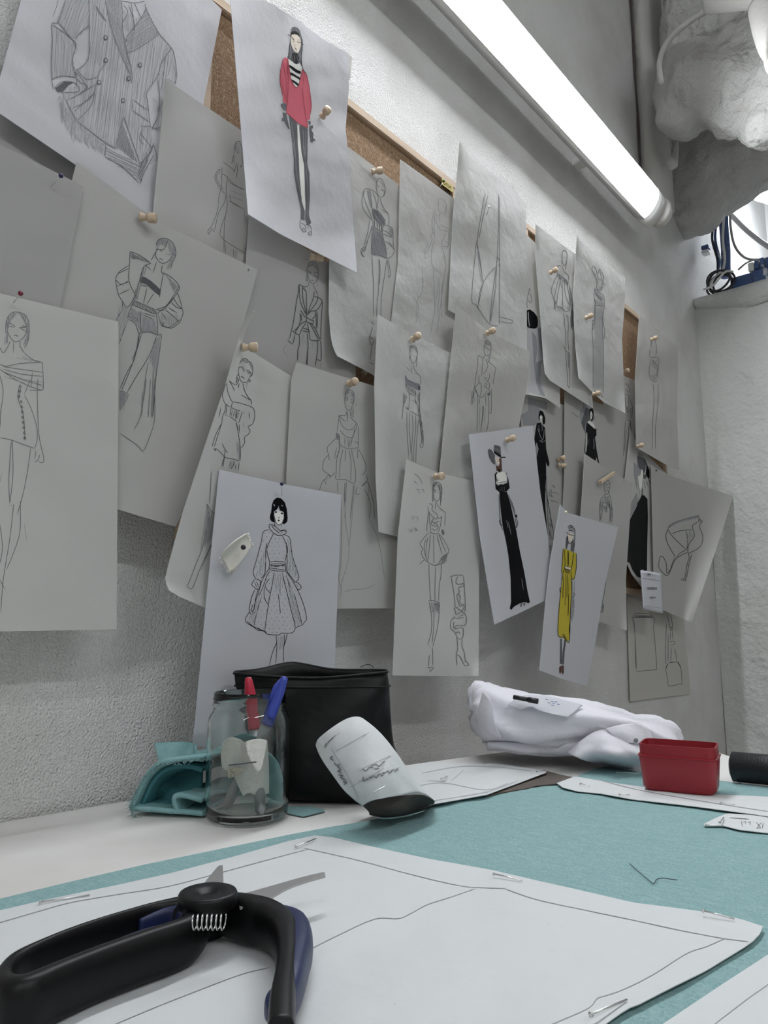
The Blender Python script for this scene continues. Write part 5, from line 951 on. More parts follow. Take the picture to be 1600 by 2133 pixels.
tsheet('teal_fabric', [(-200, 1916), (0, 1872), (140, 1838), (300, 1801), (460, 1768), (610, 1737), (690, 1722), (760, 1711), (880, 1682), (1000, 1655), (1120, 1640), (1190, 1622), (1240, 1601), (1262, 1596)], [(1333, 1607), (1516, 1628), (1700, 1652)], [(-300, 2700), (2300, 2700)], [(-300, 2100)], .0022, M['teal'],
       'large piece of teal denim spread across the table under the pattern pieces', 'fabric', n=(120, 90), amp=.0004, thick=.0009)
f = tsheet('pattern_piece', [(-330, 1972), (0, 1896), (100, 1873), (250, 1842), (350, 1820), (480, 1786), (600, 1752), (655, 1740)], [(690, 1743), (760, 1760), (900, 1790), (1025, 1812), (1110, 1832), (1200, 1852), (1320, 1880), (1400, 1890), (1460, 1898), (1540, 1913), (1592, 1930), (1578, 1953), (1555, 1970), (1470, 2022), (1400, 2056), (1330, 2092), (1312, 2098), (1290, 2112), (1258, 2135), (1100, 2260)], [(-600, 2600), (900, 2500)], [(-450, 2200)], .0050, M['pattern'],
       'large white paper pattern pinned on the teal cloth with shears lying on it', 'pattern piece', n=(110, 90), amp=.0008, thick=.0005)
k = f
f.stroke(None, 'pl', 1.25, "-60 1935 0 1921 80 1898 150 1879 250 1862 350 1846 450 1820 560 1790 640 1769", "632 1766 700 1781 760 1795 860 1822 960 1845 1010 1849 1055 1850", "1052 1851 1100 1868 1150 1881 1300 1912 1420 1938 1510 1955", "1510 1955 1560 1961", "630 1985 700 1950 780 1914 830 1913 860 1900 890 1884 940 1868 990 1851",
         "1513 1953 1470 1972 1430 1986 1360 2030 1300 2060 1260 2074 1243 2080 1225 2100 1150 2133 1050 2180", "240 2133 330 2095 420 2060 500 2030 560 2015", "150 2180 240 2133")
f.stroke(None, 'pm', 2.0, "822 2090 824 2091"); f.stroke(None, 'pm', 2.0, "1143 1923 1145 1924")
g = tsheet('pattern_piece', [(1600, 1988), (1700, 1940), (2200, 2100)], [], [(1240, 2230), (1900, 2700)], [(1500, 2053), (1382, 2132)], .0050, M['pattern'], 'corner of a second white pattern paper at the bottom right of the table', 'pattern piece', n=(30, 30), amp=.0008)
g.stroke(None, 'pl', 1.25, "1650 2010 1600 2050 1560 2078 1500 2124 1400 2200")
h = tsheet('pattern_strip', [(1160, 1631), (1198, 1617), (1260, 1628), (1333, 1638), (1420, 1650), (1500, 1655), (1572, 1658), (1700, 1664)], [], [(1172, 1640), (1202, 1648), (1253, 1653), (1319, 1665), (1400, 1674), (1459, 1681), (1600, 1700), (1720, 1722)], [], .0048, M['pattern'], 'narrow white pattern strip under the red box', 'pattern piece', n=(60, 8), amp=.0010)
h.stroke(None, 'pl', 1.2, "1240 1622 1330 1645 1460 1668 1600 1690")
e = tsheet('fabric_tag', [(1466, 1716), (1490, 1704), (1515, 1694), (1560, 1697), (1680, 1712)], [], [(1468, 1720), (1508, 1720), (1540, 1728), (1600, 1735), (1700, 1748)], [], .0044, M['pattern'], 'small paper tag with pencilled notes pinned on the teal cloth at the right', 'tag', n=(30, 8), amp=.0005)
e.stroke(None, 'pm', 1.4, "1544 1709 1547 1722", "1548 1712 1554 1711 1553 1716", "1558 1713 1563 1712 1562 1718", "1575 1712 1585 1724 1576 1725 1586 1713", "1590 1713 1588 1726", "1520 1703 1560 1706", smooth=False)
w = tsheet('pattern_piece', [(838, 1600), (900, 1586), (945, 1590), (1000, 1590), (1040, 1591), (1090, 1598), (1137, 1606)], [], [(850, 1688), (905, 1674), (930, 1670), (1014, 1655), (1080, 1631), (1138, 1609)], [(842, 1640)], .0066, M['pattern'], 'pencil-marked white pattern paper lying flat between the black pouch and the white garment', 'pattern piece', n=(50, 20), amp=.0016)
w.stroke(None, 'pv', 1.2, "860 1640 920 1630 1010 1645 1060 1632", "900 1668 1010 1650 1080 1626", "880 1610 960 1596 1040 1598 1110 1606", "890 1626 930 1627", "940 1627 968 1602", "1010 1652 1060 1630")
b = tsheet('brown_fabric', [(1000, 1655), (1050, 1632), (1100, 1612), (1140, 1606), (1170, 1614), (1196, 1619)], [], [(1010, 1657), (1060, 1648), (1098, 1642), (1118, 1636), (1190, 1629)], [], .0042, mat('brown_lining', (.10, .082, .070), .85, bump=[('noise', 300, .5, .001)]), 'frayed brown fabric edge showing beyond the flat pattern paper', 'fabric', n=(40, 8), amp=.0012, thick=.0012)
c = tsheet('teal_scrap', [(560, 1676), (600, 1680), (640, 1679), (676, 1686)], [], [(560, 1694), (598, 1693), (632, 1700), (676, 1689)], [], .002, M['teal'], 'small flat teal scrap between the glass jar and the black pouch', 'fabric', n=(20, 8), amp=.0006, thick=.0009)
for q in TB: q.build()
# fraying threads at the brown edge, and a loose thread on the teal cloth
rn = random.Random(3)
thm = flat('dark_thread', (.05, .06, .07))
o = tube('loose_thread', [tab(x, y, .0035) for x, y in crom([(1312, 1799), (1330, 1815), (1355, 1836), (1362, 1841), (1368, 1832), (1380, 1829), (1395, 1831), (1411, 1833)], 4)], .0003, thm, seg=5); tag(o, 'short dark thread lying bent on the teal cloth', 'thread')
o = tube('loose_thread', [tab(x, y, .004 + .006 * math.sin(i * .5)) for i, (x, y) in enumerate(crom([(1522, 1610), (1530, 1622), (1545, 1632), (1558, 1628)], 4))], .0003, thm, seg=5); tag(o, 'curly dark thread beside the black roll', 'thread')

# ------------------------------------------------------------------ sewing pins in the pattern pieces
def spin(p, q, zh, zt, label, r=.00055):
    a, b2 = tab(*p, zh), tab(*q, zt); t = empty('sewing_pin', a, label=label, cat='pin', group='straight pins in the pattern paper')
    o = tube('shaft', [a, b2], r, M['steel'], seg=6); under(o, t)
    d = (b2 - a).normalized(); o = lathe('pin_head', [(.0001, -.0006), (.0013, -.0004), (.0013, .0004), (.0001, .0006)], a, d, M['steel'], seg=10); under(o, t)
spin((83, 1879), (187, 1864), .0065, .0062, 'steel pin across the near left edge of the large pattern beside the shears')
spin((617, 1763), (658, 1747), .0068, .0060, 'steel pin at the far corner of the large pattern')
spin((1028, 1820), (1088, 1834), .0072, .0066, 'steel pin in the middle of the far edge of the large pattern')
spin((1465, 1897), (1530, 1914), .0075, .0066, 'steel pin near the right-hand corner of the large pattern')
spin((1231, 2113), (1306, 2082), .0085, .0062, 'rusty steel pin at the bottom right edge of the large pattern')
spin((1209, 1632), (1229, 1638), .0065, .006, 'tiny pin at the left end of the strip under the red box', .0004)
spin((1290, 1655), (1312, 1656), .0065, .006, 'tiny pin just left of the red box', .0004)
spin((1500, 1672), (1532, 1676), .0065, .006, 'pin in the strip right of the red box', .0004)
spin((1470, 1718), (1508, 1721), .0065, .006, 'pin holding the small paper tag', .0005)
spin((1500, 1712), (1508, 1703), .0085, .006, 'dark pin standing in the small paper tag', .0006)
spin((1285, 1609), (1332, 1611), .006, .006, 'long pin on the teal cloth left of the red box top', .0004)
spin((1118, 1606), (1137, 1604), .008, .008, 'pin at the far tip of the flat pattern paper', .0005)
spin((920, 1622), (932, 1617), .012, .008, 'dark pin standing in the flat pattern paper', .0006)
spin((1007, 1591), (1021, 1592), .008, .008, 'pin at the far edge of the flat pattern paper', .0004)

# raised paper puckers around the pins
# ------------------------------------------------------------------ red box
def red_box():
    FL, FR_, BRr = tab(1338, 1645, .005), tab(1493, 1660, .005), tab(1511, 1643, .005)
    u = (FR_ - FL); Lx = u.length; u.normalize(); v = Vector((-u.y, u.x, 0)); 
    if v.dot(BRr - FR_) < 0: v = -v
    Wy = max(.030, (BRr - FR_).length * .9); Wy = .050
    red = mat('red_plastic', (.26, .009, .017), .38, spec=.5, bump=[('noise', 250, .12, .0006)])
    t = empty('red_box', FL, label='small open red plastic box standing on the strip of pattern paper', cat='box')
    def ring(inset, z, flare):
        c = []; r = .009
        lx, wy = Lx / 2 + flare - inset, Wy / 2 + flare - inset
        for (sx, sy, a0) in ((1, 1, 0), (-1, 1, 90), (-1, -1, 180), (1, -1, 270)):
            for k in range(5):
                a = math.radians(a0 + k * 22.5); c.append((sx * (lx - r) + r * math.cos(a), sy * (wy - r) + r * math.sin(a), z))
        ctr = FL + u * (Lx / 2) + v * (Wy / 2)
        return [ctr + u * x + v * y + Vector((0, 0, zz)) for x, y, zz in c]
    H = .0505
    def solid(name, rings, cap0=True, cap1=True):
        n = 20; vs_ = [p for r in rings for p in r]; fs = []
        for i in range(len(rings) - 1):
            for k in range(n): l = (k + 1) % n; fs.append((i * n + k, i * n + l, (i + 1) * n + l, (i + 1) * n + k))
        if cap0: fs.append(tuple(range(n))[::-1])
        if cap1: fs.append(tuple(range((len(rings) - 1) * n, len(rings) * n)))
        o = obj(name, vs_, fs, red); bm = bmesh.new(); bm.from_mesh(o.data); bmesh.ops.recalc_face_normals(bm, faces=bm.faces)
        for e in bm.edges:
            if len(e.link_faces) == 2 and e.calc_face_angle() > .7: e.smooth = False
        bm.to_mesh(o.data); bm.free(); under(o, t); return o
    solid('body', [ring(.003, 0, 0), ring(.0, .004, 0), ring(0, .037, .0028), ring(-.0006, .0375, .0032), ring(-.0006, .0385, .0032), ring(.0012, .0392, .003), ring(.0012, H, .0032), ring(.0028, H, .0032), ring(.0032, .012, .001), ring(.004, .004, 0)])
red_box()

# black vinyl roll at the end of the table
t = empty('black_roll', tab(1590, 1636, .002), label='black leatherette roll lying at the right end of the table', cat='roll')
A_, B_ = tab(1525, 1632, 0), tab(1700, 1650, 0)
rr = .0175; axd = (B_ - A_).normalized(); up = Vector((0, 0, rr + .0025))
lth = mat('black_leatherette', (.010, .010, .012), .45, spec=.5, bump=[('voronoi', 500, .25, .001), ('noise', 30, .3, .004)])
o = lathe('roll', [(.004, 0), (.010, -.001), (rr, .002), (rr, .20), (.01, .202), (.004, .20)], A_ + up, axd, lth, seg=32); under(o, t)

# ------------------------------------------------------------------ black pouch
def pouch():
    lth2 = mat('soft_black_leather', (.0045, .0045, .0048), .48, spec=.22, bump=[('noise', 14, .5, .012, 3), ('noise', 220, .18, .0006)])
    t = empty('leather_pouch', tab(700, 1680, 0), label='open black leather pouch standing against the wall behind the jar', cat='pouch')
    # rings from bottom to top: (y, x left, x right, depth left, depth right, half thickness)
    spec = [(1660, 580, 838, .822, .822, .022), (1652, 556, 853, .822, .822, .038), (1625, 545, 851, .82, .82, .043), (1590, 532, 838, .82, .82, .040), (1553, 520, 821, .82, .825, .036), (1498, 505, 815, .82, .832, .030), (1450, 496, 813, .82, .836, .026), (1428, 491, 811, .82, .838, .024), (1400, 488, 806, .82, .84, .022)]
    rings = []
    rn = random.Random(2)
    for i, (y, xl, xr, dl, dr, th) in enumerate(spec):
        A0, B0 = dep(xl, y - (0 if i < 8 else 0), dl), dep(xr, y - (0 if i < 8 else 3), dr)
        c = (A0 + B0) / 2; u = (B0 - A0) / 2; n = Vector((-u.y, u.x, 0)).normalized()
        if n.dot(CAM - c) < 0: n = -n
        rg = []
        for k in range(40):
            a = 2 * math.pi * k / 40; ca, sa = math.cos(a), math.sin(a)
            e = math.copysign(abs(ca) ** .8, ca); s_ = math.copysign(abs(sa) ** .9, sa)
            dz = 0
            if i == 8: dz = (.0085 * math.exp(-((e + .25) / .35) ** 2) if sa < 0 else -.006 * math.exp(-((e - .0) / .8) ** 2))
            wv = .004 * math.sin(a * 2 + i * .9) + .003 * math.sin(a * 5 + i * 1.7)
            q = c + u * e + n * (th * s_ + wv * (1 if 1 < i < 8 else .3)); q.z += dz
            rg.append(q)
        rings.append(rg)
    body = gridsurf('body', [list(r) for r in rings], lth2, None, .0, 2, True)
    # bottom cap
    me = body.data; nu = 80; 
    bm = bmesh.new(); bm.from_mesh(me); bm.verts.ensure_lookup_table(); bm.faces.new([bm.verts[i] for i in range(nu)]); bmesh.ops.recalc_face_normals(bm, faces=bm.faces); bm.to_mesh(me); bm.free()
    for p in me.polygons: p.use_smooth = True
    md = body.modifiers.new('s', 'SOLIDIFY'); md.thickness = .0016; md.offset = -1
    under(body, t)
    top, hem = crom(rings[-1], 2, True), crom([rings[-2][k] * 1.0 for k in range(40)], 2, True)
    ctr = sum((Vector(p) for p in top), Vector()) / len(top)
    o = tube('rim_piping', [Vector(p) for p in top], .0016, lth2, seg=8, closed=True); under(o, t)
    o = tube('hem_seam', [Vector(p) + (Vector(p) - Vector((ctr.x, ctr.y, p[2]))).normalized() * .0008 for p in hem], .0011, lth2, seg=8, closed=True); under(o, t)
    thr = flat('black_thread', (.02, .02, .02))
    o = tube('thread_end', [dep(x, y, .835) for x, y in crom([(750, 1390), (765, 1384), (775, 1387), (778, 1392)], 4)], .0004, thr, seg=5); under(o, t)
pouch()

# ------------------------------------------------------------------ glass jar with its contents
def jar():
    base = tab(514, 1703, .0012); d = (base - CAM).dot(Vector(FWD)); R = 86.5 / F * d * 1.0
    k = R / .0435; H = .1325 * R / .0435 * 1.0
    top = dep(524, 1444, d); H = top.z - base.z
    gl = bpy.data.materials.new('clear_glass'); gl.use_nodes = True; b = gl.node_tree.nodes['Principled BSDF']
    b.inputs['Transmission Weight'].default_value = 1; b.inputs['Roughness'].default_value = .015; b.inputs['IOR'].default_value = 1.47; b.inputs['Base Color'].default_value = (.93, .97, .95, 1)
    th = .0024
    outp = [(0, .003), (R * .80, .0), (R * .93, .001), (R * .985, .005), (R, .012), (R, H * .60), (R * .995, H * .75), (R * .97, H * .80), (R * .90, H * .845), (R * .875, H * .86), (R * .885, H * .885), (R * .905, H * .90), (R * .885, H * .915), (R * .875, H * .935), (R * .90, H * .948), (R * .875, H * .962), (R * .872, H * .99), (R * .868, H)]
    inp_ = [(R * .84, H), (R * .838, H * .86), (R * .87, H * .835), (R * .93, H * .79), (R - th, H * .72), (R - th, .016), (R * .92, .009), (R * .6, .007), (0, .0075)]
    t = empty('glass_jar', base, label='clear glass jar holding pens and fabric scraps', cat='jar')
    o = lathe('glass_body', outp + inp_, base, (0, 0, 1), gl, seg=64); under(o, t)
    up = Vector((0, 0, 1)); toc = (Vector((CAM.x, CAM.y, 0)) - Vector((base.x, base.y, 0))).normalized(); rt = Vector((-toc.y, toc.x, 0))
    if rt.dot(ROT @ Vector((1, 0, 0))) < 0: rt = -rt
    P = lambda px, py, f: dep(px, py, d - f)          # f: towards the camera
    # pens
    def pen(name, a, c, b2, m, lab, clip):
        t = empty(name, b2, label=lab, cat='pen'); ax = (c - a).normalized(); L = (c - a).length; r = .0058
        barrel = mat('grey_barrel', (.22, .23, .235), .35)
        if 'pen_barrel' not in M: M['pen_barrel'] = barrel
        o = lathe('cap', [(.0001, 0), (.0028, .0006), (.0040, .004), (r * .93, .016), (r, L - .002), (r, L)], a, ax, m, seg=20); under(o, t)
        o = lathe('barrel', [(.0052, 0), (.0052, (b2 - c).length - .004), (.003, (b2 - c).length), (.0001, (b2 - c).length)], c, (b2 - c).normalized(), M['pen_barrel'], seg=20); under(o, t)
        if clip:
            side = clip; q0 = a + ax * .010 + side * .0056; q1 = a + ax * .040 + side * .0062
            o = tube('clip', [a + ax * .004 + side * .003, q0, q1], [.0016, .0022, .0015], m, seg=8); under(o, t)
    redp = mat('red_pen_plastic', (.42, .012, .04), .3); blup = mat('blue_pen_plastic', (.035, .06, .36), .3)
    pen('red_pen', P(517, 1410, -.004), P(530, 1519, .004), tab(543, 1697, .0115) + toc * .001, redp, 'pen with a red cap standing in the glass jar', None)
    pen('blue_pen', P(594, 1409, .004), P(556, 1509, .008), P(470, 1682, .000), blup, 'pen with a blue clipped cap leaning in the glass jar', -rt)
    # scraps
    wh = mat('fluffy_interfacing', (.72, .71, .66), .95, bump=[('noise', 120, .9, .003)])
    ct = base + up * .05
    rows = []
    for (y, xs, fs_) in ((1543, (490, 506, 522, 540, 556), (.018, .024, .027, .027, .020)), (1575, (486, 504, 522, 540, 557), (.019, .026, .028, .027, .020)), (1610, (490, 506, 523, 541, 557), (.018, .026, .028, .027, .019)), (1654, (508, 520, 533, 545, 557), (.026, .027, .027, .024, .018))):
        rows.append([P(x, y + 4 * math.sin(x * .3), f_) for x, f_ in zip(xs, fs_)])
    o = gridsurf('interfacing_scrap', rows, wh, None, .0012, 8, fold=.0014, seed=5); tag(o, 'crumpled off-white fluffy scrap stuffed inside the glass jar', 'scrap')
    o = gridsurf('interfacing_scrap', [[P(466, 1546, .014), P(480, 1536, .020), P(500, 1540, .022), P(512, 1548, .022)], [P(463, 1572, .014), P(478, 1570, .021), P(498, 1575, .022), P(514, 1580, .022)], [P(466, 1598, .014), P(480, 1606, .020), P(496, 1602, .022), P(510, 1606, .022)]], wh, None, .0012, 5, fold=.0015, seed=11); tag(o, 'second off-white fluffy scrap deeper inside the glass jar on the left', 'scrap')
    o = gridsurf('teal_scrap', [[P(548, 1560, -.005), P(566, 1572, .0), P(580, 1590, .0)], [P(552, 1610, -.005), P(572, 1620, .0), P(590, 1630, -.004)], [P(556, 1660, -.005), P(574, 1668, .0), P(588, 1672, -.004)]], M['teal2'], None, .001, 5, fold=.001, seed=13); tag(o, 'lighter teal scrap down the right side inside the glass jar', 'scrap')
    tape = mat('cream_paper', (.62, .58, .47), .7)
    o = gridsurf('paper_scrap', [[P(475, 1598, .029), P(492, 1599, .031), P(506, 1601, .032)], [P(475, 1608, .029), P(490, 1610, .031), P(502, 1610, .032)], [P(476, 1620, .029), P(484, 1619, .0305), P(492, 1616, .031)]], tape, None, .0005, 4); tag(o, 'torn slip of cream paper with marks pressed against the jar glass', 'scrap')
    bm = bmesh.new()
    q = obj('written_marks', [P(x, y, .0318) for (x0, y0) in ((479, 1602), (482, 1608), (486, 1608), (480, 1613), (487, 1613), (481, 1606), (479, 1616)) for (x, y) in ((x0, y0), (x0 + 3, y0), (x0 + 3, y0 + 1.6), (x0, y0 + 1.6))], [(4 * i, 4 * i + 1, 4 * i + 2, 4 * i + 3) for i in range(7)], M['pm'], o, smooth=False); q['kind'] = 'stuff'
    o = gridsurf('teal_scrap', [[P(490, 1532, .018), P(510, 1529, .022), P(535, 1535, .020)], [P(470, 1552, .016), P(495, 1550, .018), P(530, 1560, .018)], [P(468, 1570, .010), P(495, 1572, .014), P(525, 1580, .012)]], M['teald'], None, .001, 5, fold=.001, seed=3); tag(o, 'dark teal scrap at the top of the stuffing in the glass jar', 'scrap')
    o = tube('bent_pin', [P(476, 1594, .0300), P(505, 1591, .0335), P(534, 1587, .0325)], .0006, M['gm'], seg=6); tag(o, 'dark needle lying across the stuffing in the glass jar', 'needle')
jar()

# ------------------------------------------------------------------ teal cloth rolled up left of the jar
def teal_roll():
    t = empty('teal_bundle', tab(350, 1700, 0), label='rolled bundle of teal denim between the wall and the glass jar', cat='fabric')
    d0 = (tab(350, 1700) - CAM).dot(Vector(FWD))
    d0 = d0
    back = (tab(455, 1655) - tab(350, 1697)) * 1.0; 
    def strip(name, prof, dd, ext, m, th=.0048):
        A = [dep(x, y, d0 + f) for x, y, f in prof]; 
        A = [Vector((p.x, p.y, max(p.z, T + .0062))) for p in A]
        ax = ext.normalized(); L = ext.length
        rows = [[p + ext * s_ + Vector((0, 0, .002 * math.sin(s_ * 7 + i))) for i, p in enumerate(A)] for s_ in (0, .12, .35, .6, .85, 1)]
        o = gridsurf(name, rows, m, None, th, 4, fold=.0012, seed=4); under(o, t); return o
    strip('outer_layer', [(424, 1581, 0), (400, 1583, -.003), (362, 1588, -.004), (328, 1596, -.003), (302, 1618, 0), (285, 1650, 0), (274, 1680, 0), (280, 1700, -.002), (310, 1707, -.006), (350, 1708, -.008), (400, 1705, -.010), (422, 1702, -.011)], 0, back * 1.0, M['teal2'])
    strip('inner_fold', [(421, 1668, -.010), (395, 1664, -.010), (372, 1660, -.009), (362, 1664, -.008), (366, 1682, -.007), (372, 1694, -.006)], 0, back * .85, M['teal2'])
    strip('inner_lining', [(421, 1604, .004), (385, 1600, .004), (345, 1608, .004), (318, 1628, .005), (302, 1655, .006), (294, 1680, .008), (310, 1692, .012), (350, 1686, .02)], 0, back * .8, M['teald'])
    dk = d0 + .035
    o = gridsurf('dark_inner_plug', [[dep(306, 1640, dk), dep(330, 1612, dk), dep(370, 1600, dk + .01), dep(422, 1604, dk)], [dep(300, 1665, dk), dep(335, 1640, dk - .012), dep(372, 1632, dk), dep(422, 1630, dk - .010)], [dep(300, 1688, dk - .01), dep(335, 1668, dk - .004), dep(372, 1655, dk - .012), dep(422, 1655, dk - .005)], [dep(305, 1698, dk - .015), dep(340, 1690, dk - .018), dep(375, 1688, dk - .018), dep(422, 1685, dk - .015)]], M['teald'], None, .003, 6, fold=.002, seed=9); under(o, t)  # dark plug added across the opening so the inside of the roll reads dark
    o = gridsurf('back_flap', [[dep(321, 1549, .80), dep(350, 1547, .80), dep(385, 1547, .80), dep(405, 1549, .80), dep(406, 1556, .79)], [dep(327, 1570, .79), dep(350, 1570, .79), dep(380, 1568, .79), dep(404, 1570, .79), dep(408, 1572, .78)], [dep(335, 1600, .775), dep(355, 1600, .775), dep(385, 1600, .775), dep(407, 1600, .775), dep(410, 1600, .77)]], M['teal2'], None, .003, 5, fold=.001, seed=8); under(o, t)
    # frayed edge threads along the open end
    rn = random.Random(1); prof = crom([(436, 1581), (400, 1583), (362, 1588), (328, 1596), (302, 1618), (285, 1650), (274, 1680), (280, 1700), (310, 1707), (350, 1708), (400, 1705), (428, 1702)], 6)
    vs_, fs = [], []
    for x, y in prof:
        for _ in range(4):
            a = dep(x + rn.uniform(-3, 3), y + rn.uniform(-1, 1), d0 - .004); b2 = a + Vector((rn.uniform(-.004, .004), rn.uniform(-.004, .004), rn.uniform(-.003, .003))) - Vector(FWD) * .003
            vv, ff = tube_vf([a, b2], .0003, 3); n = len(vs_); vs_ += vv; fs += [tuple(i + n for i in f_) for f_ in ff]
    o = obj('frayed_edge', vs_, fs, M['teal']); o['kind'] = 'stuff'; under(o, t)
teal_roll()

# ------------------------------------------------------------------ folded paper tube with handwriting
def paper_tube():
    t = empty('rolled_pattern', tab(800, 1690, .004), label='handwritten pattern piece folded into a tube leaning on the black pouch', cat='pattern piece')
    rows = [[(664, 1552, .715), (668, 1540, .712), (690, 1522, .708), (722, 1500, .712), (744, 1495, .718), (760, 1500, .730), (770, 1512, .742)],
            [(676, 1590, .700), (690, 1572, .695), (715, 1553, .690), (742, 1535, .692), (770, 1528, .700), (788, 1530, .716), (798, 1545, .732)],
            [(705, 1640, .685), (722, 1618, .676), (750, 1597, .670), (780, 1580, .674), (806, 1568, .688), (822, 1570, .704), (832, 1585, .724)],
            [(735, 1668, .679), (752, 1650, .668), (780, 1632, .662), (808, 1618, .666), (832, 1604, .684), (846, 1604, .705), (856, 1620, .724)],
            [(755, 1680, .676), (772, 1668, .664), (800, 1662, .660), (836, 1656, .668), (866, 1650, .690), (888, 1655, .704), (908, 1670, .716)]]
    G3 = [[dep(*p) for p in r] for r in rows]
    o = gridsurf('paper_tube', G3, M['pattern'], None, .0006, 8, fold=.0022, seed=6); under(o, t)
    # surface lookup for the writing: image-space nearest vertices
    me = o.data; co = np.array([v.co[:] for v in me.vertices]); rel = co - CP; cam_ = rel @ RM
    px = np.stack([CX + F * cam_[:, 0] / -cam_[:, 2], CY - F * cam_[:, 1] / -cam_[:, 2]], 1); dpt = -cam_[:, 2]
    def put(x, y):
        w = 1 / (((px - (x, y)) ** 2).sum(1) + 4) ** 2; return dep(x, y, float((w * dpt).sum() / w.sum()) - .0022)
    L_ = ["706 1526 690 1540 682 1548", "692 1575 688 1580 695 1584", "696 1588 700 1594 708 1592", "702 1596 710 1604 703 1606 712 1610", "705 1614 714 1616 708 1620", "710 1622 720 1624", "714 1628 722 1630 716 1634",
          "755 1601 762 1606 770 1598 778 1600", "772 1596 782 1592 790 1596 798 1588", "780 1602 790 1600", "796 1590 802 1586", "757 1618 756 1626 764 1624 772 1618", "772 1622 778 1616 784 1620 790 1612 796 1616 800 1608", "800 1612 808 1606 812 1610 820 1602", "822 1606 830 1602",
          "680 1548 676 1556", "700 1565 760 1530 784 1520", "745 1606 800 1580 815 1574", "748 1628 810 1606 836 1598", "730 1640 800 1600", "690 1560 720 1610 745 1660"]
    vs_, fs, fm = [], [], []
    for i, l in enumerate(L_):
        p = crom(tr(None, l), 4); wd = 1.1 if i < 16 else .55
        d = np.gradient(p, axis=0); d /= np.linalg.norm(d, axis=1, keepdims=True) + 1e-9; n = np.stack([-d[:, 1], d[:, 0]], 1) * wd
        for a, b2 in zip(range(len(p) - 1), range(1, len(p))):
            b0 = len(vs_); vs_ += [put(*(p[a] + n[a])), put(*(p[b2] + n[b2])), put(*(p[b2] - n[b2])), put(*(p[a] - n[a]))]; fs.append((b0, b0 + 1, b0 + 2, b0 + 3)); fm.append(0 if i < 16 else 1)
    q = obj('handwriting', vs_, fs, [M['pm'], M['pl']], t, fm=fm, smooth=False); under(q, t); q['kind'] = 'stuff'
    brown = mat('dark_brown_cloth', (.060, .048, .042), .9, bump=[('noise', 300, .5, .001)])
    fz = lambda p: Vector((p.x, p.y, max(p.z, T + .0065)))
    o = gridsurf('brown_lining', [[fz(dep(757, 1679, .680)), fz(dep(790, 1664, .672)), fz(dep(838, 1658, .676)), fz(dep(880, 1656, .695)), fz(dep(906, 1669, .716))], [tab(768, 1690, .012), tab(795, 1690, .020), tab(835, 1688, .020), tab(870, 1680, .012), tab(905, 1672, .007)], [tab(770, 1697, .0038), tab(800, 1702, .0038), tab(836, 1699, .0038), tab(872, 1690, .0038), tab(908, 1676, .0045)]], brown, None, .0008, 6); under(o, t)
    o = gridsurf('inside_back', [[dep(700, 1560, .755), dep(740, 1540, .757), dep(770, 1530, .758)], [dep(740, 1640, .728), dep(790, 1610, .738), dep(840, 1600, .740)], [tab(778, 1684, .0068), tab(840, 1672, .0068), tab(895, 1660, .0068)]], M['pattern'], None, .0006, 6); under(o, t)
    for (p, q2, dd) in (((676, 1560), (707, 1524), .690), ((743, 1668), (802, 1638), .652)):
        a, b2 = dep(*p, dd), dep(*q2, dd); o = tube('sewing_pin', [a, b2], .0005, M['steel'], seg=6); under(o, t)
paper_tube()

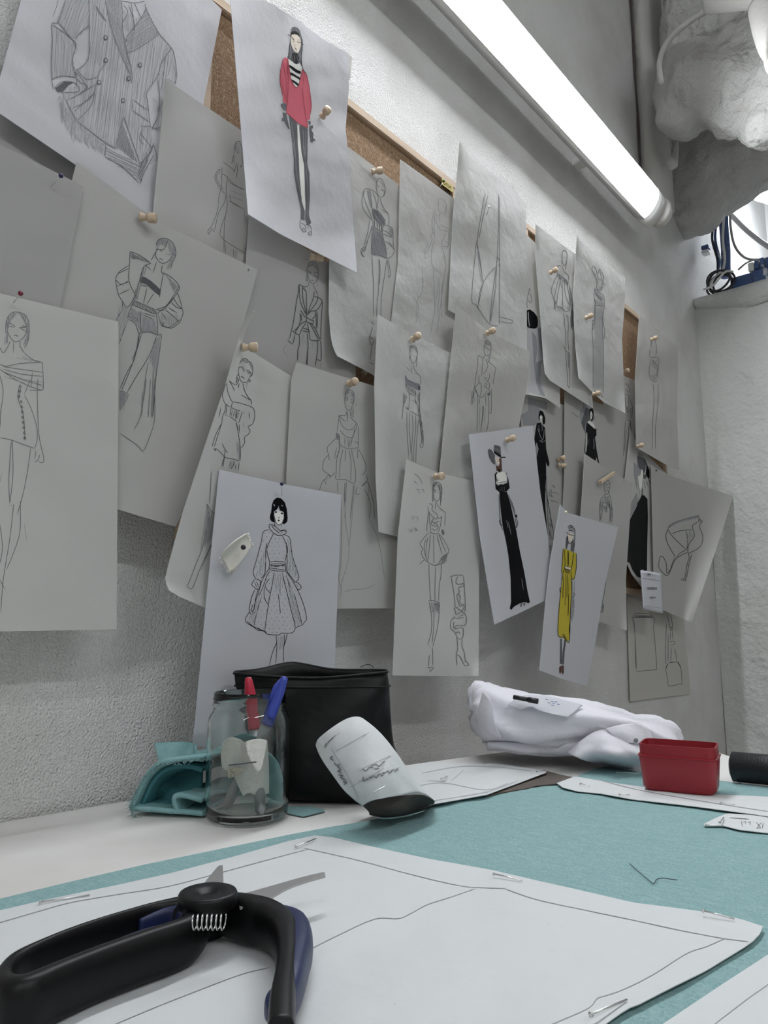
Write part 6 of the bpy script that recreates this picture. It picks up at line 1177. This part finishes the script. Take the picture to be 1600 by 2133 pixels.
# ------------------------------------------------------------------ folded white garment
def garment():
    wc = mat('white_cotton', (.74, .73, .78), .9, spec=.1, sheen=.1, bump=[('noise', 22, .6, .008, 3), ('noise', 400, .1, .0004)])
    t = empty('white_garment', tab(1150, 1575, 0), label='folded white cotton garment heaped at the back of the table', cat='garment')
    def layer(name, st, seed, amp=.003, sub=4):
        """st: stations (x, y_top, y_bottom, depth_front, thickness)"""
        rows = []
        for (x, yt, yb, dfr, th) in st:
            h = yb - yt; r = []
            prof = [(1.0, 0.012), (.93, -.004), (.75, -.012), (.5, -.010), (.25, -.002), (.07, .012), (0.0, .032), (.02, .6), (.12, .85), (.5, 1.0), (.9, 1.0), (1.0, .8)]
            for (f_, g) in prof:
                p = dep(x, yb - h * (1 - f_) if False else yt + h * f_, dfr + (g if g < .1 else g * th))
                if g >= .5:      # back side keeps the height of the point, pushed away
                    q = dep(x, yt + h * f_, dfr); p = q + Vector((FWD[0], FWD[1], 0)).normalized() * (g * th)
                p.z = max(p.z, T + .002); r.append(p)
            rows.append(r)
        R = [crom(r, 3, True) for r in rows]; A = np.array(R); C = np.array([crom(A[:, j], sub) for j in range(A.shape[1])]).transpose(1, 0, 2)
        N = normals_of(C); rn = np.random.RandomState(seed); uu, vv = np.meshgrid(np.linspace(0, 1, C.shape[1]), np.linspace(0, 1, C.shape[0]))
        dd = wobble(C[..., 0] + C[..., 1], C[..., 2] * 2.2 + .35 * (C[..., 0] - C[..., 1]), rn, amp * .8, (.06, .2), 8)
        for _q in range(6):
            a_ = rn.uniform(1.05, 1.45); ph = rn.uniform(0, 6.3); L_ = rn.uniform(.10, .22)
            q_ = (vv * math.cos(a_) * 2.2 + uu * math.sin(a_) * 2.0) * .16 / L_ * 2 * math.pi + ph + 1.2 * np.sin(uu * 5 + ph)
            dd = dd - amp * 1.5 * (1 - np.abs(np.sin(q_ / 2))) ** 5
        C = C + N * dd[..., None]; C[..., 2] = np.maximum(C[..., 2], T + .0015)
        nv, nu = C.shape[:2]; fs = [(i * nu + j, i * nu + (j + 1) % nu, (i + 1) * nu + (j + 1) % nu, (i + 1) * nu + j) for i in range(nv - 1) for j in range(nu)]
        fs.append(tuple(range(nu))[::-1]); fs.append(tuple(range((nv - 1) * nu, nv * nu)))
        o = obj(name, C.reshape(-1, 3), fs, wc); bm = bmesh.new(); bm.from_mesh(o.data); bmesh.ops.recalc_face_normals(bm, faces=bm.faces); bm.to_mesh(o.data); bm.free()
        under(o, t); return o
    layer('lower_fold', [(1019, 1548, 1556, 1.02, .05), (1030, 1541, 1560, 1.01, .09), (1080, 1536, 1567, 1.00, .12), (1150, 1530, 1568, .995, .13), (1230, 1525, 1568, .99, .13), (1300, 1530, 1574, .985, .12), (1335, 1545, 1580, .98, .10)], 3, .002)
    layer('upper_fold', [(996, 1478, 1498, 1.02, .05), (1002, 1442, 1520, 1.015, .10), (1018, 1434, 1541, 1.01, .13), (1060, 1450, 1545, .995, .15), (1120, 1462, 1548, .985, .16), (1190, 1466, 1538, .985, .16), (1260, 1478, 1528, .99, .16), (1320, 1497, 1520, 1.00, .15), (1370, 1508, 1550, 1.01, .13), (1400, 1520, 1556, 1.02, .09), (1413, 1540, 1556, 1.03, .05)], 7, .0035)
    # hood-like fold lines: thin raised seams
    def seam(pts, dd, r=.0011):
        o = tube('seam', [dep(x, y, dd + e) for (x, y, e) in [(a[0], a[1], a[2] if len(a) > 2 else 0) for a in crom([(p[0], p[1], p[2] if len(p) > 2 else 0) for p in pts], 5)]], r, wc, seg=6); under(o, t)
    # collar and lapel cloth in front
    o = gridsurf('collar_flap', [[dep(1180, 1568, .965), dep(1205, 1548, .962), dep(1235, 1528, .962), dep(1262, 1519, .968)], [dep(1210, 1580, .950), dep(1240, 1560, .945), dep(1262, 1545, .945), dep(1275, 1530, .958)], [tab(1260, 1592, .004), dep(1285, 1578, .930), dep(1300, 1560, .935), dep(1300, 1540, .950)], [tab(1322, 1606, .003), tab(1336, 1600, .004), dep(1340, 1580, .925), dep(1335, 1556, .945)]], wc, None, .0022, 6, fold=.0012, seed=2); under(o, t)
    o = gridsurf('front_drape', [[dep(1262, 1518, .962), dep(1290, 1512, .958), dep(1325, 1508, .962), dep(1352, 1520, .97)], [dep(1275, 1530, .955), dep(1305, 1528, .948), dep(1335, 1530, .955), dep(1360, 1540, .965)], [dep(1300, 1548, .948), dep(1320, 1548, .942), dep(1345, 1550, .95), dep(1365, 1556, .965)]], wc, None, .0022, 6, fold=.001, seed=4); under(o, t)
    o = gridsurf('left_gusset', [[dep(1008, 1440, .990), dep(1018, 1452, .980), dep(1026, 1470, .975)], [dep(998, 1480, .995), dep(1012, 1492, .978), dep(1030, 1505, .972)], [dep(1004, 1510, 1.0), dep(1020, 1528, .985), dep(1045, 1538, .978)]], wc, None, .002, 6, fold=.0008, seed=6); under(o, t)
    # things lying on it
    o = gridsurf('paper_note', [[dep(1058, 1468, .978), dep(1075, 1456, .985), dep(1100, 1448, 1.0), dep(1150, 1452, 1.0), dep(1214, 1469, .99)], [dep(1082, 1477, .968), dep(1100, 1471, .968), dep(1130, 1470, .968), dep(1160, 1482, .966), dep(1200, 1481, .972)], [dep(1085, 1478, .966), dep(1106, 1472, .962), dep(1124, 1480, .958), dep(1150, 1487, .956), dep(1184, 1494, .960)]], M['bond'], None, .0006, 6); tag(o, 'white paper note lying on the folded white garment', 'paper')
    vs_ = []
    for (x, y) in ((1136, 1456), (1147, 1460), (1150, 1464), (1155, 1461), (1160, 1466), (1148, 1468), (1141, 1463)):
        vs_ += [dep(a, b2, .957) for a, b2 in ((x, y), (x + 6, y + 1), (x + 6, y + 2.2), (x, y + 1.2))]
    q = obj('ink_marks', vs_, [(4 * i, 4 * i + 1, 4 * i + 2, 4 * i + 3) for i in range(7)], M['bluei'], o, smooth=False); q['kind'] = 'stuff'
    a, b2 = dep(1070, 1452, .972), dep(1121, 1461, .957)
    tt = empty('black_pen', a, label='black pen lying on top of the folded white garment', cat='pen')
    pb = mat('black_plastic', (.012, .012, .013), .35)
    o = tube('barrel', [a, a + (b2 - a) * .6], .0030, pb, seg=12); under(o, tt)
    o = tube('cap', [a + (b2 - a) * .6, b2], .0036, pb, seg=12); under(o, tt)
    o = lathe('button', [(.0001, .001), (.0026, .0008), (.0030, 0), (.0026, -.0006)], dep(1325, 1542, .940), -Vector(FWD), mat('grey_button', (.25, .24, .26), .4), seg=16); under(o, t)
garment()

# ------------------------------------------------------------------ garment shears lying in the foreground
def shears():
    blk = mat('black_soft_grip', (.0025, .0025, .003), .42, spec=.28, bump=[('noise', 200, .10, .0005)]); nvy = mat('navy_grip', (.009, .016, .070), .45)
    t = empty('fabric_shears', tab(440, 1960, .006), label='spring-loaded shears with black and navy handles lying open on the pattern', cat='shears')
    Z = lambda x, y, z: tab(x, y, z)
    def sweep(name, path, wd, ht, m, closed=False, sub=5, n=20, pw=.75):
        """rounded-rectangle section: wd horizontal half width, ht vertical half height, per control point"""
        P = crom([tuple(p) for p in path], sub, closed); W = crom([(a, b, 0) for a, b in zip(wd, ht)], sub, closed)
        vs_, fs = [], []; N_ = len(P)
        for i in range(N_):
            t_ = Vector(P[(i + 1) % N_ if closed else min(i + 1, N_ - 1)] - P[(i - 1) % N_ if closed else max(i - 1, 0)]); t_.normalize()
            side = Vector((t_.y, -t_.x, 0)).normalized(); u = t_.cross(side).normalized()
            if u.z < 0: u = -u
            for k in range(n):
                a = 2 * math.pi * k / n; c, s_ = math.cos(a), math.sin(a)
                vs_.append(Vector(P[i]) + side * (W[i][0] * math.copysign(abs(c) ** pw, c)) + u * (W[i][1] * math.copysign(abs(s_) ** pw, s_)))
        for i in range(N_ if closed else N_ - 1):
            j = (i + 1) % N_
            for k in range(n): l = (k + 1) % n; fs.append((i * n + k, i * n + l, j * n + l, j * n + k))
        if not closed: fs.append(tuple(range(n))[::-1]); fs.append(tuple(range((N_ - 1) * n, N_ * n)))
        o = obj(name, vs_, fs, m); bm = bmesh.new(); bm.from_mesh(o.data); bmesh.ops.recalc_face_normals(bm, faces=bm.faces); bm.to_mesh(o.data); bm.free()
        for p in o.data.polygons: p.use_smooth = len(p.vertices) == 4
        under(o, t); return o
    b0 = .006
    # left handle: a long closed loop; points are given on the mid-height of the loop
    zz = b0 + .0125
    loop = [Z(398, 1950, zz), Z(372, 1967, zz), Z(300, 1992, zz), (Z(200, 2030, zz)), Z(110, 2068, zz), Z(48, 2094, zz), Z(10, 2086, zz), Z(6, 2062, zz), Z(32, 2030, zz), Z(90, 1998, zz), Z(170, 1965, zz), Z(260, 1935, zz), Z(330, 1915, zz), Z(390, 1908, zz), Z(412, 1925, zz)]
    wd = [.0065, .006, .006, .006, .006, .0068, .0062, .0045, .0035, .003, .003, .003, .0035, .006, .007]
    ht = [.0125, .0125, .0125, .0125, .0125, .0125, .0115, .011, .0105, .010, .010, .010, .010, .011, .012]
    sweep('loop_handle', loop, wd, ht, blk, True)
    zi = b0 + .0122
    sweep('navy_lining', [Z(384, 1936, zi), Z(372, 1920, zi), Z(340, 1921, zi), Z(290, 1934, zi)], [.0030, .0034, .0026, .0015], [.0080, .0085, .0075, .005], nvy)
    sweep('navy_lining', [Z(376, 1946, zi), Z(320, 1964, zi), Z(240, 1994, zi), Z(150, 2030, zi)], [.0010, .0022, .0022, .0008], [.006, .0085, .0085, .006], nvy)
    # shoulder joining the loop to the pivot
    sweep('shank', [Z(385, 1922, b0 + .0135), Z(405, 1905, b0 + .0145), Z(425, 1892, b0 + .015), Z(440, 1886, b0 + .0155)], [.008, .0095, .010, .009], [.010, .0085, .0065, .005], blk)
    # pivot: hub with a big round knob
    hub = Z(434, 1898, b0 + .0125)
    o = lathe('hub', [(.0001, -.0125), (.0105, -.0125), (.0115, -.010), (.0105, .0), (.0095, .006), (.0001, .008)], hub, (0, 0, 1), blk, seg=32); under(o, t)
    kc = Z(433, 1868, b0 + .0275)
    o = lathe('pivot_knob', [(.0001, .0012), (.0045, .0010), (.0062, .0029), (.0146, .0033), (.0160, .0028), (.0167, .0016), (.0168, -.0040), (.0158, -.0052), (.0130, -.0058), (.0001, -.0058)], kc, (0, 0, 1), blk, seg=48); under(o, t)
    o = lathe('pivot_post', [(.007, -.012), (.007, 0), (.0001, 0)], kc - Vector((0, 0, .002)), (0, 0, 1), blk, seg=24); under(o, t)
    # right handle: goes right under the hub, then bends towards the viewer
    sweep('bow_handle', [Z(446, 1905, b0 + .010), Z(480, 1905, b0 + .0125), Z(520, 1915, b0 + .0135), Z(560, 1925, b0 + .0135), Z(590, 1950, b0 + .013), Z(598, 1990, b0 + .0125), Z(596, 2040, b0 + .012), Z(588, 2100, b0 + .0115), Z(585, 2170, b0 + .011)],
          [.008, .0095, .0085, .0090, .0080, .0062, .0055, .0060, .0060], [.0085, .0115, .0130, .0125, .0120, .0118, .0112, .0108, .0090], blk)
    sweep('navy_grip', [Z(590, 1918, b0 + .0120), Z(613, 1940, b0 + .0118), Z(621, 1975, b0 + .0118), Z(616, 2015, b0 + .0114), Z(608, 2060, b0 + .011), Z(601, 2100, b0 + .010)], [.004, .0075, .0080, .0068, .0055, .003], [.0085, .0108, .0112, .0106, .0098, .007], nvy)
    for k in range(14):
        f_ = k / 13; p = Z(636 - 16 * f_ - 4 * f_ * f_, 1985 + 88 * f_, b0 + .013)
        bm = bmesh.new(); bmesh.ops.create_icosphere(bm, subdivisions=1, radius=.0013, matrix=Matrix.Translation(p)); o = fromnbm('grip_dot', bm, nvy); under(o, t)
    sweep('navy_tip', [Z(566, 2085, b0 + .009), Z(564, 2100, b0 + .009), Z(567, 2116, b0 + .008)], [.002, .003, .002], [.005, .006, .004], nvy)
    # blades
    def blade(name, pts, th):
        n = len(pts); vs_ = [Vector(p) for p in pts] + [Vector(p) - Vector((0, 0, th)) for p in pts]
        fs = [tuple(range(n)), tuple(range(n, 2 * n))[::-1]] + [(i, (i + 1) % n, n + (i + 1) % n, n + i) for i in range(n)]
        o = obj(name, vs_, fs, M['blade'], smooth=False); bm = bmesh.new(); bm.from_mesh(o.data); bmesh.ops.recalc_face_normals(bm, faces=bm.faces); bm.to_mesh(o.data); bm.free(); under(o, t)
    zb = b0 + .0225
    blade('short_blade', [Z(414, 1856, zb), Z(430, 1833, zb), Z(445, 1815, zb), Z(455, 1803, zb), Z(464, 1802, zb), Z(465, 1820, zb), Z(466, 1856, zb)], .0012)
    blade('long_blade', [Z(x, y, zb) for x, y in ((488, 1866), (530, 1855), (569, 1844), (610, 1832), (647, 1822), (676, 1816), (678, 1824), (645, 1833), (612, 1844), (590, 1854), (573, 1864), (547, 1884), (500, 1890))], .0013)
    # spring between the handles
    a, b2 = Z(402, 1921, b0 + .0245), Z(470, 1921, b0 + .0245); ax = (b2 - a); u = Vector((0, 0, 1)); w_ = ax.normalized().cross(u)
    pts = []
    for i in range(7 * 14 + 1):
        th = 2 * math.pi * i / 14; pts.append(a + ax * (i / 98.0) + u * math.cos(th) * .0036 + w_ * math.sin(th) * .0036)
    o = tube('spring', pts, .0005, M['steel'], seg=6); under(o, t)
shears()

# ------------------------------------------------------------------ pins, pegs and tags on the wall
def axis_of(o): return o
def push(px, py, off, label, tx=0.0, tz=0.0, sc=1.0, m=None):
    """turned wooden push pin: px,py is where its foot stands, off the distance of the paper from the wall"""
    m = m or M['pinwood']; base = wal(px, py, off + .0012); ax = Vector((1, tx, tz)).normalized()
    t = empty('push_pin', base, label=label, cat='push pin', group='wooden push pins')
    s = sc * .0058
    o = lathe('foot', [(.0001, 0), (s * .85, 0), (s * .92, .0010), (s * .8, .0028), (s * .62, .0052), (s * .55, .0072)], base, ax, m, seg=20); under(o, t)
    o = lathe('head', [(s * .55, .0065), (s * .62, .0080), (s * .95, .0095), (s * 1.0, .0110), (s * 1.0, .0170), (s * .9, .0180), (.0001, .0180)], base, ax, m, seg=20); under(o, t)
    o = tube('needle', [base + ax * .001, Vector((base.x - .012, base.y, base.z))], .0005, M['steel'], seg=6); under(o, t)
for a in [(292, 452, .060, 'brown wooden push pin under the tip of the pinstriped jacket sheet', 0.90, -.1),
          (671, 243, .074, 'wooden push pin to the right of the red jumper figure', -0.25, .1),
          (774, 358, .056, 'wooden push pin on the bare cork above the striped mini dress', 0.90, .25),
          (647, 536, .052, 'brown wooden push pin above the knotted blazer figure', 0.90, -.05),
          (859, 708, .082, 'wooden push pin above the bandeau dress figure', -0.25, .15),
          (505, 724, .098, 'wooden push pin beside the curled edge of the puff-sleeve drawing', 0.90, .05),
          (727, 800, .076, 'wooden push pin above the corset gown figure', -0.25, -.02),
          (1147, 568, .064, 'wooden push pin beside the face of the balloon cape figure', -0.25, .05),
          (1221, 662, .072, 'small round-ended push pin beside the long pleated gown', -0.25, 0),
          (1015, 694, .090, 'wooden push pin above the peplum jacket figure', -0.25, 0),
          (1357, 707, .062, 'wooden push pin above the limp torso drawing', -0.25, 0),
          (1298, 776, .038, 'push pin half hidden behind the long gown drawing', -0.25, .1),
          (1236, 821, .074, 'push pin at the lower edge of the long pleated gown sheet', -0.25, -.1),
          (1328, 930, .064, 'wooden push pin where the limp torso sheet meets the black column drawing', -0.25, .05),
          (1056, 917, .107, 'wooden push pin near the top of the black hat drawing', -0.25, .05),
          (1163, 958, .038, 'upper of two wooden push pins between the two black gowns', -0.25, .1),
          (1162, 968, .040, 'lower of two wooden push pins between the two black gowns', 0.90, -.2),
          (907, 993, .099, 'wooden push pin above the pleated mini dress and snake boot', -0.25, -.1)]: push(*a)
def ballpin(px, py, off, tail, label, col, r=.0024, pre='ball_pin'):
    m = mat(col[0], col[1], .3); t = empty(pre, wal(px, py, off), label=label, cat='pin')
    a = wal(px, py, off + .012); b2 = wal(px + tail[0], py + tail[1], off + .0005)
    bm = bmesh.new(); bmesh.ops.create_uvsphere(bm, u_segments=16, v_segments=10, radius=r, matrix=Matrix.Translation(a)); o = fromnbm('pin_head', bm, m); under(o, t)
    o = tube('needle', [a, b2], .00045, M['steel'], seg=6); under(o, t)
ballpin(127, 366, .063, (-20, 22), 'violet ball-headed pin in the blank sheet at upper left', ('violet_glass', (.035, .018, .09)))
ballpin(43, 611, .069, (-15, 20), 'dark red ball-headed pin above the draped bodice drawing', ('red_glass', (.16, .01, .03)))
ballpin(587, 1008, .084, (0, 24), 'navy ball-headed pin above the spotted dress drawing', ('navy_glass', (.01, .012, .07)))
ballpin(760, 776, .020, (-16, 0), 'large cream ball-headed pin stuck in the bare dark cork', ('cream_bead', (.62, .60, .45)), .0042)
ballpin(1019, 431, .066, (-5, 18), 'small white pin in the crumpled trouser panel drawing', ('white_bead', (.75, .75, .75)), .0026)
ballpin(1367, 980, .052, (-5, 14), 'tiny black pin at the top of the sandal drawing', ('black_bead', (.02, .02, .02)), .0024)
ballpin(1179, 1067, .114, (-3, 8), 'small pale pin at the corner of the mustard dress drawing', ('pale_bead', (.70, .66, .50)), .0030)
ballpin(924, 377, .022, (-12, 20), 'green-headed pin stuck beside the yellow label on the frame', ('green_bead', (.05, .09, .03)), .0028)

# tiny clothes peg on the hooded figure sheet
def peg():
    c = wal(1262, 995, .066); t = empty('clothes_peg', c, label='tiny wooden clothes peg clipped on the hooded figure sheet', cat='clothes peg')
    a, b2 = wal(1249, 1003, .072), wal(1275, 985, .072); d = (b2 - a).normalized(); n = Vector((1, 0, 0)); s = d.cross(n).normalized()
    for k in (-1, 1):
        vs_ = []; 
        for (l, h) in ((-.5, 1.0), (.5, .35)):
            for (w2, o2) in ((-1, 0), (1, 0), (1, 1), (-1, 1)):
                vs_.append(c + d * (l * (b2 - a).length * 1.15) + s * (w2 * .0032) + n * (.004 + k * (.0010 * h + .0008) + k * o2 * .0026 * (1 if l < 0 else .6)))
        o = obj('peg_half', vs_, [(0, 1, 2, 3), (7, 6, 5, 4), (0, 4, 5, 1), (1, 5, 6, 2), (2, 6, 7, 3), (3, 7, 4, 0)], M['pinwood'], smooth=False); under(o, t)
    pts = [c + n * (.004 + math.cos(i) * .0042) + d * math.sin(i) * .0008 + s * (-.0036 + .0004 * i) for i in np.linspace(0, 12.6, 40)]
    o = tube('spring', pts, .0005, M['steel'], seg=6); under(o, t)
peg()
# frayed strip of canvas
def strip():
    cv = mat('cream_canvas', (.78, .75, .68), .85, bump=[('noise', 200, .5, .001)])
    t = empty('canvas_strip', wal(490, 1150, .095), label='frayed strip of cream canvas pinned on the spotted dress drawing', cat='fabric scrap')
    g = lambda x, y, o_: wal(x, y, .090 + o_)
    o = gridsurf('canvas', [[g(459, 1158, .010), g(470, 1143, .022), g(488, 1127, .026), g(505, 1117, .022), g(514, 1112, .014)], [g(462, 1163, .004), g(475, 1150, .008), g(490, 1138, .008), g(505, 1124, .006), g(518, 1117, .004)], [g(468, 1172, .002), g(482, 1160, .003), g(497, 1148, .003), g(510, 1136, .003), g(522, 1127, .002)], [g(478, 1190, .004), g(490, 1182, .003), g(505, 1165, .003), g(516, 1150, .003), g(523, 1138, .004)]], cv, None, .0012, 6, fold=.0006, seed=2); under(o, t)
    rn = random.Random(6); vs_, fs = [], []
    for (x0, y0, x1, y1, dx, dy) in ((478, 1190, 458, 1160, -4, 5), (512, 1112, 524, 1138, 5, -3), (478, 1190, 492, 1182, -2, 6)):
        for _ in range(26):
            f_ = rn.random(); x, y = x0 + (x1 - x0) * f_, y0 + (y1 - y0) * f_
            vv, ff = tube_vf([g(x, y, .005), g(x + dx * rn.uniform(.3, 1.3), y + dy * rn.uniform(.3, 1.3), .005 + rn.uniform(-.002, .004))], .0003, 3); n = len(vs_); vs_ += vv; fs += [tuple(i + n for i in f2) for f2 in ff]
    o = obj('frayed_threads', vs_, fs, cv); o['kind'] = 'stuff'; under(o, t)
    ballpin(507, 1140, .096, (-4, 6), 'black ball-headed pin through the frayed canvas strip', ('black_bead', (.012, .012, .015)), .0030)
strip()
# plastic sleeve with printed card
def sleeve():
    card = mat('pale_card', (.56, .57, .62), .35); t = empty('card_sleeve', wal(1358, 1230, .066), label='small printed card in a clear sleeve hanging at the corner of the sandal sheet', cat='card')
    g = lambda x, y, o_: wal(x, y, .070 + o_)
    o = gridsurf('card', [[g(1335, 1188, 0), g(1350, 1190, .002), g(1376, 1195, 0)], [g(1338, 1230, .001), g(1355, 1232, .005), g(1378, 1236, .001)], [g(1341, 1269, .002), g(1358, 1273, .004), g(1380, 1278, .002)]], card, None, .003, 5); under(o, t)
    vs_, fs = [], []
    def q(x0, y0, x1, y1, sk=.13, up_=.0045 + .0045):
        b0 = len(vs_); 
        for x, y in ((x0, y0), (x1, y0), (x1, y1), (x0, y1)): vs_.append(g(x, y + (x - x0) * sk, up_))
        fs.append((b0, b0 + 1, b0 + 2, b0 + 3))
    for k in range(6): q(1349 + k * 3.4, 1223, 1351.4 + k * 3.4, 1228)
    for k in range(4): q(1355 + k * 3, 1243, 1357.2 + k * 3, 1246)
    q(1349, 1194, 1356, 1196.5); q(1350, 1196, 1352, 1199); q(1354, 1196, 1355.5, 1199); q(1359, 1196, 1360, 1200); q(1363, 1197, 1364, 1201)
    q(1338, 1204, 1374, 1205); q(1342, 1262, 1378, 1262.6)
    o = obj('printed_lettering', vs_, fs, M['pm'], smooth=False); o['kind'] = 'stuff'; under(o, t)
sleeve()

# the upturned corner of the puff-sleeve sheet
_s = SH['s10']
g = lambda x, y, o_: wal(x, y, o_)
o = gridsurf('curled_corner', [[g(497, 712, .104), g(500, 716, .100), g(504, 720, .096)], [g(495, 700, .106), g(502, 702, .100), g(509, 700, .096)], [g(503, 680, .112), g(510, 682, .106), g(516, 678, .100)], [g(516, 656, .122), g(522, 660, .114), g(527, 658, .106)], [g(527, 648, .128), g(530, 648, .120), g(531, 647, .114)]], M['vellum'], _s.o, .0004, 4)
